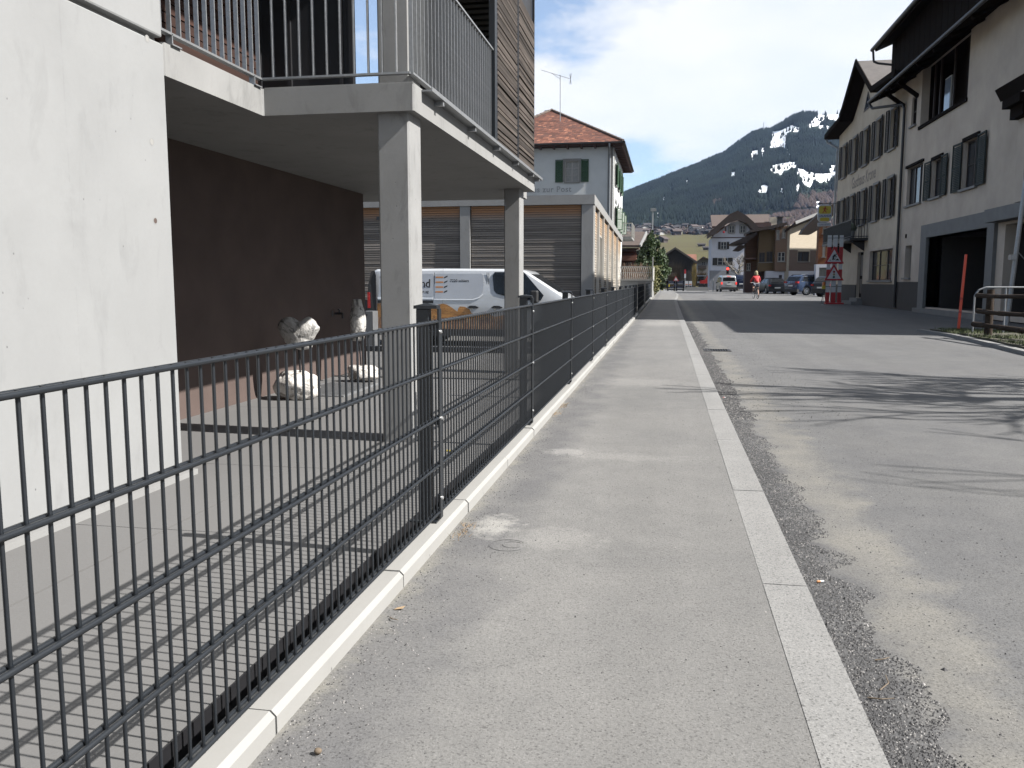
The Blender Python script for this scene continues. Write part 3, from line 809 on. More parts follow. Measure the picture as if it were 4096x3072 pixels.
def van_text(body, cx, cy, size, bold=0.0, sx_=1.0):
    y, z = cv(cx, cy); me = text_mesh(body, size, extrude=.001, bold=bold, sx=sx_)
    me.transform(Matrix(((0, 0, 1, sxv(z-.01, y)+.007), (1, 0, 0, y), (0, 1, 0, z), (0, 0, 0, 1))))
    o = link('lettering', me, M_ink, van, local=True); return o
van_text('7220 schiers', 988, 241, .098, .0015, 0.98)
van_text('nd', 672, 300, .30, .004, .86)
van_text('sen ag', 661, 359, .096, .0015, 1.0)
mb = MB()
mb.box(.93, 1.16, 1.66, 1.84, 1.10, 1.40); mo = mb.build('mirror', M_trim, van, local=True); 
b2 = mo.modifiers.new('bevel', 'BEVEL'); b2.width = .035; b2.segments = 3
MB().box(-.94, .94, -2.57, -2.40, .28, .62).build('rear_bumper', M_trim, van, local=True)
MB().box(.90, .985, -2.565, -2.50, .95, 1.35).build('taillight', M_tail, van, local=True)
MB().box(-.962, -.90, -2.53, -2.42, .95, 1.30).build('taillight', M_tail, van, local=True)
mb = MB(); mb.prism([(.945, -2.55, .3), (.945, -2.335, .3), (.945, -2.335, 1.78), (.915, -2.38, 1.90), (.93, -2.47, 1.86), (.94, -2.55, 1.5)], (.03, 0, 0)); mb.build('rear_corner', M_trim, van, local=True)
for s in (-1, 1): MB().box(min(s*.55, s*.93), max(s*.55, s*.93), 2.50, 2.74, .85, 1.06).build('headlight', M_clear, van, local=True)
MB().box(-.9, .9, 2.70, 2.82, .28, .62).build('front_bumper', M_trim, van, local=True)
MB().box(-.3, .3, 2.30, 2.33, 1.37, 1.39).build('wiper', M_trim, van, local=True)

# ---- smaller vehicles at the village end
def rear_kit(root, L, W, zl, tail, plate_z, paintless=M_trim, lw=.16, lh=.30, on=False):
    for s in (-1, 1):
        x0, x1 = (W/2-lw-.05, W/2-.03)
        MB().box(min(s*x0, s*x1), max(s*x0, s*x1), -L/2-.012, -L/2+.16, zl, zl+lh).build('taillight', tail, root, local=True)
        MB().box(min(s*x0, s*x1), max(s*x0, s*x1), L/2-.22, L/2-.02, .62, .78).build('headlight', M_clear, root, local=True)
        m2 = MB().box(min(s*(W/2-.04), s*(W/2+.13)), max(s*(W/2-.04), s*(W/2+.13)), L*.17, L*.17+.10, .93, 1.06); m2.build('mirror', M_trim, root, local=True)
    MB().box(-.26, .26, -L/2-.025, -L/2+.05, plate_z, plate_z+.11).build('number_plate', M_plate, root, local=True)
    MB().box(-W/2+.04, W/2-.04, -L/2-.04, -L/2+.15, .26, .50).build('bumper', paintless, root, local=True)
    MB().box(-W/2+.06, W/2-.06, L/2-.12, L/2+.03, .24, .48).build('bumper', paintless, root, local=True)
def gpos(px, Y): return atz(px, 1127 + CAM_H*3430/Y, 0).x if False else aty(px, 1160, Y).x
M_silver = paint('silver_paint', (0.42, 0.43, 0.44), 0.3, 0.5)
c = thing('parked_car', 'silver high-roof car seen from behind with its brake lamps lit', 'car', (gpos(2908, 98), 99.8, -.035), R(5))
T = [(-2.07, .95), (-2.05, 1.10), (-1.93, 1.62), (-1.80, 1.76), (-1.4, 1.80), (.2, 1.79), (.75, 1.68), (1.45, 1.10), (1.95, .92), (2.07, .62)]
vehicle(c, 4.15, 1.76, 1.02, T, .24, (-1.25, 1.32), .31, M_silver, swin=[[(-1.85,1.10),(-1.78,1.55),(-.95,1.60),(-.95,1.10)],[(-.85,1.08),(-.85,1.60),(.05,1.60),(.05,1.08)],[(.15,1.08),(.15,1.58),(.62,1.52),(1.2,1.08)]],
        screens=[('rear_window', (-2.03, 1.16), (-1.95, 1.56)), ('windscreen', (.82, 1.60), (1.40, 1.14))])
rear_kit(c, 4.15, 1.76, .80, M_tailon, .78, M_trim, .13, .26)
MB().box(-.08, .08, -2.09, -2.05, 1.0, 1.05).build('badge', M_chrome, c, local=True)
MB().box(-.2, .2, -1.98, -1.90, 1.66, 1.69).build('brake_light', M_tailon, c, local=True)
M_navy = paint('navy_paint', (0.008, 0.016, 0.045), 0.25, 0.3)
c = thing('parked_van', 'dark blue van standing beside the silver car and hiding its far side', 'van', (gpos(2962, 105), 107.5, -.035), R(3))
T = [(-2.3, 1.0), (-2.28, 1.2), (-2.2, 1.75), (-2.05, 1.92), (.9, 1.93), (1.2, 1.85), (1.9, 1.2), (2.25, 1.0), (2.3, .65)]
vehicle(c, 4.62, 1.9, 1.1, T, .26, (-1.35, 1.4), .33, M_navy, swin=[[(-2.0,1.2),(-1.95,1.7),(-.5,1.72),(-.5,1.2)],[(-.4,1.2),(-.4,1.72),(.9,1.7),(1.5,1.2)]], screens=[('rear_window', (-2.25, 1.28), (-2.20, 1.68)), ('windscreen', (1.25, 1.76), (1.85, 1.26))])
rear_kit(c, 4.62, 1.9, .85, M_tail, .8)
M_bk = mat('black_paint', (0.006, 0.009, 0.016), 0.38, 0.05, 3.0, coat=0.12, spec=.3)
c = thing('parked_car', 'dark blue-black hatchback parked in the shade beside the cyclist', 'car', (gpos(3090, 82), 83.2, -.035), R(10))
T = [(-2.0, .72), (-1.98, .92), (-1.92, .98), (-1.55, 1.36), (-1.2, 1.45), (-.2, 1.46), (.35, 1.36), (1.05, .98), (1.8, .84), (2.0, .58)]
hatch = c
vehicle(c, 4.0, 1.68, .93, T, .2, (-1.2, 1.22), .30, M_bk, swin=[[(-1.5,1.0),(-1.25,1.32),(-.5,1.36),(-.5,.99)],[(-.4,.99),(-.4,1.36),(.2,1.30),(.75,.99)]], screens=[('rear_window', (-1.88, 1.04), (-1.58, 1.34)), ('windscreen', (.40, 1.31), (1.0, 1.01))], taper=.22)
rear_kit(c, 4.0, 1.68, .68, M_tail, .5, M_trim, .2, .14)
M_suv = paint('blue_suv_paint', (0.020, 0.045, 0.105), 0.25, 0.3)
T = [(-2.2, .85), (-2.19, 1.02), (-2.1, 1.12), (-1.82, 1.54), (-1.55, 1.66), (.1, 1.69), (.55, 1.58), (1.2, 1.12), (2.0, 1.0), (2.2, .68)]
suv_win = [[(-1.75,1.15),(-1.55,1.50),(-1.15,1.53),(-1.15,1.14)],[(-1.07,1.14),(-1.07,1.54),(-.25,1.55),(-.25,1.13)],[(-.17,1.13),(-.17,1.55),(.35,1.50),(.95,1.13)]]
c = thing('parked_car', 'blue off-road car with chrome window frames and bright alloy wheels', 'car', (gpos(3205, 73)+1.10, 74.3, -.035), R(-60))
sxs, zts, _ = vehicle(c, 4.42, 1.81, 1.06, T, .3, (-1.28, 1.33), .355, M_suv, swin=suv_win, screens=[('rear_window', (-2.07, 1.18), (-1.86, 1.50)), ('windscreen', (.62, 1.52), (1.16, 1.16))], spokes=7)
rear_kit(c, 4.42, 1.81, .98, M_tail, .72, M_trim, .28, .15)
for s in (-1, 1):
    m2 = MB(); f = [(-1.85,1.11),(-1.62,1.545),(.36,1.55),(1.05,1.11)]
    for (a, b) in zip(f, f[1:]+f[:1]): m2.beam((s*(sxs((a[1]), a[0])+.004), a[0], a[1]), (s*(sxs(b[1], b[0])+.004), b[0], b[1]), .02, .035)
    m2.build('window_trim', M_chrome, c, local=True)
    m2 = MB(); m2.beam((s*.70, -1.5, 1.70), (s*.70, .2, 1.73), .03, .035); m2.beam((s*.7, -1.5, 1.62), (s*.7, -1.5, 1.71), .03, .03); m2.beam((s*.7, .2, 1.62), (s*.7, .2, 1.73), .03, .03)
    m2.build('roof_rail', M_chrome, c, local=True)
c = thing('parked_car', 'black car half hidden between the blue off-road car and the striped signpost', 'car', (gpos(3296, 66)+1.35, 67.2, -.035), R(-52))
T = [(-2.1, .8), (-2.08, .98), (-2.0, 1.06), (-1.7, 1.42), (-1.4, 1.52), (0, 1.53), (.5, 1.42), (1.2, 1.02), (1.95, .9), (2.1, .6)]
vehicle(c, 4.22, 1.76, 1.0, T, .26, (-1.25, 1.28), .33, M_bk, swin=[[(-1.6,1.08),(-1.4,1.40),(-.6,1.43),(-.6,1.07)],[(-.5,1.07),(-.5,1.43),(.3,1.37),(.9,1.07)]], screens=[('rear_window', (-1.96, 1.12), (-1.72, 1.40)), ('windscreen', (.56, 1.37), (1.14, 1.06))], taper=.2)
rear_kit(c, 4.22, 1.76, .80, M_tail, .62, M_trim, .22, .13)
# ================================================================ walls with real openings
def facade(mb, O, U, V, N, W, Hh, holes, depth=.16, m=0, mr=None):
    """rectangle W x Hh from O, holes = (u0,v0,u1,v1); reveals go depth behind the face"""
    O = Vector(O); U = Vector(U); V = Vector(V); N = Vector(N); mr = m if mr is None else mr
    us = sorted(set([0, W] + [h[0] for h in holes] + [h[2] for h in holes])); vs_ = sorted(set([0, Hh] + [h[1] for h in holes] + [h[3] for h in holes]))
    P = lambda u, v, d=0: O + U*u + V*v - N*d
    flip = U.cross(V).dot(N) < 0
    def q(a, b, c, d, mm): mb.poly([a, b, c, d] if not flip else [d, c, b, a], mm)
    for a, b in zip(us[:-1], us[1:]):
        for c, d in zip(vs_[:-1], vs_[1:]):
            mu, mv = (a+b)/2, (c+d)/2
            if any(h[0] < mu < h[2] and h[1] < mv < h[3] for h in holes): continue
            q(P(a, c), P(b, c), P(b, d), P(a, d), m)
    for (a, c, b, d) in holes:
        D = depth
        q(P(a, c), P(a, c, D), P(b, c, D), P(b, c), mr) if False else None
        q(P(a, c, D), P(b, c, D), P(b, c), P(a, c), mr)
        q(P(a, d), P(b, d), P(b, d, D), P(a, d, D), mr)
        q(P(a, c), P(a, d), P(a, d, D), P(a, c, D), mr)
        q(P(b, c, D), P(b, d, D), P(b, d), P(b, c), mr)
M_frame = mat('white_window_frame', (0.42, 0.41, 0.38), 0.6, 0.08)
M_pane = mat('window_glass', (0.035, 0.04, 0.048), 0.12, 0.2, 2.0, spec=.4)
M_curt = mat('net_curtain', (0.30, 0.30, 0.29), 0.9, 0.2, 8.0)
M_sill = mat('stone_sill', (0.23, 0.225, 0.215), 0.8, 0.1)
def window(parent, O, U, V, N, h, depth=.12, cols=2, rows=1, fm=M_frame, bar=.045, sill=True, surround=None, glass=None, nm='window'):
    O = Vector(O); U = Vector(U); V = Vector(V); N = Vector(N); a, c, b, d = h
    P = lambda u, v, k=0: O + U*u + V*v - N*k
    mb = MB(); w, t = b-a, d-c
    def bb(u0, u1, v0, v1, k0, k1): mb.obox(P((u0+u1)/2, (v0+v1)/2, (k0+k1)/2), U*((u1-u0)/2), V*((v1-v0)/2), N*(abs(k1-k0)/2))
    k0, k1 = depth-.03, depth+.03
    bb(a, a+bar, c, d, k0, k1); bb(b-bar, b, c, d, k0, k1); bb(a+bar, b-bar, c, c+bar, k0, k1); bb(a+bar, b-bar, d-bar, d, k0, k1)
    for i in range(1, cols): u = a+w*i/cols; bb(u-bar*.7, u+bar*.7, c+bar, d-bar, k0, k1-.004)
    for j in range(1, rows): v = c+t*j/rows; bb(a+bar, b-bar, v-bar*.28, v+bar*.28, k0+.008, k1-.01)
    fo = mb.build(nm, fm, parent)
    m2 = MB(); m2.poly([P(a, c, depth), P(b, c, depth), P(b, d, depth), P(a, d, depth)]); m2.build('pane', glass or M_pane, fo)
    if sill:
        m3 = MB(); m3.obox(P((a+b)/2, c-.035, -.02), U*(w/2+.06), V*.035, N*.07); m3.build('sill', M_sill, fo)
    if surround:
        s = surround[0]; m4 = MB()
        for (u0, u1, v0, v1) in ((a-s, a, c, d+s), (b, b+s, c, d+s), (a, b, d, d+s)):
            m4.obox(P((u0+u1)/2, (v0+v1)/2, -.008), U*((u1-u0)/2), V*((v1-v0)/2), N*.010)
        m4.build('surround', surround[1], fo)
    return fo
def shutter(parent, O, U, V, N, u0, u1, v0, v1, m, ang=0.0, hinge='l', slats=True, stand=.03):
    """louvred leaf; ang swings it away from the wall"""
    O = Vector(O); U = Vector(U); V = Vector(V); N = Vector(N)
    hu = u0 if hinge == 'l' else u1; sg = 1 if hinge == 'l' else -1; w = u1-u0
    Ud = (U*math.cos(ang) + N*math.sin(ang)*sg)*sg if ang else U*sg
    Nd = N if not ang else (N*math.cos(ang) - U*math.sin(ang)*sg).normalized()
    B = O + U*hu + N*(stand+.02)
    P = lambda s, v: B + Ud*s + V*v
    mb = MB(); f = .05
    mb.obox(P(f/2, (v0+v1)/2), Ud*(f/2), V*((v1-v0)/2), Nd*.02); mb.obox(P(w-f/2, (v0+v1)/2), Ud*(f/2), V*((v1-v0)/2), Nd*.02)
    for v in (v0+f/2, (v0+v1)/2, v1-f/2): mb.obox(P(w/2, v), Ud*(w/2-f), V*(f/2), Nd*.018)
    if slats:
        v = v0+f+.03
        while v < v1-f-.02:
            mb.obox(P(w/2, v), Ud*(w/2-f), V*.024-Nd*.010, Nd*.004+V*.002); v += .055
    else: mb.obox(P(w/2, (v0+v1)/2), Ud*(w/2-f), V*((v1-v0)/2-f), Nd*.008)
    return mb.build('shutter', m, parent)
def roof_slab(mb, A, B, C_, D, t=.18, m=0, mu=1):
    """thick plane through four points, top material m, rest mu"""
    pts = [Vector(p) for p in (A, B, C_, D)]; n = (pts[1]-pts[0]).cross(pts[3]-pts[0]).normalized()
    if n.z < 0: n = -n
    mb.prism([p - n*t for p in pts], n*t, mu); mb.poly([p + n*.004 for p in pts], m)

def tiles_mat(name, a, b2, c3):
    m, nt, b, oc = newmat(name)
    v1 = nt.noise(oc, 1.1, 4, .6); v2 = nt.noise(oc, 7.0, 3, .8)
    oi = nt.new('ShaderNodeAttribute'); oi.attribute_name = 'tint'
    c = nt.ramp(oi.outputs['Fac'], [(0.0, a), (0.45, b2), (0.8, tuple((x+y)/2 for x, y in zip(b2, c3))), (1.0, c3)])
    c = nt.mix(nt.ramp(v1, [(0.4, 0.0), (0.7, 0.5)]), c, a); c = nt.mix(nt.ramp(v2, [(0.55, 0), (0.8, .5)]), c, (0.05, 0.045, 0.035))
    nt.lk(c, b.inputs['Base Color']); b.inputs['Roughness'].default_value = .85; return m
M_tileR = tiles_mat('red_clay_tile', (0.075, 0.035, 0.028), (0.14, 0.055, 0.036), (0.29, 0.125, 0.075))
M_tileB = mat('brown_tile', (0.075, 0.052, 0.042), 0.85, 0.25, 3.0, bump=.4, bscale=12)
M_tileG = mat('grey_brown_tile', (0.095, 0.085, 0.08), 0.85, 0.25, 3.0, bump=.4, bscale=12)
def add_tint(o, fn):
    at_ = o.data.attributes.new('tint', 'FLOAT', 'FACE')
    at_.data.foreach_set('value', [fn(i) for i in range(len(o.data.polygons))])
def tile_field(parent, eL, eR, rL, rR, pitch, wid, m, name='roof_tiles', kind='stuff', th=.03):
    """rows of separate tiles from the eave line eL-eR up to the line rL-rR"""
    eL, eR, rL, rR = map(Vector, (eL, eR, rL, rR)); hgt = ((rL+rR)/2-(eL+eR)/2).length
    n = max(1, int(hgt/pitch)); nrm = (eR-eL).cross(rL-eL if (rL-eL).length > .1 else rR-eL).normalized()
    if nrm.z < 0: nrm = -nrm
    V = []; F = []; tint = []
    sl = ((rL+rR)/2-(eL+eR)/2).normalized()
    for r in range(n):
        t = r/n; a = eL.lerp(rL, t); b = eR.lerp(rR, t); L = (b-a).length
        if L < wid: continue
        d = (b-a)/L; k = int(L/wid); off = (r % 2)*wid*.5
        for i in range(k):
            s = i*wid+off
            if s+wid > L+.02: continue
            p = a + d*s; w = d*(wid*.94); up = sl*(pitch*1.12); lift = nrm*(th+random.uniform(-.004, .006)); lo = nrm*.004
            bI = len(V)
            V += [p+lift, p+w+lift, p+w+up+lo, p+up+lo, p+lo, p+w+lo]
            F += [(bI, bI+1, bI+2, bI+3), (bI+4, bI+5, bI+1, bI)]
            tt = min(1, max(0, random.gauss(.38, .2))) if random.random() > .06 else 1.0
            tint += [tt, tt]
    mb = MB(); mb.add(V, F); o = mb.build(name, m, parent); 
    if kind: o['kind'] = kind
    add_tint(o, lambda i: tint[i]); return o

# ================================================================ low slatted building
lb = thing('slatted_annex', 'low flat-roofed annex clad in horizontal larch slats between concrete columns', 'building', (-2.3, 25, -.5))
XC0, XC1 = -2.10, -2.52                     # front and far end of the street side
def sxl(y): return XC0 + (XC1-XC0)*(y-25)/24.0
mb = MB()
mb.prism([(-11, 25, 3.275), (XC0, 25, 3.275), (XC1, 49, 3.275), (-11, 49, 3.275)], (0, 0, .27)); mb.build('roof_slab', M_lowc, lb)
mb = MB(); mb.prism([(-11, 25.25, -.6), (XC0-.30, 25.25, -.6), (XC1-.30, 48.8, -.6), (-11, 48.8, -.6)], (0, 0, 3.87)); mb.build('inner_wall', M_panel, lb)
for (a, b) in ((-2.47, -2.13), (-6.07, -5.77), (-9.7, -9.4)): MB().box(a, b, 25.03, 25.30, -.6, 3.274).build('column', M_lowc, lb)
M_wpost = mat('white_bay_post', (0.62, 0.61, 0.58), .6, .06)
def slat_bay_front(x0, x1):
    bo = MB().box(x0+.01, x1-.01, 25.16, 25.2, -.5, 3.26).build('slat_bay', M_black, lb)
    sm_ = MB().obox((0, 25.12, 0), ((x1-x0)/2-.004, 0, 0), (0, .010, 0), (0, .003, .0285)).mesh('slat')
    z = .0 if x0 > -6 else .55
    while z < 3.25:
        o = link('slat', sm_, M_lslatF, bo); o.location = ((x0+x1)/2, random.uniform(-.004, .004), z); z += .0675
slat_bay_front(-5.75, -2.49); slat_bay_front(-9.38, -6.09)
ys_ = [25.35, 27.6, 30.3, 33.6, 37.6, 42.6, 48.6]
for i, (a, b) in enumerate(zip(ys_[:-1], ys_[1:])):
    xa, xb = sxl(a)-.10, sxl(b)-.10
    bo = MB().beam((xa+.05, a, -.5), (xa+.05, a, 3.27), .10, .09).build('slat_bay', M_wpost, lb)
    z = .3
    mb = MB(); d = Vector((xb-xa, b-a, 0)); mid = Vector(((xa+xb)/2, (a+b)/2, 0))
    mb.obox(mid, d/2*.985, Vector((.012, 0, 0)), Vector((0, 0, .026))); sm_ = mb.mesh('slat')
    while z < 3.25:
        o = link('slat', sm_, M_lslatS, bo); o.location = (random.uniform(-.004, .004), 0, z); z += .078
mb = MB()
mb.beam((sxl(29.2)-.06, 28.2, 1.15), (sxl(29.2)-.06, 28.2, 2.55), .04, .05); mb.beam((sxl(29.2)-.06, 29.6, 1.15), (sxl(29.2)-.06, 29.6, 2.55), .04, .05)
mb.beam((sxl(28.9)-.06, 28.9, 1.15), (sxl(28.9)-.06, 28.9, 2.55), .03, .04); mb.beam((sxl(28.2)-.06, 28.2, 2.55), (sxl(29.6)-.06, 29.6, 2.55), .03, .05); mb.beam((sxl(28.2)-.06, 28.2, 1.15), (sxl(29.6)-.06, 29.6, 1.15), .03, .05)
mb.build('shutter_window', M_frame, lb)
tag(MB().box(-8.6, -8.45, 24.9, 25.0, 2.9, 3.0).build('wall_lamp', M_anth), 'small dark lamp fixed under the annex roof edge', 'lamp')

# ================================================================ white house with the hipped red roof
M_render = mat('white_render', (0.60, 0.62, 0.62), 0.9, 0.06, 1.4, bump=.2, bscale=90, spec=.2)
M_green = mat('green_shutter', (0.016, 0.060, 0.020), 0.55, 0.12)
M_dkwood = mat('dark_red_wood', (0.060, 0.026, 0.020), 0.7, 0.2, 4.0, stretch=(1, 1, 8))
hp = thing('white_house', 'white rendered house with hipped red tile roof and green shutters', 'building', (-7.8, 60, -.5))
HX0, HX1, HY0, HY1, HZ = -12.2, -3.48, 55.0, 66.5, 9.42
wl, wr = aty(2260, 728, 55), aty(2316, 644, 55)
mb = MB(); fo_ = (HX0, HY0, -.6)
hol = [(wl.x-HX0, wl.z+.6, wr.x-HX0, wr.z+.6)]
facade(mb, fo_, (1,0,0), (0,0,1), (0,-1,0), HX1-HX0, HZ+.6, hol)
side_h = []
for y in (57.6, 60.6, 63.4):
    side_h += [(y-HY0-.5, 7.3+.6, y-HY0+.5, 8.65+.6), (y-HY0-.5, 4.5+.6, y-HY0+.5, 5.9+.6)]
facade(mb, (HX1, HY0, -.6), (0,1,0), (0,0,1), (1,0,0), HY1-HY0, HZ+.6, side_h)
mb.poly([(HX0, HY1, -.6), (HX1, HY1, -.6), (HX1, HY1, HZ), (HX0, HY1, HZ)]); mb.poly([(HX0, HY0, -.6), (HX0, HY1, -.6), (HX0, HY1, HZ), (HX0, HY0, HZ)])
mb.build('wall', M_render, hp)
window(hp, fo_, (1,0,0), (0,0,1), (0,-1,0), hol[0], cols=2, rows=3, surround=(.16, M_sill), glass=M_curt)
so_ = ((1,0,0), (0,0,1), (0,-1,0))
sw = (wr.x-wl.x)*.52
shutter(hp, fo_, *so_, hol[0][0]-.16-sw, hol[0][0]-.14, hol[0][1]-.02, hol[0][3]+.10, M_green, hinge='r')
shutter(hp, fo_, *so_, hol[0][2]+.14, hol[0][2]+.16+sw, hol[0][1]-.02, hol[0][3]+.10, M_green, hinge='l')
for h in side_h:
    window(hp, (HX1, HY0, -.6), (0,1,0), (0,0,1), (1,0,0), h, cols=2, rows=2, surround=(.12, M_sill))
    shutter(hp, (HX1, HY0, -.6), (0,1,0), (0,0,1), (1,0,0), h[0]-.55, h[0]-.03, h[1], h[3], M_green, ang=R(18), hinge='r')
    shutter(hp, (HX1, HY0, -.6), (0,1,0), (0,0,1), (1,0,0), h[2]+.03, h[2]+.55, h[1], h[3], M_green, ang=R(50) if h[1] < 6 else R(12), hinge='l')
    if h[1] < 6:
        mb = MB(); c0 = Vector((HX1+.02, HY0+(h[0]+h[2])/2, h[3]-.6+.22))
        for k in range(9):
            t0, t1 = math.pi*k/9, math.pi*(k+1)/9
            mb.beam(c0+Vector((0, math.cos(t0)*.55, math.sin(t0)*.32)), c0+Vector((0, math.cos(t1)*.55, math.sin(t1)*.32)), .09, .07)
        mb.build('window_arch', M_lowc, hp)
# corner pilasters
MB().box(HX1-.02, HX1+.05, HY0+.35, HY0+.62, -.6, HZ-.02).build('corner_strip', M_frame, hp)
MB().box(HX1-.34, HX1-.02, HY0-.035, HY0-.001, -.6, HZ-.02).build('corner_strip', M_sill, hp)
# roof
EX0, EX1, EY0, EY1, EZ = HX0-.6, HX1+.63, HY0-.65, HY1+.65+1.6, 9.62
ap = aty(2187, 435, 59.2); RZt = 12.55; RY0 = EY0+4.95; RY1 = EY1-4.95; RX = -7.95
ov = MB()
ov.box(EX0, EX1, EY0, EY1, EZ-.16, EZ-.06)
ov.build('eave_soffit', M_dkwood, hp)
for i in range(16):
    MB().box(EX1-.62, EX1-.03, EY0+.25+i*.82, EY0+.37+i*.82, EZ-.30, EZ-.162).build('rafter', M_dkwood, hp)
for i in range(11):
    MB().box(EX0+.4+i*.86, EX0+.52+i*.86, EY0+.03, EY0+.62, EZ-.30, EZ-.162).build('rafter', M_dkwood, hp)
A, B, C_, D = Vector((EX0, EY0, EZ)), Vector((EX1, EY0, EZ)), Vector((EX1, EY1, EZ)), Vector((EX0, EY1, EZ))
P0, P1 = Vector((RX, RY0, RZt)), Vector((RX, RY1, RZt))
mb = MB(); z_ = Vector((0, 0, -.02))
mb.poly([A+z_, B+z_, P0+z_]); mb.poly([B+z_, C_+z_, P1+z_, P0+z_]); mb.poly([C_+z_, D+z_, P1+z_]); mb.poly([D+z_, A+z_, P0+z_, P1+z_])
rf = mb.build('roof', M_tileB, hp)
up_ = Vector((0, 0, .0))
tile_field(rf, A, B, P0-Vector((.05, 0, 0)), P0+Vector((.05, 0, 0)), .195, .21, M_tileR)
tile_field(rf, B, C_, P0, P1, .25, .30, M_tileR)
mb = MB()
for (p, q) in ((A, P0), (B, P0), (C_, P1), (P0, P1)):
    n = int((q-p).length/.34)
    for i in range(n):
        a_, b_ = p.lerp(q, i/n), p.lerp(q, (i+1.12)/n if i < n-1 else 1)
        mb.tube(a_+Vector((0,0,.05)), b_+Vector((0,0,.035)), .10, .085, 7)
mb.build('ridge_tile', mat('ridge_tile_mat', (0.12, 0.09, 0.075), 0.85, .3, 6.0), rf)
mb = MB(); mb.box(EX0, EX1+.10, EY0-.12, EY0, EZ-.09, EZ+.01).box(EX1, EX1+.11, EY0-.12, EY1, EZ-.09, EZ+.01); mb.build('gutter', M_trim, hp)
mb = MB(); dx_ = aty(2440, 640, 54.93).x
mb.path([(dx_, EY0-.05, EZ-.08), (dx_, EY0-.02, EZ-.35), (dx_, 54.91, EZ-.75), (dx_, 54.91, 3.5)], .055, 8); mb.build('downpipe', M_steel, hp)
MB().box(-8.62, -8.28, 60.6, 60.9, 12.3, 12.85).build('chimney', M_lowc, hp)
cm = aty(2392, 522, 57.5); MB().box(cm.x-.2, cm.x+.2, 57.3, 57.7, cm.z-.3, cm.z+.05).build('vent', M_lowc, hp)
M_fade = mat('faded_lettering', (0.33, 0.34, 0.345), 0.9, 0.25, 14.0)
t0 = aty(2098, 768, 54.99); t1 = aty(2285, 768, 54.99)
put_text('lettering', 'Haus zur Post', .50, (t1.x, 54.992, t1.z+.02), (1,0,0), (0,-1,0), M_fade, hp, extrude=.002, bold=.010, sx=1.0, align='RIGHT', space=1.08)
# balcony on the street side
bc = MB(); bc.box(HX1, HX1+1.0, 60.2, 64.6, 4.02, 4.16); bo = bc.build('balcony', M_lowc, hp)
mb = MB()
for (a, b) in (((HX1, 60.2), (HX1+1.0, 60.2)), ((HX1+1.0, 60.2), (HX1+1.0, 64.6))):
    mb.beam((*a, 5.05), (*b, 5.05), .05, .05); mb.beam((*a, 4.25), (*b, 4.25), .04, .04)
mb.build('handrail', M_frame, bo)
for k in range(6): MB().beam((HX1+.04+k*.19, 60.2, 4.16), (HX1+.04+k*.19, 60.2, 5.05), .07, .03).build('baluster', M_frame, bo)
for k in range(22): MB().beam((HX1+1.0, 60.2+k*.2, 4.16), (HX1+1.0, 60.2+k*.2, 5.05), .03, .07).build('baluster', M_frame, bo)
# antenna
an = thing('tv_antenna', 'thin television antenna on a mast above the red tile roof', 'antenna', (-6.85, 57.5, 11))
ab_, at2 = aty(2241, 470, 57.5), aty(2241, 300, 57.5)
MB().tube(ab_-Vector((0,0,.6)), at2, .028, .024, 6).build('mast', M_steel, an)
mb = MB(); pL, pR = aty(2165, 280, 57.5), aty(2283, 316, 57.5); mb.tube(pL, pR, .016, .016, 5)
mb.tube(at2-Vector((0,0,.25)), pL.lerp(pR, .35), .012, .012, 4); mb.tube(at2, pL.lerp(pR, .62), .02, .02, 4)
mb.build('boom', M_steel, an)
mb = MB()
for k in range(9):
    c_ = pL.lerp(pR, k/12); mb.tube(c_-Vector((0, .22+.012*k, 0))-Vector((0,0,.06)), c_+Vector((0, .22+.012*k, .06)), .010, .010, 4)
for s in (-1, 1):
    for k in range(4): mb.tube(pR+Vector((0,0,0)), pR+Vector((.05+.05*k-.15, 0, s*(.30+.02*k))), .009, .009, 4)
mb.build('elements', M_steel, an)

# ================================================================ terrace wall and its balustrade
te = thing('garden_terrace', 'raised terrace with curved pale balustrade above a grey wall by the pavement', 'terrace', (-1.9, 57, 0))
MB().box(-6, -.98, 57.0, 66, -.6, 1.14).build('terrace_wall', M_lowc, te)
MB().box(-6, -.92, 56.94, 66, 1.14, 1.23).build('coping', M_kerb, te)
mb = MB()
mb.beam((-6, 57.02, 2.03), (-.95, 57.02, 2.03), .05, .045); mb.beam((-6, 57.02, 1.30), (-.95, 57.02, 1.30), .04, .035); mb.beam((-6, 57.02, 1.66), (-.95, 57.02, 1.66), .03, .03)
mb.beam((-.95, 57.02, 2.03), (-.95, 66, 2.03), .05, .045); mb.beam((-.95, 57.02, 1.30), (-.95, 66, 1.30), .04, .035)
ho = mb.build('handrail', M_frame, te)
for k in range(22):
    x = -3.6 + k*.125
    m2 = MB(); m2.path([(x, 57.0, 1.24), (x+.035, 56.99, 1.45), (x-.01, 57.0, 1.68), (x+.03, 56.98, 1.9), (x+.075, 57.0, 2.03)], .016, 5); m2.build('baluster', M_frame, ho)
for k in range(40):
    y = 57.2 + k*.22
    m2 = MB(); m2.path([(-.95, y, 1.24), (-.95, y+.04, 1.45), (-.95, y-.01, 1.68), (-.95, y+.03, 2.03)], .016, 4); m2.build('baluster', M_frame, ho)
mb = MB().box(-1.0, -.92, 56.95, 57.03, 1.2, 2.66); mb.build('corner_post', M_frame, te)
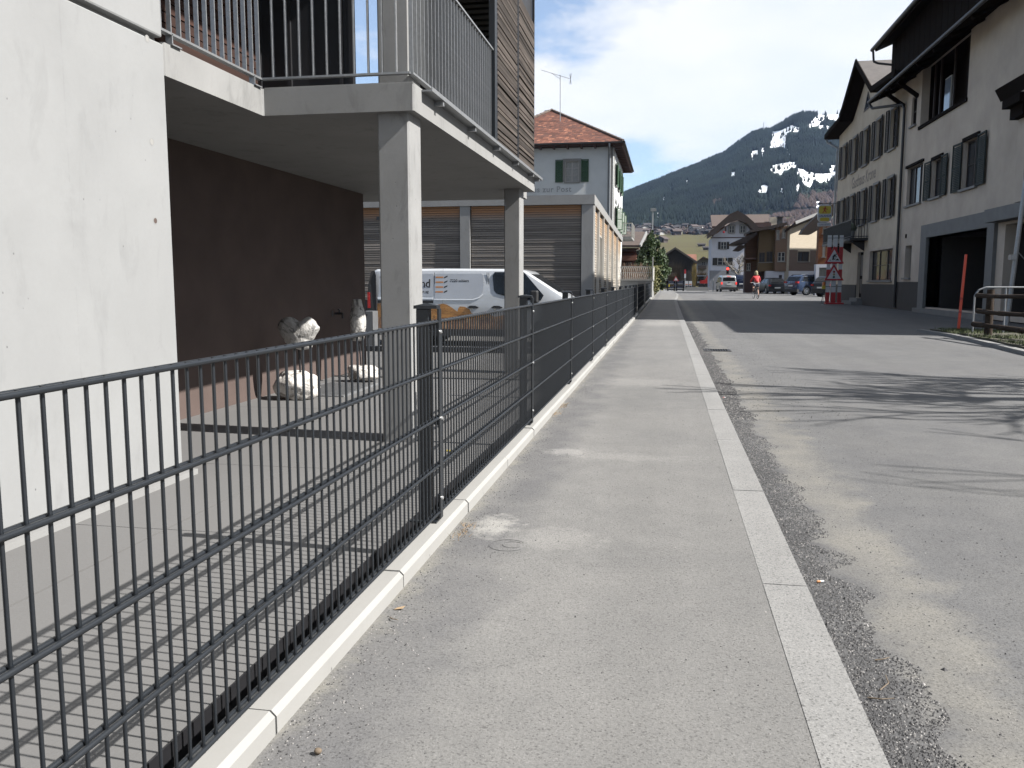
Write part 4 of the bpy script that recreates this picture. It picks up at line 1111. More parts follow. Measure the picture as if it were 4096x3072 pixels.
# dry reed plants on the terrace
M_reed = mat('dry_reeds', (0.30, 0.20, 0.14), 0.9, 0.3, 10)
mb = MB()
for k in range(240):
    c0 = Vector((random.gauss(-2.05, .38), 57.9+random.uniform(-.3, .5), 1.2)); h = random.uniform(.5, 1.15); d = Vector((random.uniform(-.35, .35), random.uniform(-.2, .2), h))
    w = random.uniform(.012, .03); mb.poly([c0, c0+Vector((w, 0, 0)), c0+d+Vector((w*.5, 0, 0)), c0+d])
rp = thing('reed_plant', 'dry brown ornamental reeds behind the pale terrace balustrade', 'plant', (-2.05, 57.9, 1.2)); mb.build('stalks', M_reed, rp, kind='stuff')

# ================================================================ street lamp by the terrace
lm = thing('street_lamp', 'tall slim grey street lamp rising behind the green tree by the terrace', 'street lamp', (-1.2, 70, 0))
lt = aty(2611, 836, 70)
MB().tube((lt.x, 70, 0), (lt.x, 70, lt.z-.15), .075, .05, 8).build('pole', M_steel, lm)
MB().box(lt.x-.16, lt.x+.26, 69.75, 70.25, lt.z-.15, lt.z+.05).build('lamp_head', M_steel, lm)
# ================================================================ inn and house on the right, in the shade
M_cream = mat('cream_render', (0.56, 0.485, 0.385), 0.92, 0.12, 1.1, bump=.3, bscale=40, spec=.2)
M_cream2 = mat('warm_grey_render', (0.56, 0.485, 0.405), 0.92, 0.14, .9, bump=.3, bscale=40, spec=.2)
M_plinth = mat('dark_plinth_render', (0.050, 0.043, 0.038), 0.9, 0.2, 2.5, bump=.3)
M_dshut = mat('dark_green_shutter', (0.018, 0.028, 0.024), 0.85, 0.15)
M_gshut = mat('grey_shutter', (0.034, 0.031, 0.028), 0.85, 0.15)
M_stonef = mat('sandstone_surround', (0.125, 0.100, 0.085), 0.85, 0.15, 5)
M_dwood = mat('dark_brown_wood', (0.014, 0.010, 0.008), 0.95, 0.3, 4.0, stretch=(6, .6, 6), bump=.3, bscale=20, spec=0.05)
M_dkint = mat('dark_interior', (0.006, 0.006, 0.006), 0.9, 0.3, spec=0.0)
M_brfr = mat('brown_window_frame', (0.030, 0.018, 0.013), 0.6, 0.15)
M_gcon = mat('grey_portal_concrete', (0.185, 0.185, 0.178), 0.85, 0.15, 3.0, bump=.25)
Uy = Vector((0, -1, 0)); Vz = Vector((0, 0, 1)); Nx = Vector((-1, 0, 0))
GX = 9.1
inn = thing('guesthouse', 'cream guesthouse with two rows of shuttered windows and a small iron balcony', 'building', (14, 43.7, 0))
O = Vector((GX, 50.6, 0)); Wd = 50.6-36.95
cs = [48.95, 46.42, 43.92, 41.40, 38.85]
ups = [(50.6-c-.50, 6.55, 50.6-c+.50, 8.22) for c in cs]; los = [(50.6-c-.50, 3.78, 50.6-c+.50, 5.38) for c in cs]
door = (50.6-44.55, .30, 50.6-43.3, 2.48); gw = (50.6-41.95, 1.12, 50.6-37.85, 2.44)
mb = MB(); facade(mb, O, Uy, Vz, Nx, Wd, 9.0, ups+los+[door, gw], .2)
mb.poly([(GX, 50.6, 9.0), (GX, 36.95, 9.0), (GX, 40.3, 9.25), (GX, 43.76, 11.18), (GX, 47.2, 9.25)])
mb.poly([(GX, 50.6, 0), (GX, 50.6, 9.0), (22, 50.6, 9.0), (22, 50.6, 0)])
mb.poly([(GX, 36.95, 0), (22, 36.95, 0), (22, 36.95, 9.0), (GX, 36.95, 9.0)])
mb.build('wall', M_cream, inn)
for h in ups:
    window(inn, O, Uy, Vz, Nx, h, .15, 2, 3, M_brfr, glass=M_pane, surround=(.11, M_sill))
    shutter(inn, O, Uy, Vz, Nx, h[0]-.47, h[0]-.13, h[1]-.02, h[3]+.03, M_gshut, R(6), 'r'); shutter(inn, O, Uy, Vz, Nx, h[2]+.13, h[2]+.47, h[1]-.02, h[3]+.03, M_gshut, R(6), 'l')
for h in los:
    window(inn, O, Uy, Vz, Nx, h, .15, 2, 3, M_brfr, glass=M_pane, surround=(.11, M_sill))
    shutter(inn, O, Uy, Vz, Nx, h[0]-.47, h[0]-.13, h[1]-.02, h[3]+.03, M_gshut, R(6), 'r'); shutter(inn, O, Uy, Vz, Nx, h[2]+.13, h[2]+.47, h[1]-.02, h[3]+.03, M_gshut, R(6), 'l')
window(inn, O, Uy, Vz, Nx, gw, .15, 3, 2, M_brfr, glass=M_pane, surround=(.12, M_cream2))
dr = MB().box(GX+.14, GX+.2, 43.3, 44.55, .30, 2.48).build('door', M_dwood, inn)
MB().box(GX+.12, GX+.139, 43.42, 43.9, .5, 1.2).box(GX+.12, GX+.139, 43.96, 44.43, .5, 1.2).box(GX+.12, GX+.139, 43.42, 44.43, 1.35, 2.35).build('door_panel', M_brfr, dr)
MB().box(GX-.55, GX, 42.9, 45.1, -.03, .14).box(GX-.25, GX, 43.1, 44.8, .14, .29).build('step', M_gcon, inn)
pl = MB(); pl.box(GX-.035, GX+.01, 44.57, 50.6, -.05, .92).box(GX-.035, GX+.01, 36.96, 43.28, -.05, .96); pl.build('plinth', M_plinth, inn)
mb = MB(); tw = [(GX-.01, 43.9, 9.95), (GX-.01, 44.65, 9.12), (GX-.01, 43.1, 9.12)]; mb.prism(tw, (-.02, 0, 0)); fo = mb.build('attic_window', M_brfr, inn)
mb = MB(); mb.prism([(GX-.035, 43.88, 9.78), (GX-.035, 44.4, 9.2), (GX-.035, 43.35, 9.2)], (-.004, 0, 0)); mb.build('pane', M_pane, fo)
put_text('lettering', 'Gasthaus Krone', .80, (GX-.003, 46.75, 5.72), (0,-1,0), (-1,0,0), mat('faded_script', (0.24, 0.205, 0.17), .9, .3, 10), inn, extrude=.002, bold=.012, sx=.98)
RXf = 8.45
def innroof(side):
    s = side; y0 = 43.76; yk = y0+s*3.42; yt = y0+s*7.6
    for (a, b, za, zb_) in ((y0, yk, 11.30, 9.36), (yk, yt, 9.36, 9.12)):
        roof_slab(rm, (RXf, a, za), (23, a, za), (23, b, zb_), (RXf, b, zb_), .20, 0, 1)
rm = MB(); innroof(1); innroof(-1); ro = rm.build('roof', [M_tileG, M_dwood], inn)
mb = MB(); mb.beam((RXf-.01, 43.76, 11.28), (RXf-.01, 47.18, 9.34), .04, .26).beam((RXf-.01, 43.76, 11.28), (RXf-.01, 40.34, 9.34), .04, .26).beam((RXf-.01, 47.18, 9.30), (RXf-.01, 51.36, 9.06), .04, .22).beam((RXf-.01, 40.34, 9.30), (RXf-.01, 36.2, 9.06), .04, .22)
mb.build('bargeboard', M_dwood, ro)
mb = MB(); mb.tube((RXf, 51.42, 9.02), (23, 51.42, 9.02), .07, .07, 8); mb.path([(RXf+.1, 51.42, 8.98), (RXf+.12, 51.2, 8.75), (GX-.02, 50.75, 8.35), (GX-.08, 50.68, 8.1), (GX-.08, 50.68, 0)], .055, 8); mb.build('gutter', M_steel, inn)
bal = MB().box(8.30, GX-.001, 42.5, 49.9, 2.98, 3.09).build('balcony', M_black, inn)
mb = MB()
for z in (3.16, 3.92): mb.beam((8.34, 42.52, z), (8.34, 49.88, z), .035, .035); mb.beam((8.34, 42.52, z), (GX, 42.52, z), .035, .035); mb.beam((8.34, 49.88, z), (GX, 49.88, z), .035, .035)
hr = mb.build('handrail', M_black, bal)
bm_ = MB().box(-.012, .012, -.012, .012, 3.09, 3.92).mesh('baluster')
for k in range(61):
    o = link('baluster', bm_, M_black, hr); o.location = (8.34, 42.6+k*.12, 0)
for k in range(6):
    for y in (42.52, 49.88): o = link('baluster', bm_, M_black, hr); o.location = (8.44+k*.12, y, 0)
for k in range(3): MB().prism([(GX, 43.2+k*3, 2.979), (8.4, 43.2+k*3, 2.979), (GX, 43.2+k*3, 2.5)], (0, .08, 0)).build('bracket', M_black, bal)
tg = thing('balcony_plant_pot', 'pale pot with a rounded plant on the iron balcony', 'plant pot', (8.6, 43.3, 2.92))
MB().tube((8.7, 44.2, 3.09), (8.7, 44.2, 3.5), .13, .17, 10).build('pot', M_lowc, tg); mb = MB(); mb.ico((8.7, 44.2, 3.64), .2, 2, 0, (1, 1, 1.1), .4, 3); mb.build('foliage', mat('pot_plant', (0.10, 0.12, 0.08), .8, .3), tg)

# ---- beer sign hanging from the inn corner
M_yel = mat('yellow_sign_face', (0.60, 0.47, 0.04), 0.4, 0.05); M_wht = mat('white_sign_face', (0.60, 0.62, 0.63), 0.4, 0.04)
M_redp = mat('red_sign_paint', (0.42, 0.018, 0.022), 0.45, 0.06); M_blu = mat('blue_print', (0.03, 0.06, 0.22), 0.5, 0.05)
bs = thing('beer_sign', 'rounded yellow and white brewery sign hanging out from the guesthouse corner', 'sign', (8.6, 50.0, 3.5))
YS = 50.0
c0 = aty(3299.5, 853, YS); sw_, sh_ = .36, .47
def srect(cx, cz, hw, hh, rad, n=5):
    P = []
    for (sx_, sz_, a0) in ((1, 1, 0), (-1, 1, 90), (-1, -1, 180), (1, -1, 270)):
        for k in range(n+1):
            t = R(a0+90*k/n); P.append((cx+sx_*(hw-rad)+math.cos(t)*rad, cz+sz_*(hh-rad)+math.sin(t)*rad))
    return P
mb = MB(); mb.prism([(x, YS, z) for x, z in srect(c0.x, c0.z, sw_, sh_, .22)], (0, .16, 0)); mb.build('light_box', M_wht, bs)
for (dz, hh, m) in ((.18, .21, M_yel), (-.33, .10, M_yel)):
    mb = MB(); mb.prism([(x, YS-.004, z) for x, z in srect(c0.x, c0.z+dz, sw_-.05-(0 if dz > 0 else .06), hh, .09)], (0, .003, 0)); mb.build('colour_field', m, bs)
mb = MB()      # dancing red figure
for (a, b, w) in (((0, .30), (-.02, .16), .07), ((-.02, .16), (-.12, .02), .05), ((-.02, .16), (.08, .04), .05), ((0, .26), (.14, .20), .04), ((0, .26), (-.13, .22), .04)):
    mb.beam((c0.x+a[0], YS-.006, c0.z+a[1]), (c0.x+b[0], YS-.006, c0.z+b[1]), w, .004, up=(0,1,0))
mb.disc((c0.x+.01, YS-.008, c0.z+.335), (0, -1, 0), .035, 10); mb.build('emblem', M_redp, bs)
put_text('lettering', 'CALANDA', .15, (c0.x-.33, YS-.006, c0.z-.19), (1,0,0), (0,-1,0), M_blu, bs, bold=.004, sx=.95)
mb = MB(); mb.prism([(x, YS, z) for x, z in srect(c0.x, c0.z-.60, .34, .10, .03)], (0, .1, 0)); mb.build('lower_board', M_wht, bs)
put_text('lettering', 'Gasthaus Krone', .085, (c0.x-.30, YS-.004, c0.z-.63), (1,0,0), (0,-1,0), M_blu, bs, sx=.95)
mb = MB(); mb.beam((c0.x-.3, YS+.08, c0.z+.53), (GX, YS+.08, c0.z+.53), .03, .03); mb.tube((c0.x-.2, YS+.08, c0.z+.45), (c0.x-.2, YS+.08, c0.z+.53), .01); mb.tube((c0.x+.2, YS+.08, c0.z+.45), (c0.x+.2, YS+.08, c0.z+.53), .01)
mb.build('bracket', M_black, bs)

# ---- right-hand house
rh = thing('garage_house', 'large rendered house with dark wooden top storey and concrete garage opening', 'building', (14, 29, 0))
Y1_ = 36.93; Yn = 23.75; Yl = 18.5
O2 = Vector((GX, Y1_, 0)); u = lambda y: Y1_-y
wa = (u(36.25), 3.98, u(34.2), 5.42); wbn = (u(33.05), 3.98, u(31.85), 5.28); wcn = (u(29.8), 3.95, u(28.4), 5.42)
sm_w = (u(36.15), 6.98, u(35.45), 8.05); log = (u(34.9), 6.78, u(29.75), 8.9)
gar = (u(32.95), .16, u(27.0), 2.62); gar2 = (u(25.9), .16, u(23.95), 2.62); nic = (u(36.0), 1.22, u(35.1), 2.45)
mb = MB(); facade(mb, O2, Uy, Vz, Nx, Y1_-Yn, 9.0, [wa, wbn, wcn, sm_w, log, gar, gar2, nic], .28)
mb.poly([(GX, Yn, 0), (20, Yn, 0), (20, Yn, 9.0), (GX, Yn, 9.0)]); mb.box(GX, 20, Yl, Yn-.002, -.05, 6.9); mb.poly([(GX, Y1_, 9.0), (20, Y1_, 9.0), (20, Y1_, 0), (GX, Y1_, 0)])
mb.build('wall', M_cream2, rh)
window(rh, O2, Uy, Vz, Nx, wa, .14, 3, 1, M_brfr, glass=M_pane)
for h in (wbn, wcn):
    window(rh, O2, Uy, Vz, Nx, h, .16, 2, 2, M_brfr, glass=M_pane)
    w_ = (h[2]-h[0])*.5
    shutter(rh, O2, Uy, Vz, Nx, h[0]-w_-.08, h[0]-.02, h[1]-.03, h[3]+.02, M_dshut, R(2), 'r'); shutter(rh, O2, Uy, Vz, Nx, h[2]+.02, h[2]+w_+.08, h[1]-.03, h[3]+.02, M_dshut, R(2), 'l')
    MB().box(GX-.05, GX+.0, Y1_-h[2]-.05, Y1_-h[0]+.05, h[3]+.001, h[3]+.12).build('lintel', M_dwood, rh)
MB().box(GX-.07, GX, Y1_-wa[2]-.12, Y1_-wa[0]+.12, wa[3]+.001, wa[3]+.10).build('lintel', M_dwood, rh)
window(rh, O2, Uy, Vz, Nx, sm_w, .10, 1, 2, M_redp if False else M_brfr, glass=M_dwood)
window(rh, O2, Uy, Vz, Nx, nic, .24, 1, 1, M_gcon, bar=.03)
# loggia recess in dark wood with a window leaf
lg = MB(); ya, yb_ = Y1_-log[2], Y1_-log[0]
lg.poly([(GX+1.1, yb_, 6.78), (GX+1.1, ya, 6.78), (GX+1.1, ya, 9.0), (GX+1.1, yb_, 9.0)])
lg.poly([(GX+.28, yb_, 6.78), (GX+.28, ya, 6.78), (GX+1.1, ya, 6.78), (GX+1.1, yb_, 6.78)])
lg.poly([(GX+.28, yb_, 6.78), (GX+1.1, yb_, 6.78), (GX+1.1, yb_, 9.0), (GX+.28, yb_, 9.0)]); lg.poly([(GX+.28, ya, 6.78), (GX+.28, ya, 9.0), (GX+1.1, ya, 9.0), (GX+1.1, ya, 6.78)])
lo_ = lg.build('loggia', M_dwood, rh)
MB().box(GX-.06, GX+.05, ya-.04, yb_+.06, 6.66, 6.779).build('sill', M_dwood, lo_)
M_shine = mat('painted_sky_glass', (0.20, 0.24, 0.30), 0.05, 0.1, spec=1.0)  # pale blue base colour paints in the reflection of the sky
wf_ = MB().box(GX+.32, GX+.36, 32.55, 33.25, 6.90, 8.1).build('window_leaf', M_frame, lo_)
MB().box(GX+.305, GX+.319, 32.60, 33.2, 6.98, 8.05).build('pane', M_shine, wf_)
for y in (34.4, 33.7, 32.2): MB().box(GX+.30, GX+.36, y, y+.09, 6.80, 8.9).build('post', M_brfr, lo_)
MB().box(GX+.30, GX+.34, 30.0, 31.0, 6.8, 8.9).build('screen', M_dwood, lo_)
# garage portal
pt = MB()
pt.box(GX-.10, GX+.45, 26.45, 33.65, 2.62, 3.08).box(GX-.10, GX+.45, 32.95, 33.65, -.04, 2.619).box(GX-.10, GX+.45, 26.45, 27.0, -.04, 2.619)
po_ = pt.build('garage_portal', M_gcon, rh)
gi = MB()
for (a, b) in ((27.0, 32.95), (23.95, 25.9)):
    gi.poly([(GX+.28, b, .1), (GX+6, b, .1), (GX+6, b, 2.62), (GX+.28, b, 2.62)]); gi.poly([(GX+.28, a, .1), (GX+.28, a, 2.62), (GX+6, a, 2.62), (GX+6, a, .1)])
    gi.poly([(GX+6, b, .1), (GX+6, a, .1), (GX+6, a, 2.62), (GX+6, b, 2.62)]); gi.poly([(GX+.28, b, 2.62), (GX+6, b, 2.62), (GX+6, a, 2.62), (GX+.28, a, 2.62)]); gi.poly([(GX, b, .12), (GX, a, .12), (GX+6, a, .12), (GX+6, b, .12)])
gi.build('garage_interior', M_plinth, rh)
MB().box(GX+2.6, GX+2.7, 27.02, 32.93, .13, 2.6).build('garage_door', M_dkint, rh); MB().box(GX+2.6, GX+2.7, 23.97, 25.88, .13, 2.6).build('garage_door', M_dkint, rh)
MB().box(GX-.25, GX+.0, 26.4, 33.7, -.05, .12).build('threshold', M_gcon, rh)
MB().box(GX-.035, GX+.01, 33.66, 36.92, -.05, 1.06).build('plinth', M_plinth, rh)
# upper wooden storey, soffits and roof
mb = MB(); mb.box(8.75, 20, Yn, 38.2, 9.0, 10.75); mb.build('timber_storey', M_dwood, rh)
for k in range(22): MB().box(8.735, 8.749, Yn+k*.655, Yn+k*.655+.62, 9.0, 10.6).build('board', M_dwood, rh)
mb = MB(); mb.prism([(8.15, Yn, 8.42), (GX+.3, Yn, 8.95), (GX+.3, Yn, 9.12), (8.15, Yn, 8.58)], (0, 38.9-Yn, 0)); mb.build('canopy_roof', M_dwood, rh)
for k in range(8): MB().beam((8.2, 25+k*1.8, 8.38), (GX-.01, 25+k*1.8, 8.82), .12, .12).build('rafter', M_dwood, rh)
mb = MB(); roof_slab(mb, (8.12, Yn-.3, 10.55), (8.12, 38.5, 10.55), (15, 38.5, 13.4), (15, Yn-.3, 13.4), .16, 0, 1); roof_slab(mb, (22, Yn-.3, 10.4), (22, 38.5, 10.4), (15, 38.5, 13.4), (15, Yn-.3, 13.4), .16, 0, 1)
mb.build('roof', [M_tileB, M_dwood], rh)
mb = MB(); mb.tube((8.06, Yn-.3, 10.5), (8.06, 38.6, 10.5), .075, .075, 8); mb.path([(8.06, 38.4, 10.45), (8.1, 38.38, 10.0), (8.25, 38.3, 9.9), (8.74, 38.0, 9.75)], .045, 8); mb.build('gutter', M_black, rh)
mb = MB(); mb.tube((8.10, Yn, 8.46), (8.10, 39.0, 8.50), .06, .06, 8); mb.path([(8.12, 38.9, 8.4), (8.2, 38.7, 8.2), (8.95, 36.9, 7.98), (GX-.10, 36.82, 7.8), (GX-.10, 36.82, .05)], .055, 8); mb.build('downpipe', M_black, rh)
for y in (37.2, 35.3): MB().beam((GX, y, 7.95), (8.35, y, 8.5), .12, .14).build('brace', M_dwood, rh)
# projecting pent roof with its pillar
mb = MB(); roof_slab(mb, (8.30, 20.5, 6.02), (8.30, 25.0, 6.02), (GX, 25.0, 6.45), (GX, 20.5, 6.45), .34, 0, 1); mb.build('pent_roof', [M_tileB, M_dwood], rh)
MB().box(8.60, GX, 23.9, 24.7, 5.20, 5.62).box(8.45, GX, 23.7, 24.85, 5.50, 5.72).build('bracket', M_dwood, rh)
MB().box(8.80, GX, 24.1, 24.65, 3.1, 5.199).build('pilaster', M_cream2, rh); MB().box(8.70, GX, 20, 26.4, 2.70, 3.06).build('ledge', M_gcon, rh)
for (py, z) in ((35.9, 2.75),): MB().box(GX-.03, GX, py, py+.12, z, z+.15).build('vent', M_dkint, rh)

# ================================================================ roadworks signpost
YB = 43.6; pxm = 3430/YB
st = thing('roadworks_signpost', 'red and white striped three-board post with two triangular roadworks signs', 'road sign', (7.85, YB, -.03))
def zz_(py): return aty(3336, py, YB).z
MB().box(aty(3301, 1210, YB).x, aty(3372, 1210, YB).x, YB-.2, YB+.35, -.03, .07).build('foot', M_redp, st)
MB().box(aty(3290, 1210, YB).x, aty(3374, 1210, YB).x, YB-.25, YB+.4, -.034, -.005).build('base_tray', M_lowc, st)
bands = [(941, 988, 1), (988, 1056, 0), (1056, 1078, 1), (1078, 1122, 0), (1122, 1169, 1), (1169, 1210, 0)]
for (xa, xb) in ((3305, 3321), (3327, 3345), (3353, 3368)):
    x0, x1 = aty(xa, 1100, YB).x, aty(xb, 1100, YB).x
    b0 = MB().box(x0+.03, x1-.03, YB+.03, YB+.10, .0, zz_(945)).build('board_post', M_anth, st)
    for (p0, p1, w) in bands:
        MB().box(x0, x1, YB, YB+.028, max(.07, zz_(p1)), zz_(p0)).build('stripe_panel', M_wht if w else M_redp, b0)
    MB().box(x0-.004, x1+.004, YB-.006, YB+.034, zz_(953), zz_(951)).box(x0-.004, x1+.004, YB-.006, YB+.034, zz_(1147), zz_(1145)).build('strap', M_anth, b0)
def tri_sign(ax, ay, by, xl, xr, kind):
    a = aty(ax, ay, YB-.06); l = aty(xl, by, YB-.06); r = aty(xr, by, YB-.06); c = (a+l+r)/3
    mb = MB(); mb.prism([a, r, l], (0, .02, 0)); so = mb.build('triangle_sign', M_redp, st)
    k = .70; m2 = MB(); P = [c+(p-c)*k+Vector((0, -.004, 0)) for p in (a, r, l)]; m2.prism(P, (0, .003, 0)); m2.build('sign_face', M_wht, so)
    ic = MB(); w = (r.x-l.x); cx = c.x; z0 = l.z+.16*w; yb2 = YB-.068
    def B(x0, z0_, x1, z1_, t): ic.beam((cx+x0*w, yb2, z0+z0_*w), (cx+x1*w, yb2, z0+z1_*w), t*w, .003, up=(0,1,0))
    if kind == 'dig':
        B(-.06, .17, .04, .30, .11); B(-.06, .18, -.08, .02, .05); B(-.03, .18, -.01, .02, .05); B(.04, .28, .10, .16, .035); B(.0, .10, .16, .20, .02) if False else B(.02, .03, .12, .22, .018)
        ic.disc((cx+.085*w, yb2-.002, z0+.32*w), (0, -1, 0), .036*w, 10)
        ic.prism([(cx+.04*w, yb2, z0-.0), (cx+.28*w, yb2, z0), (cx+.16*w, yb2, z0+.11*w)], (0, .002, 0)); ic.prism([(cx-.28*w, yb2, z0), (cx-.13*w, yb2, z0), (cx-.2*w, yb2, z0+.045*w)], (0, .002, 0))
        ic.build('pictogram', M_ink, so)
    else:
        for (dz, m) in ((.30, mat('sign_red_dot', (.25, .01, .01), .5)), (.16, mat('sign_amber_dot', (.30, .24, .12), .5)), (.02, mat('sign_green_dot', (.01, .07, .06), .5))):
            d2 = MB(); d2.disc((cx, yb2, z0+dz*w), (0, -1, 0), .062*w, 14); d2.build('signal_dot', m, so)
tri_sign(3338, 984, 1054, 3297, 3376, 'dig'); tri_sign(3336, 1055, 1122, 3296, 3375, 'lights')
wl_ = thing('warning_lamp', 'small orange and yellow warning lamp on thin legs left of the striped signpost', 'lamp', (7.3, 44, 0))
p = aty(3296, 1142, 43.9); MB().tube((p.x, 43.9, p.z), (p.x, 43.9, p.z+.17), .085, .07, 10).build('lens', mat('amber_lens', (.55, .16, .02), .4), wl_)
MB().box(p.x-.09, p.x+.09, 43.84, 43.96, p.z-.17, p.z-.001).build('battery_box', M_yel, wl_)
mb = MB(); 
for dx in (-.12, .10): mb.tube((p.x, 43.9, p.z-.17), (p.x+dx, 43.9-.1, 0), .014, .014, 5)
mb.tube((p.x, 43.9, p.z-.17), (p.x, 44.05, 0), .014, .014, 5); mb.build('leg', M_anth, wl_)

# ================================================================ verge on the right: grass, marker, rail fences, boulder, leaning pole
M_soil = mat('verge_soil', (0.060, 0.055, 0.035), 0.95, 0.3, 8.0, bump=.6, bscale=30)
M_grass = mat('verge_grass', (0.070, 0.088, 0.025), 0.8, 0.35, 5.0, rnd=0)
mb = MB(); vp = [(5.62, 19.9), (5.78, 18.3), (5.66, 16.4), (5.50, 14.2), (5.3, 8), (5.3, -4), (12, -4), (12, 19.0), (7.2, 19.8)]
mb.prism([(x, y, -.05) for x, y in vp], (0, 0, .10)); vg = mb.build('verge', M_soil); vg['kind'] = 'structure'
mb = MB(); ed = [(5.50, 20.2), (5.66, 18.35), (5.55, 16.4), (5.38, 14.2), (5.18, 8), (5.18, -4)]
for (a, b) in zip(ed[:-1], ed[1:]): mb.beam((a[0], a[1], -.02), (b[0], b[1], -.02), .13, .09)
o = mb.build('verge_edging', M_kerbR); o['kind'] = 'structure'
V = []; F = []
rng = random.Random(5)
for k in range(9000):
    y = rng.uniform(12.5, 19.9); x = 5.62+abs(rng.gauss(0, .9)) if rng.random() < .8 else rng.uniform(5.7, 9)
    if x > 9: continue
    if noise.noise(Vector((x*1.6, y*1.2, 0))) < -.18: continue
    h = rng.uniform(.02, .075); a = rng.uniform(0, 6.28); w = .006+.003*rng.random(); dx, dy = math.cos(a), math.sin(a); l = rng.uniform(-.05, .05)
    b = len(V); V += [(x-dx*w, y-dy*w, .045), (x+dx*w, y+dy*w, .045), (x+dy*l, y+dx*l, .045+h)]; F.append((b, b+1, b+2))
mb = MB(); mb.add(V, F); o = mb.build('grass_tufts', M_grass); o['kind'] = 'stuff'; o['label'] = 'green grass along the verge'
mk = thing('snow_marker', 'tall orange-red plastic snow marker pole leaning at the verge corner', 'marker pole', (6.1, 19.6, 0))
M_mk = mat('orange_red_plastic', (0.62, 0.060, 0.022), 0.35, 0.06)
a, b = aty(3833, 1318, 19.6), aty(3864, 1018, 19.6); a.z = max(a.z, 0)
MB().tube(a, b, .030, .027, 12).build('pole', M_mk, mk)
mb = MB()
for t in (.22, .40): c = a.lerp(b, t); mb.tube(c, a.lerp(b, t+.03), .0305, .0305, 12)
mb.build('band', mat('darker_red_band', (0.30, 0.02, 0.015), .5), mk)
rf_ = thing('wooden_rail_fence', 'dark weathered wooden rail fence with round rails beside the grass verge', 'fence', (6.2, 16, 0))
rng = random.Random(9)
M_oldw = mat('old_brown_rail_wood', (0.050, 0.038, 0.030), .95, .4, 3, stretch=(9, 1, 9), bump=.6, bscale=14, spec=.1)
P0_, P1_ = Vector((5.95, 18.15, 0)), Vector((6.75, 12.2, 0))
for (z0, z1, e) in ((.80, .78, 0), (.50, .50, .1), (.24, .19, -.12)):
    d = (P1_-P0_); q0 = P0_+d*e*.1+Vector((0, 0, z0)); pts = [q0+Vector((0, 0, 0))]
    n = 7
    for k in range(1, n+1): pts.append(P0_+d*(k/n)+Vector((rng.uniform(-.015, .015), 0, z0+(z1-z0)*k/n+rng.uniform(-.022, .022))))
    mb = MB(); r_ = .045
    for k, (p, q) in enumerate(zip(pts[:-1], pts[1:])): mb.tube(p, q, r_+rng.uniform(-.010, .010), r_+rng.uniform(-.010, .010), 9)
    mb.build('rail', M_oldw, rf_)
for k in (0.06, .55, .98):
    c = P0_.lerp(P1_, k)+Vector((.07, 0, 0)); MB().tube(c, c+Vector((.0, 0, .92)), .075, .065, 9).build('post', M_oldw, rf_)
mr_ = thing('metal_handrail', 'thin galvanised tube handrail behind the wooden rail fence', 'railing', (7, 18, 0))
mb = MB(); mb.path([(6.05, 18.6, .05), (6.05, 18.6, .78), (6.12, 18.6, .90), (6.25, 18.6, .955), (10.5, 18.6, .955)], .018, 8); mb.build('rail', M_steel, mr_)
for x in (6.62, 7.9, 9.2): MB().tube((x, 18.6, 0), (x, 18.6, .95), .018, .018, 8).build('post', M_steel, mr_)
bd = rock_mesh((7.0, 17.3, .08), .33, .25, .16, 23); tag(bd.build('boulder', M_stone), 'rounded pale boulder lying in the grass at the right edge', 'stone')
lp = thing('leaning_pole', 'grey metal pole leaning outward in front of the garage', 'pole', (7.6, 21.3, 0))
a = aty(4025, 1308, 21.0); b = aty(4094, 790, 21.0); dd = (b-a).normalized()
MB().tube(a, a+dd*5.2, .052, .048, 12).build('pole', M_steel, lp); c = aty(4056, 1030, 21.0); MB().box(c.x-.10, c.x+.02, 20.9, 21.05, c.z-.05, c.z+.06).build('clamp', M_steel, lp)
p1 = aty(4066, 1000, 21.0); MB().tube(p1, p1+Vector((.55, .1, -.6)), .012, .012, 6).build('stay', M_steel, lp)

# ================================================================ bare trees standing on the right, outside the picture, throwing the branch shadows
M_bark = mat('bare_bark', (0.060, 0.050, 0.040), 0.9, 0.3, 8.0, stretch=(3, 3, .5), bump=.5, bscale=15)
def bare_tree(name, label, base, H, seed, r0=.16, spread=.75, lean=(0, 0, 0), depth=6, group=None, minr=.006, fork=.22):
    rng = random.Random(seed); tr = thing(name, label, 'tree', base, 0, group)
    tk = MB(); br = MB()
    def grow(p, d, L, r, lv):
        n = 3; q = p.copy(); mbx = tk if lv == 0 else br
        for k in range(n):
            d2 = (d+Vector((rng.uniform(-1, 1), rng.uniform(-1, 1), rng.uniform(-.4, .6)))*.13).normalized()
            q2 = q+d2*(L/n); r2 = max(minr*.7, r*(1-.28/n*(k+1))); mbx.tube(q, q2, r*(1-.28/n*k), r2, 6 if lv < 3 else 4, caps=False); q = q2; d = d2
            if lv > 0 and lv < depth and rng.random() < .75 and r > minr:
                s = Vector((rng.uniform(-1, 1), rng.uniform(-1, 1), rng.uniform(-.2, .7))).normalized(); grow(q, (d*.6+s*spread).normalized(), L*rng.uniform(.45, .7), r*.5, lv+1)
        if lv < depth and r > minr:
            for k in range(2 if lv else 3):
                s = Vector((rng.uniform(-1, 1), rng.uniform(-1, 1), rng.uniform(-.1, .8))).normalized(); grow(q, (d+s*spread).normalized(), L*rng.uniform(.62, .82), r*.64, lv+1)
    grow(Vector(base), (Vector((0, 0, 1))+Vector(lean)).normalized(), H*.30, r0, 0)
    tk.build('trunk', M_bark, tr); br.build('crown', M_bark, tr); return tr
bare_tree('bare_tree', 'bare broad tree right of the street throwing thin shadows on the road', (11.2, 8.9, 0), 8.9, 21, .20, .60, (-.31, 0, 0), 5, fork=.3)
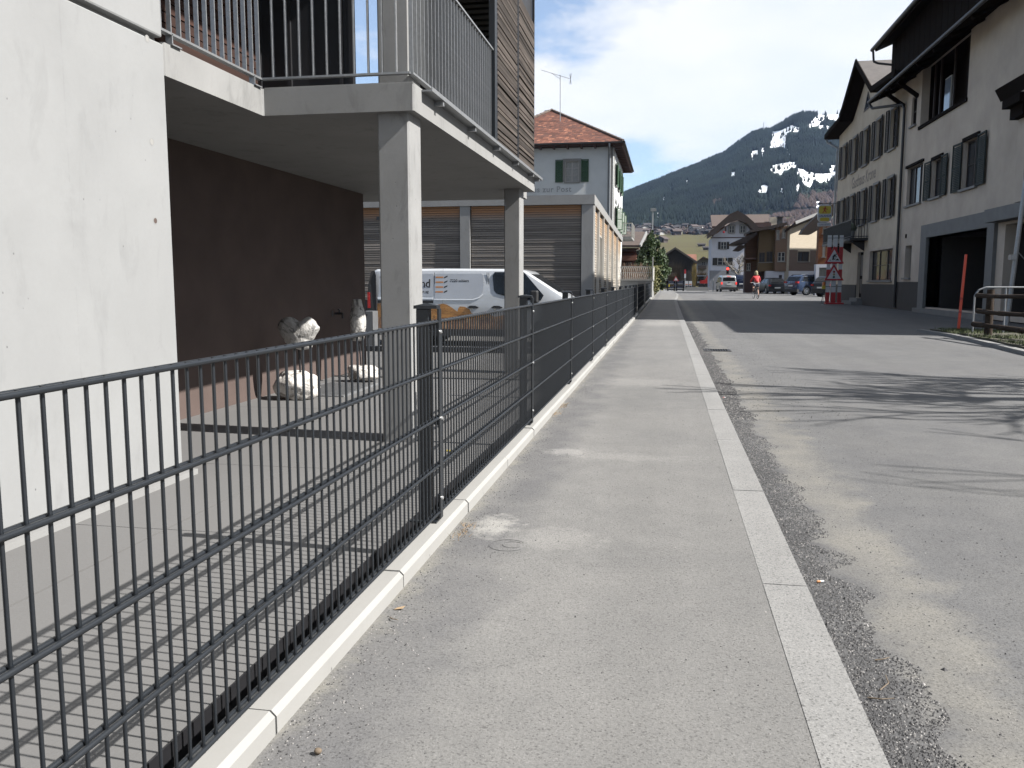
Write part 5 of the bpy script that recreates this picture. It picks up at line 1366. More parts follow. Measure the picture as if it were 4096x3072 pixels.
bare_tree('bare_tree', 'smaller bare tree nearer the camera, its branch shadows reaching the sidewalk', (9.9, 4.4, 0), 8.8, 8, .05, .62, (-.34, .03, 0), 3, minr=.006)
# ================================================================ village end of the street
M_wgrey = mat('lilac_white_render', (0.56, 0.57, 0.62), 0.9, 0.07, 1.0)
M_wgrey2 = mat('pale_grey_render', (0.24, 0.245, 0.26), 0.9, 0.08, 1.0)
M_roofd = mat('dark_brown_roof', (0.034, 0.022, 0.018), 0.85, 0.3, 2.5, bump=.4, bscale=8)
M_chal = wood('chalet_board', (0.075, 0.038, 0.022), (0.15, 0.08, 0.045), .1, (.5, .5, 9))
M_ochre = mat('ochre_boarding', (0.125, 0.082, 0.036), 0.85, 0.12, 1.5, stretch=(1, 1, 9))
M_tan = mat('tan_boarding', (0.17, 0.108, 0.072), 0.85, 0.12, 1.5, stretch=(1, 1, 9))
M_creamw = mat('cream_shingle', (0.50, 0.43, 0.33), 0.85, 0.1, 2.0, stretch=(1, 1, 9), bump=.4, bscale=10)
M_barn = mat('weathered_barn_boards', (0.060, 0.052, 0.048), 0.9, 0.25, 2.0, stretch=(9, 9, .6))
def fac_px(name, parent, x0, x1, ytop, ybot, Y, m, wins=(), fm=M_frame, glass=M_pane, depth=.15, gable=None, wsh=None, D=8.0, back=True):
    """front wall facing the camera between photo columns x0..x1 at distance Y"""
    a = aty(x0, 1127, Y); b = aty(x1, 1127, Y); zt = aty((x0+x1)/2, ytop, Y).z; zb_ = aty((x0+x1)/2, ybot, Y).z
    O = Vector((a.x, Y, zb_)); U = Vector((1, 0, 0)); V = Vector((0, 0, 1)); N = Vector((0, -1, 0)); W = b.x-a.x; Hh = zt-zb_
    hs = []
    for (p0, q0, p1, q1) in wins:
        l = aty(p0, q1, Y); r = aty(p1, q0, Y); hs.append((l.x-a.x, l.z-zb_, r.x-a.x, r.z-zb_))
    mb = MB(); facade(mb, O, U, V, N, W, Hh, hs, depth)
    if gable: mb.poly([(a.x, Y, zt)]+[(b.x, Y, zt)]+[tuple(aty(px, py, Y)) for px, py in gable])
    if back:
        mb.poly([(b.x, Y, zb_), (b.x, Y+D, zb_), (b.x, Y+D, zt), (b.x, Y, zt)]); mb.poly([(a.x, Y+D, zb_), (a.x, Y, zb_), (a.x, Y, zt), (a.x, Y+D, zt)])
    wo_ = mb.build(name, m, parent)
    for h in hs:
        w2 = window(parent, O, U, V, N, h, depth*.7, 2 if h[2]-h[0] < 1.4 else 3, 2, fm, bar=.06, glass=glass)
        if wsh:
            s = (h[2]-h[0])*.5
            shutter(parent, O, U, V, N, h[0]-s, h[0]-.03, h[1], h[3], wsh, slats=False); shutter(parent, O, U, V, N, h[2]+.03, h[2]+s, h[1], h[3], wsh, slats=False)
    return O, U, V, N
# bell-roofed pale house
bh = thing('pale_house', 'pale lilac-grey house with a broad dark curved gable roof above two attic windows', 'building', (7, 118, 0))
YH = 116
g = [(2992, 936), (3000, 932), (2998, 918), (2990, 905), (2975, 893), (2952, 884), (2925, 890), (2905, 903), (2880, 925), (2858, 940), (2845, 945)]
fac_px('wall', bh, 2842, 3008, 950, 1166, YH, M_wgrey, [(2883, 967, 2906, 997), (2870, 1031, 2911, 1061)], gable=[(3004, 940)]+g[2:], wsh=M_gshut)
for (x0, x1) in ((2916, 2938), (2960, 2982)):
    a = aty(x0, 932, YH-.06); b = aty(x1, 902, YH-.06)
    window(bh, (a.x, YH-.12, a.z), (1,0,0), (0,0,1), (0,-1,0), (0, 0, b.x-a.x, b.z-a.z), .05, 2, 2, M_frame, bar=.06, surround=(.12, M_sill))
mb = MB(); l, r = aty(2842, 951, YH-.05), aty(3008, 951, YH-.05); mb.box(l.x, r.x, YH-.06, YH-.001, l.z-.06, l.z+.06); mb.build('cornice', M_dkwood, bh)
mb = MB(); ol = [(2829, 936), (2856, 912), (2890, 882), (2920, 856), (2951, 843), (2985, 862), (3015, 888), (3040, 915), (3048, 925)]
inn_ = [(2829, 955), (2860, 935), (2885, 912), (2912, 892), (2952, 880), (2988, 893), (3005, 912), (3025, 930), (3048, 942)]
for (a, b, c, d) in zip(ol[:-1], ol[1:], inn_[1:], inn_[:-1]):
    mb.prism([aty(*a, YH-1.2), aty(*b, YH-1.2), aty(*c, YH-1.2), aty(*d, YH-1.2)], (0, 1.25, 0)); 
    P, Q = aty(*a, YH-1.2), aty(*b, YH-1.2); mb.poly([P+Vector((0,0,.02)), Q+Vector((0,0,.02)), Q+Vector((0, 11, .02)), P+Vector((0, 11, .02))])
mb.build('roof', M_roofd, bh)
mb = MB()
for (x0, y0, x1, y1) in ((2851, 947, 2853, 920), (2902, 905, 2903, 925), (3002, 915, 3003, 935)):
    mb.beam(aty(x0, y0, YH-.5), aty(x1, y1, YH-.5), .2, .16)
mb.build('bracket', M_dkwood, bh)
b0 = MB(); l, r = aty(2838, 1082, YH-.04), aty(2960, 1166, YH-.04); b0.box(l.x, r.x, YH-.05, YH-.001, r.z, l.z); b0.build('plinth', M_wgrey2, bh)
tag(MB().ico(aty(2895, 928, YH-1), .16, 2, 0, (1, .5, 1)).build('red_ball_ornament', M_redp), 'small red round ornament hanging under the curved gable roof', 'ornament')
# house behind with long brown roof and chimneys
hb = thing('long_roof_house', 'house behind with a long brown tiled roof and two chimneys', 'building', (9, 140, 0))
YL = 138
l, r, lt_ = aty(2848, 905, YL), aty(3090, 905, YL), aty(2853, 858, YL+5)
mb = MB(); roof_slab(mb, (l.x, YL, l.z), (r.x, YL, l.z), (r.x, YL+6, lt_.z), (l.x, YL+6, lt_.z), .3); mb.build('roof', [M_tileB, M_dkwood], hb)
MB().box(l.x+.6, r.x-.6, YL+.6, YL+10, 0, l.z-.1).build('wall', M_chal, hb)
mb = MB(); a, b = aty(3021, 893, YL-1), aty(3085, 890, YL-1); mb.box(a.x, b.x, YL-1, YL, a.z-.6, a.z+.1); mb.build('dormer', M_dkwood, hb)
a, b = aty(3080, 895, YL+1), aty(3107, 868, YL+1); ch1 = MB().box(a.x, b.x, YL+1, YL+2, a.z-1, b.z).build('chimney', M_creamw, hb)
a, b = aty(3110, 890, YL+1), aty(3131, 866, YL+1); mb = MB().box(a.x, b.x, YL+1, YL+1.8, a.z-.5, a.z+.3)
for k in range(4): mb.box(a.x+.02+k*(b.x-a.x-.2)/3, a.x+.18+k*(b.x-a.x-.2)/3, YL+1, YL+1.8, a.z+.3, b.z-.1)
mb.box(a.x-.1, b.x+.1, YL+.9, YL+1.9, b.z-.1, b.z); mb.build('chimney', M_trim, hb)
# brown chalet row, the right part turned to the sun
wc_ = thing('wooden_house', 'brown boarded wooden house with shallow roof and white ground-floor wall', 'building', (10, 86, 0))
YW = 86
fac_px('wall', wc_, 2978, 3029, 935, 1112, YW+1.0, M_chal, [(2986, 1052, 3003, 1082)], fm=M_frame, D=1.5)
fac_px('wall', wc_, 3029, 3096, 920, 1086, YW, M_ochre, [(3036, 1010, 3060, 1049), (3065, 1006, 3091, 1048)], fm=M_brfr, D=1.5)
fac_px('wall', wc_, 3096, 3152, 905, 1084, YW-.5, M_tan, [(3105, 920, 3119, 958), (3128, 914, 3143, 952), (3110, 1008, 3141, 1046)], fm=M_frame, D=1.5)
fac_px('ground_floor_wall', wc_, 3061, 3152, 1084, 1171, YW-.3, M_wgrey, [(3115, 1100, 3128, 1118)], fm=M_brfr, D=1.5)
fac_px('ground_floor_wall', wc_, 2978, 3061, 1086, 1171, YW+.8, M_dkwood, D=1.5)
a, b = aty(3061, 1046, YW-.02), aty(3062, 1012, YW-.02)
mb = MB(); P = [aty(2927, 971, YW-1), aty(2975, 950, YW-1), aty(3027, 927, YW-1), aty(3027, 938, YW-1), aty(2985, 972, YW-1), aty(2955, 975, YW-1)]
mb.prism(P, (0, 7, 0)); mb.build('roof', M_roofd, wc_)
mb = MB(); P = [aty(3000, 921, YW-1.2), aty(3148, 888, YW-1.2), aty(3148, 898, YW-1.2), aty(3098, 912, YW-1.2), aty(3000, 930, YW-1.2)]; mb.prism(P, (0, 7, 0)); mb.build('roof', M_roofd, wc_)
mb = MB(); P = [aty(2938, 1000, YW-.8), aty(2958, 981, YW-.8), aty(2978, 980, YW-.8), aty(2978, 992, YW-.8), aty(2962, 1003, YW-.8)]; mb.prism(P, (0, 3, 0)); mb.build('porch_roof', M_roofd, wc_)
mb = MB(); p, q = aty(2975, 1028, YW-.2), aty(3026, 1034, YW-.2); mb.box(p.x, q.x, YW-.4, YW+.9, q.z-.06, q.z+.06); mb.build('balcony_beam', M_dkwood, wc_)
# sunlit shingled house, turned
ssh = thing('shingled_house', 'house with a sunlit cream shingled wall under a long sloping roof', 'building', (16, 84, 0))
A_ = aty(3153, 1127, 85.2); th_ = R(33); Ud = Vector((math.cos(th_), math.sin(th_), 0)); Nd = Vector((math.sin(th_), -math.cos(th_), 0))
Wl = 5.0
def upx(px):   # distance along the turned wall for a photo column
    r_ = ray(px, 1127); 
    den = Ud.x*r_.y-Ud.y*r_.x
    return (A_.y*r_.x - A_.x*r_.y)/den
WU = upx(3268)
O_ = Vector((A_.x, A_.y, -.1)); ztop = aty(3153, 900, 85.2).z
zw0, zw1 = aty(3190, 1046, 86).z+.1, aty(3190, 1006, 86).z+.1
h = (upx(3187), zw0, upx(3234), zw1)
mb = MB(); facade(mb, O_, Ud, (0,0,1), Nd, WU, ztop+.1, [h], .2); zz1 = ztop+1.25
mb.poly([O_+Vector((0,0,ztop+.1)), O_+Ud*WU+Vector((0,0,ztop+.1)), O_+Ud*WU+Vector((0,0,zz1))])
bk = O_-Nd*1.5; mb.poly([O_, O_+Vector((0,0,ztop)), bk+Vector((0,0,ztop)), bk])
mb.build('wall', M_creamw, ssh); window(ssh, O_, Ud, (0,0,1), Nd, h, .14, 2, 1, M_brfr, bar=.08)
zg = aty(3190, 1084, 86).z
mb = MB(); mb.obox(O_+Ud*(WU/2)+Nd*.03+Vector((0,0,(zg+.1)/2)), Ud*(WU/2), Nd*.03, Vector((0,0,(zg+.1)/2))); mb.build('ground_floor_wall', M_wgrey, ssh)
mb = MB(); zl_, zu_ = zg+.1, 4.15
for (u0, u1, v0, v1) in ((0, h[0]-.05, zl_, zu_), (h[2]+.05, WU, zl_, zu_), (h[0]-.05, h[2]+.05, zl_, h[1]-.08)):
    mb.obox(O_+Ud*((u0+u1)/2)+Nd*.012+Vector((0, 0, (v0+v1)/2)), Ud*((u1-u0)/2), Nd*.010, Vector((0, 0, (v1-v0)/2)))
mb.build('lower_boarding', mat('brown_lower_boarding', (0.145, 0.105, 0.085), .85, .12, 1.5, stretch=(1, 1, 9)), ssh)
E_ = O_+Nd*.9; mb = MB(); e0 = E_-Ud*.2+Vector((0,0,ztop+.12)); e1 = E_+Ud*(WU+.35)+Vector((0,0,zz1+.28)); 
dn_ = Vector((0, 0, -1.5)); mb.prism([e0, e1, e1-Nd*3.0+dn_, e0-Nd*3.0+dn_], (0, 0, .22)); mb.build('roof', M_roofd, ssh)
mb = MB(); mb.beam(e0+Nd*.02+Vector((0,0,.12)), e1+Nd*.02+Vector((0,0,.12)), .05, .26); mb.build('bargeboard', M_lowc, ssh)
# chalet at the right with the big dark eave
cr_ = thing('chalet', 'red-brown chalet with deep dark eave beside the guesthouse', 'building', (14, 75, 0))
YC = 73
fac_px('wall', cr_, 3268, 3338, 905, 1062, YC, wood('orange_chalet_board', (0.10, 0.032, 0.014), (0.21, 0.085, 0.03), .1, (.5, .5, 9)), [(3290, 906, 3304, 934), (3289, 977, 3303, 1027)], D=1.0)
fac_px('garage_wall', cr_, 3262, 3340, 1057, 1190, YC-.3, M_wgrey, [(3272, 1070, 3336, 1186)], fm=M_gcon, glass=mat('garage_door_panel', (.12, .12, .11), .7), D=1.0)
mb = MB(); P = [aty(3205, 935, YC-1.5), aty(3216, 914, YC-1.5), aty(3290, 840, YC-1.5), aty(3360, 800, YC-1.5), aty(3360, 836, YC-1.5), aty(3272, 920, YC-1.5), aty(3245, 936, YC-1.5)]
mb.prism(P, (0, 1.6, 0)); mb.build('roof', M_roofd, cr_)

# barn, small white house, brown-roofed house on the left
bn = thing('barn', 'dark weathered timber barn with a low gable behind the roadworks', 'barn', (1, 150, 0))
YN = 150
mb = MB(); P = [aty(2636, 1165, YN), aty(2782, 1165, YN), aty(2782, 1045, YN), aty(2701, 993, YN), aty(2636, 1034, YN)]; mb.prism(P, (0, 12, 0)); mb.build('wall', M_barn, bn)
mb = MB(); a, b, c = aty(2630, 1034, YN-.8), aty(2701, 988, YN-.8), aty(2787, 1044, YN-.8)
D_ = Vector((0, 14, 0)); t_ = Vector((0, 0, .35)); mb.prism([a, b, b-t_, a-t_], D_); mb.prism([b, c, c-t_, b-t_], D_); mb.build('roof', M_tileG, bn)
for k in range(24):
    x = aty(2640+k*5.9, 1100, YN-.03).x; px = 2640+k*5.9; top = 993+abs(px-2701)*.64
    MB().box(x, x+.17, YN-.03, YN-.001, 0, aty(px, top+6, YN).z).build('board', M_barn, bn)
bn2 = thing('red_roof_shed', 'small shed with a bright red-brown tile roof behind the barn', 'shed', (6, 160, 0))
mb = MB(); P = [aty(2742, 1017, 158), aty(2786, 1017, 158), aty(2787, 1050, 156), aty(2752, 1050, 156)]; mb.prism(P, (0, 0, -.3)); mb.build('roof', mat('red_shed_tile', (0.20, 0.085, 0.055), .85, .25, 2), bn2)
MB().box(P[0].x+.3, P[1].x-.2, 158.3, 166, 0, P[2].z).build('wall', M_barn, bn2)
sw2 = thing('small_white_house', 'small white gabled house with a dark wooden balcony beyond the barn', 'building', (8, 185, 0))
YQ = 180
fac_px('wall', sw2, 2790, 2842, 1045, 1165, YQ, M_wgrey2, [(2806, 1033+14, 2821, 1047+14), (2797, 1093, 2826, 1100)], gable=[(2842, 1040), (2813, 1029), (2790, 1042)], D=9)
mb = MB(); a, b, c = aty(2786, 1046, YQ-1), aty(2813, 1026, YQ-1), aty(2846, 1040, YQ-1); mb.prism([a, b, b-t_, a-t_], D_); mb.prism([b, c, c-t_, b-t_], D_); mb.build('roof', M_roofd, sw2)
mb = MB(); a, b = aty(2791, 1076, YQ-1), aty(2826, 1062, YQ-1); mb.box(a.x, b.x, YQ-1, YQ, a.z, b.z); mb.build('balcony', M_brfr, sw2)
bl = thing('brown_roof_house', 'house with brown tiled roof and red timber gallery behind the terrace', 'building', (-4, 74, 0))
YR = 72
mb = MB(); e0, e1, r0_, r1_ = aty(2470, 990, YR), aty(2558, 990, YR), aty(2470, 935, YR+4), aty(2584, 936, YR+4)
mb.prism([e0, e1, r1_, r0_], (0, 0, .2)); mb.build('roof', M_tileB, bl)
mb = MB(); mb.beam(e1+Vector((.05, 0, .1)), r1_+Vector((.05, 0, .1)), .12, .28); mb.build('bargeboard', M_lowc, bl)
fac_px('wall', bl, 2472, 2553, 992, 1170, YR+1.2, mat('red_timber', (0.115, 0.045, 0.034), .8, .15, 2, stretch=(1, 1, 8)), [(2495, 1046, 2530, 1064)], fm=M_dkwood, D=6)
mb = MB(); a, b = aty(2472, 1042, YR+.4), aty(2545, 1022, YR+.4); mb.box(a.x, b.x, YR+.3, YR+1.2, a.z, b.z); mb.build('gallery', mat('gallery_board', (0.20, 0.085, 0.055), .8, .15, 2, stretch=(1, 1, 8)), bl)
mb = MB(); a, b = aty(2472, 1005, YR+.4), aty(2555, 998, YR+.4); mb.box(a.x, b.x, YR+.3, YR+1.2, a.z, b.z); mb.build('beam', M_dkwood, bl)
hd = thing('clipped_hedge', 'dark clipped hedge block beside the red gallery', 'hedge', (-1.8, 68, 0))

# ---------------- leafy things
def leaf_cloud(name, label, cat, base, shape, n, leaf, m, seed, trunk=None, cols=None):
    rng = random.Random(seed); t = thing(name, label, cat, base)
    if trunk:
        mb = MB(); mb.tube(base, Vector(base)+Vector((0, 0, trunk[0])), trunk[1], trunk[1]*.6, 8); mb.build('trunk', M_bark, t)
    V = []; F = []
    for k in range(n):
        p = Vector(base)+shape(rng); a = Vector((rng.gauss(0, 1), rng.gauss(0, 1), rng.gauss(0, 1))).normalized(); b = a.cross(Vector((rng.gauss(0, 1), rng.gauss(0, 1), rng.gauss(0, 1)))).normalized()
        s = leaf*rng.uniform(.6, 1.3); i = len(V); V += [p-a*s-b*s*.5, p+a*s-b*s*.5, p+a*s*.7+b*s*.6, p-a*s*.7+b*s*.6]; F.append((i, i+1, i+2, i+3))
    mb = MB(); mb.add(V, F); o = mb.build('crown', m, t); return t
M_leafg = mat('evergreen_leaf', (0.040, 0.070, 0.018), 0.6, 0.5, 1.2)
M_leafd = mat('hedge_leaf', (0.014, 0.024, 0.012), 0.7, 0.4, 2.0)
M_leafy = mat('yellow_green_leaf', (0.12, 0.12, 0.03), 0.7, 0.4, 2.0)
def cone_shape(H, Rm):
    def f(rng):
        while True:
            t = rng.random(); prof = Rm*math.sin(min(1, (1-t)*1.25)*math.pi/2)**.8*(1 if t > .3 else .5+.5*t/.3)
            a = rng.uniform(0, 2*math.pi); lump = 1+.16*noise.noise(Vector((math.cos(a)*2, math.sin(a)*2, t*6)))
            q = math.sqrt(rng.uniform(.35, 1)); r = prof*lump*q
            if noise.noise(Vector((math.cos(a)*r*2.2, math.sin(a)*r*2.2, t*H*1.6))) > -.12: return Vector((math.cos(a)*r, math.sin(a)*r, .35+t*(H-.35)))
    return f
tb = aty(2607, 1145, 66)
leaf_cloud('evergreen_tree', 'dense green cone-shaped evergreen tree by the street lamp', 'tree', (tb.x, 66, 0), cone_shape(aty(2607, 922, 66).z, 1.42), 13000, .078, M_leafg, 3, (1.2, .12))
def box_shape(sx_, sy_, sz_):
    def f(rng):
        a = rng.randrange(4); x, y, z = rng.uniform(-sx_, sx_), rng.uniform(-sy_, sy_), rng.uniform(0, sz_)
        if a == 0: y = -sy_*rng.uniform(.9, 1.03)
        elif a == 1: x = sx_*rng.uniform(.9, 1.03)
        elif a == 2: z = sz_*rng.uniform(.93, 1.02)
        return Vector((x, y, z))
    return f
hx = aty(2577, 1100, 67.5).x
for o_ in list(hd.children): pass
bpy.data.objects.remove(hd)
leaf_cloud('clipped_hedge', 'dark clipped hedge block between the red gallery and the cone tree', 'hedge', (hx, 68.2, 0), box_shape(.62, .6, aty(2577, 1002, 67.5).z), 4200, .06, M_leafd, 4)
sx0 = aty(2626, 1120, 62)
leaf_cloud('yellow_green_shrub', 'yellow-green leafy shrub hanging over the fence end', 'shrub', (sx0.x-.15, 62.5, .3), lambda r: Vector((r.gauss(0, .2), r.gauss(0, .3), r.uniform(.1, 1.9))), 900, .055, M_leafy, 6)
M_twig = mat('winter_twigs', (0.125, 0.095, 0.065), 0.9, 0.3, 3)
def twig_bush(name, label, cat, base, rad, H, n, m, seed, w=.03):
    rng = random.Random(seed); t = thing(name, label, cat, base); V = []; F = []
    for k in range(n):
        a = rng.uniform(0, 6.28); e_ = rng.uniform(.3, 1.0); p = Vector(base)+Vector((math.cos(a)*rad*rng.random()*.5, math.sin(a)*rad*rng.random()*.5, rng.uniform(.1, .5)*H)); d = Vector((math.cos(a)*rad*.7*e_, math.sin(a)*rad*.6*e_, H*rng.uniform(.2, .55)))
        s = Vector((w*rng.uniform(.4, 1), 0, 0)); i = len(V); V += [p-s, p+s, p+d]; F.append((i, i+1, i+2))
    mb = MB(); mb.add(V, F); mb.build('twigs', m, t, kind='stuff'); return t
b_ = aty(2700, 1140, 140); twig_bush('bare_bush', 'tall straw-brown bare bush in front of the barn', 'bush', (b_.x, 140, 0), 1.5, 4.6, 1100, M_twig, 5, .035)
b_ = aty(2680, 1140, 139); twig_bush('bare_bush', 'lower brown bush left of the tall straw-coloured one', 'bush', (b_.x, 138, 0), 1.2, 2.8, 900, M_twig, 6, .035)
b_ = aty(2776, 1140, 132); twig_bush('yellow_shrub', 'narrow upright yellow shrub right of the barn', 'shrub', (b_.x, 132, 0), .42, 4.2, 260, mat('yellow_blossom', (0.30, 0.22, 0.07), .8, .4, 4), 7, .045)
b_ = aty(2795, 1140, 134); twig_bush('bare_bush', 'wide reddish-brown bare bush between yellow shrub and white house', 'bush', (b_.x, 135, 0), 1.5, 3.2, 900, M_twig, 8, .03)
# pollarded tree in front of the pale house
pt_ = aty(2950, 1160, 110)
bare_tree('pollarded_tree', 'knobbly pale pollarded tree in front of the lilac-grey house', (pt_.x, 110, 0), 6.0, 14, .16, 1.1, (0, 0, 0), 4, minr=.02)
for o_ in bpy.data.objects:
    if o_.parent and o_.parent.name.startswith('pollarded_tree'): o_.data.materials.clear(); o_.data.materials.append(mat('pale_pollard_bark', (0.20, 0.18, 0.15), .9, .2))

# ---------------- roadworks gear at the end
YB2 = 104
bb = thing('road_barrier', 'pair of dark blue plastic road barriers with pale slots', 'barrier', (-1, YB2, 0))
for (xa, xb) in ((2668, 2701), (2703, 2737)):
    a, b = aty(xa, 1156, YB2), aty(xb, 1124, YB2); z0 = 0; z1 = b.z; W = b.x-a.x
    p_ = MB().box(a.x, b.x, YB2, YB2+.12, z1-.28, z1).box(a.x, b.x, YB2, YB2+.12, z0+.08, z0+.22).box(a.x, b.x, YB2, YB2+.12, z0+.36, z0+.52).box(a.x, a.x+.12, YB2, YB2+.12, z0, z1).box(b.x-.12, b.x, YB2, YB2+.12, z0, z1).build('barrier_panel', M_navy, bb)
    MB().box(a.x+.2, b.x-.2, YB2-.01, YB2+.02, z1-.38, z1-.29).box(a.x+.2, b.x-.2, YB2-.01, YB2+.02, z0+.23, z0+.33).build('slot', M_steel, p_)
    MB().box(a.x+.05, a.x+.18, YB2-.3, YB2+.4, -.03, .08).box(b.x-.18, b.x-.05, YB2-.3, YB2+.4, -.03, .08).build('foot', M_trim, p_)
c = aty(2676, 1138, YB2-.1); tag(MB().box(c.x-.05, c.x+.10, YB2-.16, YB2-.05, c.z-.28, c.z+.05).build('beacon_sleeve', M_yel), 'yellow and red marker clipped to the left end of the blue barrier', 'marker')
ar = thing('arrow_sign', 'red and white arrow sign on a thin tripod at the pavement end', 'road sign', (-1.7, 100, 0))
l, r = aty(2631, 1116, 100), aty(2659, 1106, 100); w = r.x-l.x
mb = MB(); zc = (l.z+r.z)/2; hh = (r.z-l.z)/2+.02
mb.prism([(l.x, 100, zc-hh), (r.x-.15, 100, zc-hh), (r.x, 100, zc), (r.x-.15, 100, zc+hh), (l.x, 100, zc+hh)], (0, .03, 0)); so = mb.build('panel', mat('bright_red_sign', (.55, .03, .01), .5), ar)
MB().box(l.x+w*.30, l.x+w*.68, 99.985, 99.999, zc-hh*.8, zc+hh*.8).build('white_field', M_wht, so)
mb = MB(); cx = (l.x+r.x)/2; mb.tube((cx, 100.02, zc-hh), (cx, 100.02, .55), .025); 
for dx, dy in ((-.45, 0), (.45, -.1), (0, .5)): mb.tube((cx, 100.02, .6), (cx+dx, 100+dy, 0), .022)
mb.build('tripod', M_steel, ar)
ts = thing('roadworks_triangle', 'small red-edged roadworks triangle on a stand behind the blue barrier', 'road sign', (0, 106, 0))
a, l, r = aty(2703, 1104, 106), aty(2692, 1124, 106), aty(2716, 1124, 106)
mb = MB(); mb.prism([a, r, l], (0, .03, 0)); so = mb.build('triangle_sign', M_redp, ts); c = (a+l+r)/3
mb = MB(); mb.prism([c+(p-c)*.62+Vector((0, -.01, 0)) for p in (a, r, l)], (0, .004, 0)); mb.build('sign_face', M_wht, so)
MB().tube((c.x, 106.05, l.z), (c.x, 106.05, 0), .03).build('post', M_steel, ts)
rw = thing('red_white_post', 'slim red and white post standing in front of the barn', 'post', (1.5, 112, 0))
c = aty(2741, 1078, 112); c2 = aty(2741, 1112, 112)
MB().tube((c.x, 112, 0), (c.x, 112, c2.z), .04).build('post', M_steel, rw); MB().box(c.x-.11, c.x+.11, 111.9, 112, c2.z, (c.z+c2.z)/2).build('white_panel', M_wht, rw); MB().box(c.x-.11, c.x+.11, 111.9, 112, (c.z+c2.z)/2+.002, c.z).build('red_panel', M_redp, rw)
bf = thing('site_fence', 'white and orange site hoarding boards right of the blue barrier', 'barrier', (2, 112, 0))
for k in range(2):
    a, b = aty(2740+k*15, 1143, 112), aty(2753+k*15, 1124, 112); p_ = MB().box(a.x, b.x, 112, 112.05, a.z, b.z).build('board', M_wht, bf)
    MB().box(a.x+.05, b.x-.05, 111.98, 111.999, a.z+.12, a.z+.22).build('stripe', mat('orange_board_stripe', (.5, .14, .03), .5) if k == 0 else MATS['orange_board_stripe'], p_)
    for x in (a.x+.05, b.x-.05): MB().box(x-.03, x+.03, 112.05, 112.12, 0, b.z).build('post', M_steel, p_)
kerbw = MB(); a, b = aty(2745, 1148, 108), aty(2835, 1148, 108); kerbw.box(a.x, b.x, 108, 108.3, -.05, .42); tag(kerbw.build('concrete_barrier', M_kerb), 'long low pale concrete kerb block in front of the roadworks', 'kerb block')
ex = thing('red_excavator', 'small bright red digger with a dark cab at the roadworks', 'excavator', (5, 128, 0))
M_exr = mat('excavator_red', (0.55, 0.03, 0.02), .4, .1)
def pb_(x0, y0, x1, y1, Y, d, nm, m, par):
    a, b = aty(x0, y1, Y), aty(x1, y0, Y); return MB().box(a.x, b.x, Y, Y+d, a.z, b.z).build(nm, m, par)
pb_(2800, 1120, 2830, 1134, 126, 1.5, 'body', M_exr, ex); pb_(2792, 1104, 2815, 1124, 126.2, 1.2, 'cab', M_glassc, ex); pb_(2791, 1101, 2824, 1105, 126.1, 1.4, 'cab_roof', M_wht, ex)
for (px, rr) in ((2806, .42), (2826, .42)):
    c = aty(px, 1138, 125.9); MB().tube((c.x, 125.8, .42), (c.x, 126.2, .42), rr, rr, 16).build('wheel', M_tyre, ex)
mb = MB(); mb.beam(aty(2822, 1122, 126.5), aty(2832, 1104, 126.5), .16, .18).beam(aty(2832, 1104, 126.5), aty(2836, 1130, 126.5), .14, .15); mb.build('digger_arm', M_exr, ex)
pb_(2789, 1126, 2798, 1132, 120, .1, 'plate', M_wht, ex); 
tl = thing('traffic_light', 'temporary traffic light showing red behind the silver car', 'traffic light', (9, 108, 0))
c = aty(2911, 1075, 103); MB().box(c.x-.15, c.x+.15, 103, 103.2, c.z-.62, c.z+.20).build('signal_head', M_trim, tl)
m2 = MB(); m2.disc((c.x, 102.98, c.z), (0, -1, 0), .135, 16); m2.build('red_lamp', mat('lit_red_lamp', (.8, .02, .02), .4, .02, emit=((1, .03, .02), 2.2)), tl)
for dz in (-.22, -.44): m2 = MB(); m2.disc((c.x, 102.98, c.z+dz), (0, -1, 0), .09, 12); m2.build('dark_lamp', M_dkint, tl)
MB().tube((c.x, 103.1, -.03), (c.x, 103.1, c.z-.62), .04, .04, 8).build('post', M_steel, tl)
bo_ = thing('bollard', 'thin pale bollard post left of the silver car', 'bollard', (4, 99, 0)); a = aty(2853, 1114, 100); MB().tube((a.x, 100, -.03), (a.x, 100, a.z), .05, .05, 8).build('post', M_steel, bo_)

# ================================================================ cyclist
bk_ = thing('bicycle', 'slim city bicycle ridden away down the sunlit road', 'bicycle', (5.72, 58.6, -.035), R(9))
def ring(mb, c, r, t, n=28, axis=(1, 0, 0)):
    c = Vector(c); P = [c+Vector((0, math.cos(2*math.pi*k/n)*r, math.sin(2*math.pi*k/n)*r)) for k in range(n)]
    for k in range(n): mb.tube(P[k], P[(k+1) % n], t, t, 6, caps=False)
for y in (-.52, .52):
    mb = MB(); ring(mb, (0, y, .345), .33, .020); wo_ = mb.build('wheel', M_tyre, bk_, local=True)
    mb = MB(); ring(mb, (0, y, .345), .305, .008)
    for k in range(14): t = 2*math.pi*k/14; mb.tube((0, y, .345), (0, y+math.cos(t)*.30, .345+math.sin(t)*.30), .003, .003, 4)
    mb.build('spokes', M_steel, wo_, local=True)
mb = MB()
for a, b in (((0, -.52, .345), (0, -.12, .82)), ((0, -.52, .345), (0, -.05, .30)), ((0, -.05, .30), (0, -.16, .90)), ((0, -.05, .30), (0, .34, .78)), ((0, -.13, .76), (0, .33, .85)), ((0, .32, .98), (0, .52, .345))): mb.tube(a, b, .018, .018, 7)
mb.build('frame', M_trim, bk_, local=True)
mb = MB(); mb.path([(-.30, .30, 1.02), (-.12, .36, 1.05), (.12, .36, 1.05), (.30, .30, 1.02)], .014, 7); mb.build('handlebar', M_steel, bk_, local=True)
mb = MB(); mb.box(-.09, .09, -.30, -.04, .90, .95); mb.build('saddle', M_trim, bk_, local=True)
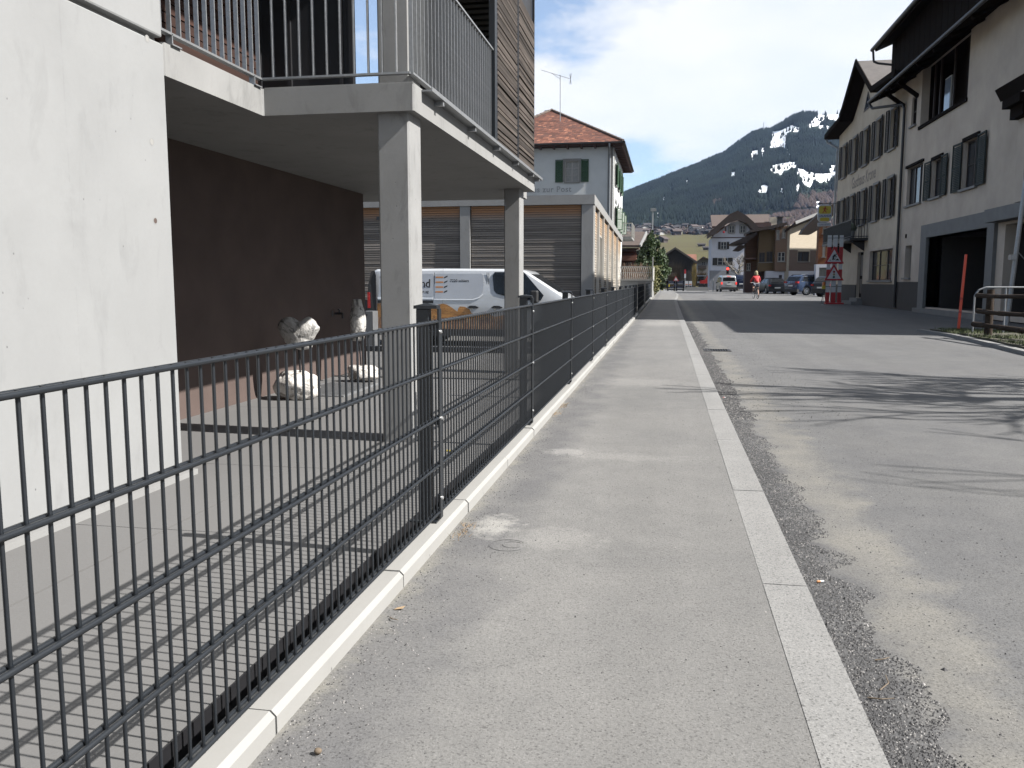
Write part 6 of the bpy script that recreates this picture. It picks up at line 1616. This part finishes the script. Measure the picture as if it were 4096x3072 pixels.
mb = MB(); mb.box(-.035, .035, -.66, -.54, .60, .64).box(-.06, .06, -.70, -.30, .70, .715); mb.tube((-.16, -.07, .46), (.16, -.03, .14), .010); mb.build('mudguard_and_cranks', M_steel, bk_, local=True)
for (x, y, z) in ((.17, -.03, .14), (-.17, -.07, .46)): MB().box(x-.05, x+.05, y-.05, y+.05, z-.012, z+.012).build('pedal', M_trim, bk_, local=True)
def skin_obj(name, verts, edges, radii, m, parent, sub=2, root=0):
    me = bpy.data.meshes.new(name); me.from_pydata(verts, edges, []); me.materials.append(m)
    o = bpy.data.objects.new(name, me); COL.objects.link(o)
    o.parent = parent
    s = o.modifiers.new('skin', 'SKIN'); s.use_smooth_shade = True
    for i, r_ in enumerate(radii): me.skin_vertices[0].data[i].radius = (r_, r_) if isinstance(r_, float) else r_
    me.skin_vertices[0].data[root].use_root = True
    b = o.modifiers.new('sub', 'SUBSURF'); b.levels = sub; b.render_levels = sub
    return o
pe = thing('person', 'fair-haired cyclist in a red jacket and grey shorts seen from behind', 'person', (5.72, 58.6, -.035), R(9))
M_skin = mat('skin', (0.50, 0.28, 0.20), 0.6, 0.05); M_redj = mat('red_jacket', (0.48, 0.014, 0.020), 0.7, 0.12, 10)
M_short = mat('grey_shorts', (0.10, 0.11, 0.14), 0.85, 0.12, 8); M_hair = mat('blond_hair', (0.26, 0.22, 0.12), 0.6, 0.3, 20, stretch=(3, 3, .5))
V = [(0,-.17,1.00),(0,-.10,1.18),(0,-.01,1.40),(0,.03,1.50),(0,.06,1.60),(0,.07,1.70),
     (-.17,0,1.43),(-.27,.10,1.22),(-.28,.28,1.06),(.17,0,1.43),(.27,.10,1.22),(.28,.28,1.06),
     (-.09,-.15,.97),(-.13,.16,.80),(-.17,-.04,.52),(-.17,.06,.49),(.09,-.15,.95),(.13,.06,.60),(.17,-.07,.20),(.17,.04,.16)]
E = [(0,1),(1,2),(2,3),(3,4),(4,5),(2,6),(6,7),(7,8),(2,9),(9,10),(10,11),(0,12),(12,13),(13,14),(14,15),(0,16),(16,17),(17,18),(18,19)]
Rr = [.14,.13,.13,.055,.085,.08,.055,.042,.03,.055,.042,.03,.09,.062,.038,.035,.09,.062,.038,.035]
skin_obj('body', V, E, Rr, M_skin, pe)
skin_obj('jacket', [(0,-.19,1.00),(0,-.10,1.20),(0,-.01,1.40),(0,.02,1.47),(-.17,0,1.42),(-.275,.10,1.21),(-.285,.25,1.08),(.17,0,1.42),(.275,.10,1.21),(.285,.25,1.08)],
         [(0,1),(1,2),(2,3),(2,4),(4,5),(5,6),(2,7),(7,8),(8,9)], [(.17,.15),(.165,.145),(.16,.14),.07,.078,.062,.05,.078,.062,.05], M_redj, pe)
skin_obj('shorts', [(0,-.18,1.03),(-.10,-.14,.95),(-.125,.06,.855),(.10,-.14,.93),(.12,-.01,.74)], [(0,1),(1,2),(0,3),(3,4)], [(.165,.15),.11,.085,.11,.088], M_short, pe)
mb = MB(); mb.ico((0, .055, 1.68), .125, 3, 0, (.95, 1.05, 1.12), .18, 5, True); mb.ico((0, .0, 1.57), .10, 2, 0, (1.15, .8, 1.1), .3, 6, True); mb.build('hair', M_hair, pe, local=True)
for (x, y, z) in ((-.17, .03, .475), (.17, -.0, .165)): mb = MB(); mb.ico((x, y, z), .06, 2, 0, (.75, 1.9, .7), 0, 1, True); mb.build('shoe', M_trim, pe, local=True)
for s in (-1, 1): mb = MB(); mb.ico((s*.285, .29, 1.05), .038, 2, 0, (1, 1.2, .9), .1, 1, True); mb.build('hand', M_skin, pe, local=True)

# added unseen block, placed to throw the level shade line across the shingled wall
ct = O_+Ud*(WU/2); sd = Vector((SUN_DIR.x, SUN_DIR.y, 0))/SUN_DIR.z; zs = 4.05; hgt_ = zs+7.6
cc = Vector((ct.x, ct.y, 0))+sd*7.6
bhn = thing('added_shade_block', 'added unseen block behind the guesthouse that shades the shingled wall', 'building', (cc.x, cc.y, 0))
mb = MB(); mb.obox(cc-Nd*-0+Vector((0, 0, hgt_/2))+(-Nd)*0+Ud*2.2, Ud*5.6, Nd*.0+Vector((0, 0, hgt_/2)), Nd*.12); 
mb.build('wall', M_cream2, bhn)  # thin upright sheet of the added shade block
mb = MB(); mb.obox(cc+Ud*2.2-Nd*-3+Vector((0, 0, (hgt_-.3)/2)), Ud*5.4, Vector((0, 0, (hgt_-.3)/2)), Nd*2.8); mb.build('shade_block_body', M_cream2, bhn)
# ================================================================ valley floor, meadow, mountain
import numpy as np
ridge_px = [(1600, 1000), (1900, 930), (2250, 840), (2488, 775), (2549, 750), (2626, 721), (2689, 694), (2775, 662), (2834, 635), (2893, 612), (2952, 567), (3006, 531), (3055, 514), (3078, 517), (3123, 493), (3169, 463), (3214, 448), (3259, 450), (3304, 451), (3354, 447), (3500, 420), (3800, 400), (4300, 470), (5200, 620)]
RT_ = []; RE_ = []
for (x, y) in ridge_px:
    p = aty(x, y+9, 1800.0); RT_.append(p.x/1800.0); RE_.append((p.z-CAM_H)/1800.0)
def ridge_e(t): return np.interp(t, RT_, RE_)
def sstep(a, b, x): q = np.clip((x-a)/(b-a), 0, 1); return q*q*(3-2*q)
def elev(t, Y):
    """height of the land at street-distance Y on the line X = t*Y"""
    er = ridge_e(t)
    low = np.interp(Y, [0, 130, 200, 320, 600, 850, 1000, 1150], [-.05, -.05, .5, 5.5, 26, 46, 60, 76])
    right = np.interp(t, [-.2, .03, .12, .5], [1.0, 1.0, 1.15, 1.5])
    z = low*np.where(Y > 200, right, 1.0)
    q = np.clip((Y-1100)/700.0, 0, None)
    top = CAM_H + er*Y
    base = 76*right
    k = q**.97
    zz2 = base + (er*1800+CAM_H-base)*np.where(q <= 1, k, 1 - .25*(q-1))
    z = np.where(Y > 1100, zz2, z)
    return z
def bump(x, y): return noise.noise(Vector((x/260.0, y/260.0, 3.3)))*11 + noise.noise(Vector((x/60.0, y/60.0, 7.1)))*4
def land(x, y):
    t = x/max(y, 1.0); z = float(elev(np.array(t), np.array(float(y))))
    if y > 1100: z += bump(x, y)*min(1, (y-1100)/200.0)*max(0, 1-max(0, (y-1600))/200.0) 
    elif y > 300: z += noise.noise(Vector((x/70.0, y/70.0, 1.0)))*1.6
    return z
# snow fields, outlined in the photograph and laid on the slope
def c8(pts): return [(2400+x*.4521, 400+y*.4521) for x, y in pts]
SNOW = [c8(p) for p in [
 [(1520,280),(1600,270),(1640,250),(1690,222),(1730,232),(1772,246),(1758,268),(1690,264),(1655,278),(1640,310),(1642,372),(1650,415),(1600,390),(1560,402),(1495,408),(1520,345)],
 [(1915,140),(1940,126),(1985,124),(1992,152),(1950,178),(1935,215),(1880,218),(1850,232),(1800,254),(1805,235),(1850,215),(1880,180)],
 [(1990,128),(2060,118),(2122,108),(2128,160),(2100,168),(2050,158),(2010,150)],
 [(1935,228),(1985,225),(1970,244),(1940,240)],[(2005,228),(2035,235),(2025,250),(2005,245)],
 [(1490,588),(1560,570),(1640,555),(1745,548),(1740,578),(1690,580),(1660,600),(1625,605),(1600,650),(1580,625),(1550,628),(1500,600)],
 [(1745,602),(1800,612),(1830,640),(1880,640),(1920,655),(2060,650),(2040,675),(2010,712),(1985,690),(1960,715),(1900,680),(1860,690),(1885,715),(1855,752),(1815,730),(1790,690),(1820,690),(1770,650),(1742,640)],
 [(1385,788),(1420,765),(1450,748),(1500,765),(1480,778),(1530,780),(1520,795),(1430,798),(1400,800)],
 [(1600,780),(1625,778),(1622,800),(1600,800)],
 [(2020,572),(2090,580),(2090,660),(2050,640),(2030,600)],
 [(1140,650),(1170,638),(1210,640),(1240,626),(1300,624),(1298,640),(1235,648),(1200,655),(1170,668)],
 [(1425,425),(1460,418),(1455,440),(1430,445)],[(1335,455),(1400,440),(1405,462),(1350,470),(1360,515),(1350,520)],[(1420,378),(1440,376),(1438,395),(1425,392)],[(1428,470),(1445,468),(1438,505),(1425,500)],
 [(1655,430),(1675,435),(1665,460),(1650,455)],[(1672,470),(1682,472),(1690,540),(1678,540)],
 [(755,712),(790,708),(780,735),(760,730)],[(620,775),(650,768),(645,795),(625,795)],[(555,855),(580,852),(575,878),(560,880)],
 [(500,1010),(520,990),(532,1000),(510,1022)],[(540,962),(560,948),(570,965),(548,980)],[(485,925),(500,910),(510,925),(492,935)],
 [(1730,760),(1760,740),(1765,780),(1740,790)],[(1905,905),(1940,895),(1945,915),(1915,918)],[(1955,560),(1975,565),(1970,590),(1955,580)]]]
def inpoly(px, py, poly):
    c = np.zeros(px.shape, bool); n = len(poly); j = n-1
    for i in range(n):
        xi, yi = poly[i]; xj, yj = poly[j]
        cond = ((yi > py) != (yj > py)) & (px < (xj-xi)*(py-yi)/(yj-yi+1e-9)+xi)
        c ^= cond; j = i
    return c
fw = np.array(FW); rt = np.array(RT); upv = np.array(UP)
def project(P):
    v = P-np.array([0, 0, CAM_H]); z = v@fw
    return 2048+F_PX*(v@rt)/z, 1536-F_PX*(v@upv)/z
def snowmask(P):
    px, py = project(P); m_ = np.zeros(px.shape, bool)
    for poly in SNOW:
        xs = [q[0] for q in poly]; ys2 = [q[1] for q in poly]
        sel = (px > min(xs)) & (px < max(xs)) & (py > min(ys2)) & (py < max(ys2))
        if sel.any():
            r_ = np.zeros(px.shape, bool); r_[sel] = inpoly(px[sel], py[sel], poly); m_ |= r_
    return m_
tcol = np.concatenate([np.linspace(-1.3, -.08, 22, endpoint=False), np.linspace(-.08, .27, 300, endpoint=False), np.linspace(.27, 1.5, 26)])
yrow = np.concatenate([[60, 75, 95, 110, 130, 150, 170, 200, 240, 280, 320, 380, 450, 520, 600, 680, 760, 850, 920, 1000, 1100], np.linspace(1106, 1806, 260), [1830, 1900, 2000, 2200, 2600]])
nt_, ny_ = len(tcol), len(yrow)
P = np.zeros((ny_, nt_, 3))
for j, y in enumerate(yrow):
    P[j, :, 0] = tcol*y; P[j, :, 1] = y
    for i in range(nt_): P[j, i, 2] = land(float(tcol[i]*y), float(y))
P[:3, :, 2] = -.7
me = bpy.data.meshes.new('hills')
idx = np.arange(ny_*nt_).reshape(ny_, nt_)
F = np.stack([idx[:-1, :-1], idx[:-1, 1:], idx[1:, 1:], idx[1:, :-1]], -1).reshape(-1, 4)
me.from_pydata(P.reshape(-1, 3).tolist(), [], F.tolist())
Pf = P.reshape(-1, 3); sn = np.zeros(len(Pf), bool)
for dz in (0, 3.0): sn |= snowmask(Pf+np.array([0, 0, dz]))
sn = sn.astype(float)
at_ = me.attributes.new('snow', 'FLOAT', 'POINT'); at_.data.foreach_set('value', sn.tolist())
me.polygons.foreach_set('use_smooth', [True]*len(me.polygons))
m_, nt, b, oc = newmat('hill_ground')
an_ = nt.new('ShaderNodeAttribute'); an_.attribute_name = 'snow'
sx3 = nt.new('ShaderNodeSeparateXYZ'); nt.lk(oc, sx3.inputs[0])
mead = nt.ramp(nt.noise(nt.map(oc, (.012, .004, .05)), 1.0, 6.0, .65, .4), [(.32, (.050, .041, .024)), (.5, (.062, .056, .029)), (.7, (.068, .066, .030))])
fore = nt.ramp(nt.noise(oc, .02, 6.0, .7), [(.35, (.012, .020, .016)), (.6, (.022, .028, .020)), (.75, (.055, .042, .032))])
kf = nt.math('DIVIDE', nt.math('SUBTRACT', sx3.outputs[1], 960.0), 160.0, True)
c = nt.mix(kf, mead, fore)
c = nt.mix(nt.ramp(an_.outputs['Fac'], [(.35, 0.0), (.55, 1.0)]), c, (.80, .82, .85))
nt.lk(c, b.inputs['Base Color']); b.inputs['Roughness'].default_value = .95; b.inputs['Specular IOR Level'].default_value = .05
hills = link('hills', me, m_); hills['kind'] = 'structure'
# wide low ground sheet to the horizon
mb = MB(); mb.poly([(-9000, -3000, -1.2), (9000, -3000, -1.2), (9000, 9000, -1.2), (-9000, 9000, -1.2)]); gd = mb.build('ground', M_soil); gd['kind'] = 'structure'
mb = MB(); mb.poly([(5, -60, -.9), (60, -60, -.9), (60, -3, -.9), (5, -3, -.9)])

# forest: tens of thousands of small spruces, one mass
rg = np.random.RandomState(11)
N = 64000
tt = rg.uniform(-.12, .30, N); n2_ = 9000
tt = np.concatenate([tt, rg.uniform(-1.1, 1.2, n2_)])
yy = np.sqrt(rg.uniform(1050**2, 1815**2, len(tt)))
tt = np.concatenate([tt, rg.uniform(.085, .36, 2600)]); yy = np.concatenate([yy, rg.uniform(380, 1060, 2600)])
zz3 = np.array([land(float(a*b2), float(b2)) for a, b2 in zip(tt, yy)])
Pt = np.stack([tt*yy, yy, zz3], 1); sm2 = snowmask(Pt) | snowmask(Pt+np.array([0, 0, 4.0])) | snowmask(Pt+np.array([0, 0, 8.0]))
px, py = project(Pt)
brown = (np.array([noise.noise(Vector((a/160, b2/160, 5))) for a, b2 in zip(Pt[:, 0], Pt[:, 1])])*.34 + np.clip((1300-yy)/250, -1, 1)*.4*(px > 2850) + (yy < 1050)) > .27
keep = ~(sm2 & (rg.rand(len(tt)) > .03))
keep &= ~((yy < 1180) & (rg.rand(len(tt)) < .45))
Pt = Pt[keep]; brown = brown[keep]; yk = yy[keep]
near = snowmask(Pt+np.array([0, 0, 14.0])) | snowmask(Pt+np.array([0, 0, 20.0]))
h = rg.uniform(5.0, 10.5, len(Pt))*np.where(near, .55, 1.0)*np.where(brown, .62, 1.0); r_ = h*rg.uniform(.18, .30, len(Pt))*np.where(brown, 2.3, 1.0); ang = rg.uniform(0, 6.28, len(Pt))
nn = 5; V = np.zeros((len(Pt), nn+1, 3))
for k in range(nn):
    a = ang+2*math.pi*k/nn; V[:, k, 0] = Pt[:, 0]+np.cos(a)*r_; V[:, k, 1] = Pt[:, 1]+np.sin(a)*r_; V[:, k, 2] = Pt[:, 2]-1+h*np.where(brown, .25, .04)
V[:, nn] = Pt; V[:, nn, 2] += h
def forest(name, sel, m, label):
    Vs = V[sel]; n = len(Vs); base = np.arange(n)*(nn+1)
    Fs = np.concatenate([np.stack([base+k, base+(k+1) % nn, base+nn], 1) for k in range(nn)])
    me = bpy.data.meshes.new(name); me.vertices.add(n*(nn+1)); me.vertices.foreach_set('co', Vs.reshape(-1))
    me.loops.add(len(Fs)*3); me.loops.foreach_set('vertex_index', Fs.reshape(-1).astype(np.int32))
    me.polygons.add(len(Fs)); me.polygons.foreach_set('loop_start', np.arange(0, len(Fs)*3, 3, dtype=np.int32)); me.polygons.foreach_set('loop_total', np.full(len(Fs), 3, dtype=np.int32))
    me.update(calc_edges=True); me.validate()
    o = link(name, me, m); o['kind'] = 'stuff'; o['label'] = label; return o
M_sp = mat('spruce', (0.0095, 0.0140, 0.0110), .9, .75, .018, spec=.05); M_bf = mat('leafless_wood', (0.060, 0.045, 0.040), .95, .4, .03, spec=.05)
forest('spruce_forest', ~brown, M_sp, 'dark spruce forest covering the mountain slope')
forest('leafless_forest', brown, M_bf, 'brown leafless woodland patches low on the mountain')
mast = thing('summit_mast', 'thin mast on the wooded shoulder of the mountain skyline', 'mast', (0, 0, 0))
a = aty(3055, 522, 1780); b2 = aty(3055, 488, 1780); mast.location = a; MB().tube(a, b2, .8, .5, 5).build('pole', M_steel, mast)

# hillside village: small chalets, far away
rg = random.Random(4)
roofs = [mat('chalet_roof_a', (.040, .034, .034), .9, .2), mat('chalet_roof_b', (.065, .046, .04), .9, .2)]; walls = [mat('chalet_wall_a', (.055, .04, .035), .9, .2), mat('chalet_wall_b', (.42, .41, .39), .9, .1)]
def chalet_mesh(w, d, h_, k):
    mb = MB(); mb.box(-w/2, w/2, 0, d, -4, h_, 0)
    mb.prism([(-w/2, -.002, h_), (w/2, -.002, h_), (0, -.002, h_+w*.24)], (0, d+.004, 0), 0)
    o_ = .9; s_ = .24*2
    mb.prism([(-w/2-o_, -o_, h_-o_*.48), (0, -o_, h_+w*.24+.05), (0, -o_, h_+w*.24+.7), (-w/2-o_, -o_, h_-o_*.48+.65)], (0, d+2*o_, 0), 1)
    mb.prism([(w/2+o_, -o_, h_-o_*.48), (0, -o_, h_+w*.24+.05), (0, -o_, h_+w*.24+.7), (w/2+o_, -o_, h_-o_*.48+.65)], (0, d+2*o_, 0), 1)
    me = mb.mesh('chalet'); me.materials.append(walls[k % 2]); me.materials.append(roofs[k//2 % 2]); return me
cms = [chalet_mesh(rg.uniform(4.5, 7.5), rg.uniform(5, 8), rg.uniform(2.4, 4.0), k) for k in range(8)]
def put_chalet(px, Y):
    x = aty(px, 1000, Y).x; me = cms[rg.randrange(len(cms))]
    o = bpy.data.objects.new('chalet', me); COL.objects.link(o); o.location = (x, Y, land(x, Y)); o.rotation_euler = (0, 0, rg.uniform(-.7, .7)+rg.choice([0, math.pi/2]))
    tag(o, 'one of the many small chalets of the hillside village below the forest', 'chalet', 'small chalets of the hillside village')
for k in range(46): put_chalet(rg.uniform(2440, 2860), rg.uniform(820, 1040))
for k in range(9): put_chalet(rg.uniform(2500, 2640), rg.uniform(560, 800))
for (px, Y) in ((2806, 560), (2830, 470)):
    x = aty(px, 1000, Y).x; mb = MB(); mb.box(-2.2, 2.2, 0, 3, 0, 1.2, 0).prism([(-2.6, -.3, 1.1), (2.6, -.3, 1.1), (2.6, 1.5, 1.9), (-2.6, 1.5, 1.9)], (0, 0, .15), 1).prism([(-2.6, 3.3, 1.1), (2.6, 3.3, 1.1), (2.6, 1.5, 1.9), (-2.6, 1.5, 1.9)], (0, 0, .15), 1)
    o = mb.build('hay_barn', [M_barn, roofs[0]]); o.location = (x, Y, land(x, Y)); tag(o, 'dark hay barn standing alone on the upper meadow' if Y > 500 else 'dark hay barn lower on the meadow by the pale house roof', 'barn')
# scrub between the chalets and along the meadow foot
mb = MB()
for k in range(420):
    px = rg.uniform(2420, 2900); Y = rg.choice([rg.uniform(820, 1080), rg.uniform(200, 330)]); x = aty(px, 1000, Y).x; s = rg.uniform(1.0, 2.6)*(1 if Y > 500 else .6)
    mb.ico((x, Y, land(x, Y)+s*.5), s, 1, 0, (1.2, 1, .9), .7, k)
o = mb.build('meadow_scrub', M_bf); o['kind'] = 'stuff'; o['label'] = 'brown scrub and bare bushes around the meadow'

# ================================================================ small things on the ground near the camera
M_grit = mat('dark_grit', (0.060, 0.059, 0.060), .85, .5, 60.0); M_grit2 = mat('pale_grit', (0.25, 0.24, 0.23), .85, .3, 60.0)
def stones(name, label, pts, m):
    V = []; F = []
    rr = random.Random(3)
    for (x, y, s, z) in pts:
        b3 = len(V); a = rr.uniform(0, 6.28); ca, sa = math.cos(a)*s, math.sin(a)*s
        V += [(x+ca, y+sa, z), (x-sa, y+ca, z+s*.1), (x-ca*.8, y-sa*.9, z), (x+sa, y-ca*.8, z), (x+rr.uniform(-.3, .3)*s, y+rr.uniform(-.3, .3)*s, z+s*rr.uniform(.6, 1.1))]
        F += [(b3, b3+1, b3+4), (b3+1, b3+2, b3+4), (b3+2, b3+3, b3+4), (b3+3, b3, b3+4)]
    mb = MB(); mb.add(V, F); o = mb.build(name, m); o['kind'] = 'stuff'; o['label'] = label
rr = random.Random(12)
P1, P2 = [], []
for k in range(46000):
    y = 1.2+22*rr.random()**2.0
    wv = .185+.10*noise.noise(Vector((0, y*1.6, 2)))+.11*noise.noise(Vector((0, y*5, 8)))
    x = .515+wv*rr.random()**1.15
    if rr.random() < .05: x = .52+rr.random()*1.0
    s = rr.uniform(.0015, .0048) if y < 7 else rr.uniform(.003, .008)
    if rr.random() < .006: s *= 2.2
    (P1 if rr.random() < .80 else P2).append((x, y, s, -.0348))
for k in range(2600):
    y = 1.2+10*rr.random()**1.4; x = -.88+abs(rr.gauss(0, .10)); (P1 if rr.random() < .6 else P2).append((x, y, rr.uniform(.0015, .004), .0003))
for k in range(700):
    y = 1.3+9*rr.random(); x = rr.uniform(-.8, .34); (P1 if rr.random() < .7 else P2).append((x, y, rr.uniform(.0015, .0038), .0003))
stones('gutter_grit', 'dark loose grit lying along the kerb in the gutter', P1, M_grit)
stones('pale_grit', 'scattered pale grit stones along the kerb and pavement', P2, M_grit2)
# twigs, leaves, cigarette ends
M_twg = mat('dry_twig', (.16, .12, .08), .8, .2); M_leaf = mat('dry_leaf', (.34, .24, .14), .8, .2)
k = 0
for (px, py, L_, a, lab) in ((3520, 2760, .10, .9, 'long thin dry twig lying in the gutter grit'), (3470, 2790, .07, -.3, 'short pale dry twig lying across the gutter grit'), (3500, 2640, .05, .1, 'straight straw lying in the gutter grit above the twigs'), (1560, 2470, .045, -.9, 'bent dry stem lying by the fence kerb')):
    p = atz(px, py, -.03 if px > 3000 else .004); mb = MB(); q = p+Vector((math.cos(a)*L_*.5, math.sin(a)*L_*.5, .004)); mb.tube(p, q, .0022, .0018, 5); mb.tube(q, q+Vector((math.cos(a+.6)*L_*.5, math.sin(a+.6)*L_*.5, 0)), .0018, .001, 5)
    tag(mb.build('twig', M_twg), lab, 'twig')
p = atz(1575, 2438, .003); mb = MB(); mb.poly([p, p+Vector((.03, .004, .004)), p+Vector((.034, .018, .008)), p+Vector((.008, .016, .002))]); mb.poly([p+Vector((.008, .016, .002)), p+Vector((.034, .018, .008)), p+Vector((.02, .026, .001))])
tag(mb.build('dry_leaf', M_leaf), 'curled dry leaf lying beside the fence kerb', 'leaf')
for (px, py, lab) in ((3268, 2326, 'orange-tipped cigarette end in the gutter grit'), (2892, 1590, 'faded pink cigarette end by the kerb further down')):
    p = atz(px, py, -.029); mb = MB(); mb.tube(p, p+Vector((.012, .004, 0)), .0045, .0045, 8); t_o = thing('cigarette_end', lab, 'cigarette end', p); mb.build('filter', mat('filter_orange', (.50, .24, .10), .8) if px > 3000 else mat('faded_filter', (.5, .2, .17), .8), t_o)
    mb = MB(); mb.tube(p+Vector((.012, .004, 0)), p+Vector((.024, .008, 0)), .0044, .0044, 8); mb.build('paper', M_wht, t_o)
p = atz(1272, 3005, .008); tag(rock_mesh(p, .009, .008, .008, 31, 2).build('pebble', M_twg), 'small brown pebble near the bottom left of the pavement', 'pebble')
p = atz(1795, 1803, -.095); tag(MB().box(p.x-.02, p.x+.02, p.y-.01, p.y+.012, -.099, -.092).build('wrapper', M_yel), 'small yellow wrapper lying on the patio behind the fence', 'wrapper')
# dry weeds at the kerb foot
for (px, py, lab) in ((2255, 1625, 'tuft of dry tan grass by the fence kerb, farther one'), (1850, 2128, 'small tuft of dry grass by the fence kerb, nearer one'), (2220, 1655, 'flat clump of dry weeds beside the fence kerb')):
    p = atz(px, py, 0); V = []; F = []
    for k in range(70):
        x, y = p.x+rr.gauss(0, .02), p.y+rr.gauss(0, .07); b3 = len(V); V += [(x, y, 0), (x+.003, y, 0), (x+rr.uniform(-.03, .03), y+rr.uniform(-.03, .03), rr.uniform(.004, .022))]; F.append((b3, b3+1, b3+2))
    mb = MB(); mb.add(V, F); tag(mb.build('dry_weed', M_leaf), lab, 'weed')
# chalk scuff rings left by the post-driver on the pavement
M_scr = mat('scratch_line', (.12, .12, .12), .9)
for (cx, cy, r_) in ((2030, 2182, .075), (2050, 2180, .040)):
    p = atz(cx, cy, 0); pts = [p+Vector((math.cos(t)*r_, math.sin(t)*r_, .0015)) for t in [R(40+k*11) for k in range(27)]]
    mb = MB(); mb.path(pts, .0009, 4); mb.build('pavement_scratch', M_scr, bpy.data.objects['sidewalk'])
# drain grate in the road
d1, d2 = atz(2822, 1396, -.035), atz(2912, 1398, -.035)
dg = thing('drain_grate', 'iron drain grate set in the road beside the kerb', 'drain', (.85, 14.2, -.035))
x0, x1, y0, y1 = .60, 1.02, 13.95, 14.4
fr = MB().box(x0, x1, y0, y0+.035, -.06, -.027).box(x0, x1, y1-.035, y1, -.06, -.027).box(x0, x0+.03, y0+.035, y1-.035, -.06, -.027).box(x1-.03, x1, y0+.035, y1-.035, -.06, -.027); fr.build('frame', M_trim, dg)
MB().box(x0+.03, x1-.03, y0+.035, y1-.035, -.034, -.0335).build('pit', M_dkint, dg)
for k in range(9): MB().box(x0+.05+k*.040, x0+.068+k*.040, y0+.035, y1-.035, -.033, -.028).build('bar', M_black, dg)
# overhead utility wire shadow comes from this cable across the street
cb = MB(); pts = [Vector((14+(-18)*s, 8.3+.5*s, 6.2-1.2*4*s*(1-s))) for s in [k/24 for k in range(25)]]

# ================================================================ air: thin pale haze over the valley
hm = bpy.data.materials.new('valley_haze'); hm.use_nodes = True
hn = hm.node_tree; hn.nodes.clear(); ho_ = hn.nodes.new('ShaderNodeOutputMaterial'); pv_ = hn.nodes.new('ShaderNodeVolumePrincipled')
pv_.inputs['Color'].default_value = (0.42, 0.62, 1.0, 1); pv_.inputs['Density'].default_value = 4.5e-5; pv_.inputs['Anisotropy'].default_value = 0.1
hn.links.new(pv_.outputs[0], ho_.inputs['Volume'])
mb = MB(); mb.box(-9500, 9500, -3500, 9500, -2.3, 760)
hz = mb.build('haze', hm); hz['kind'] = 'stuff'
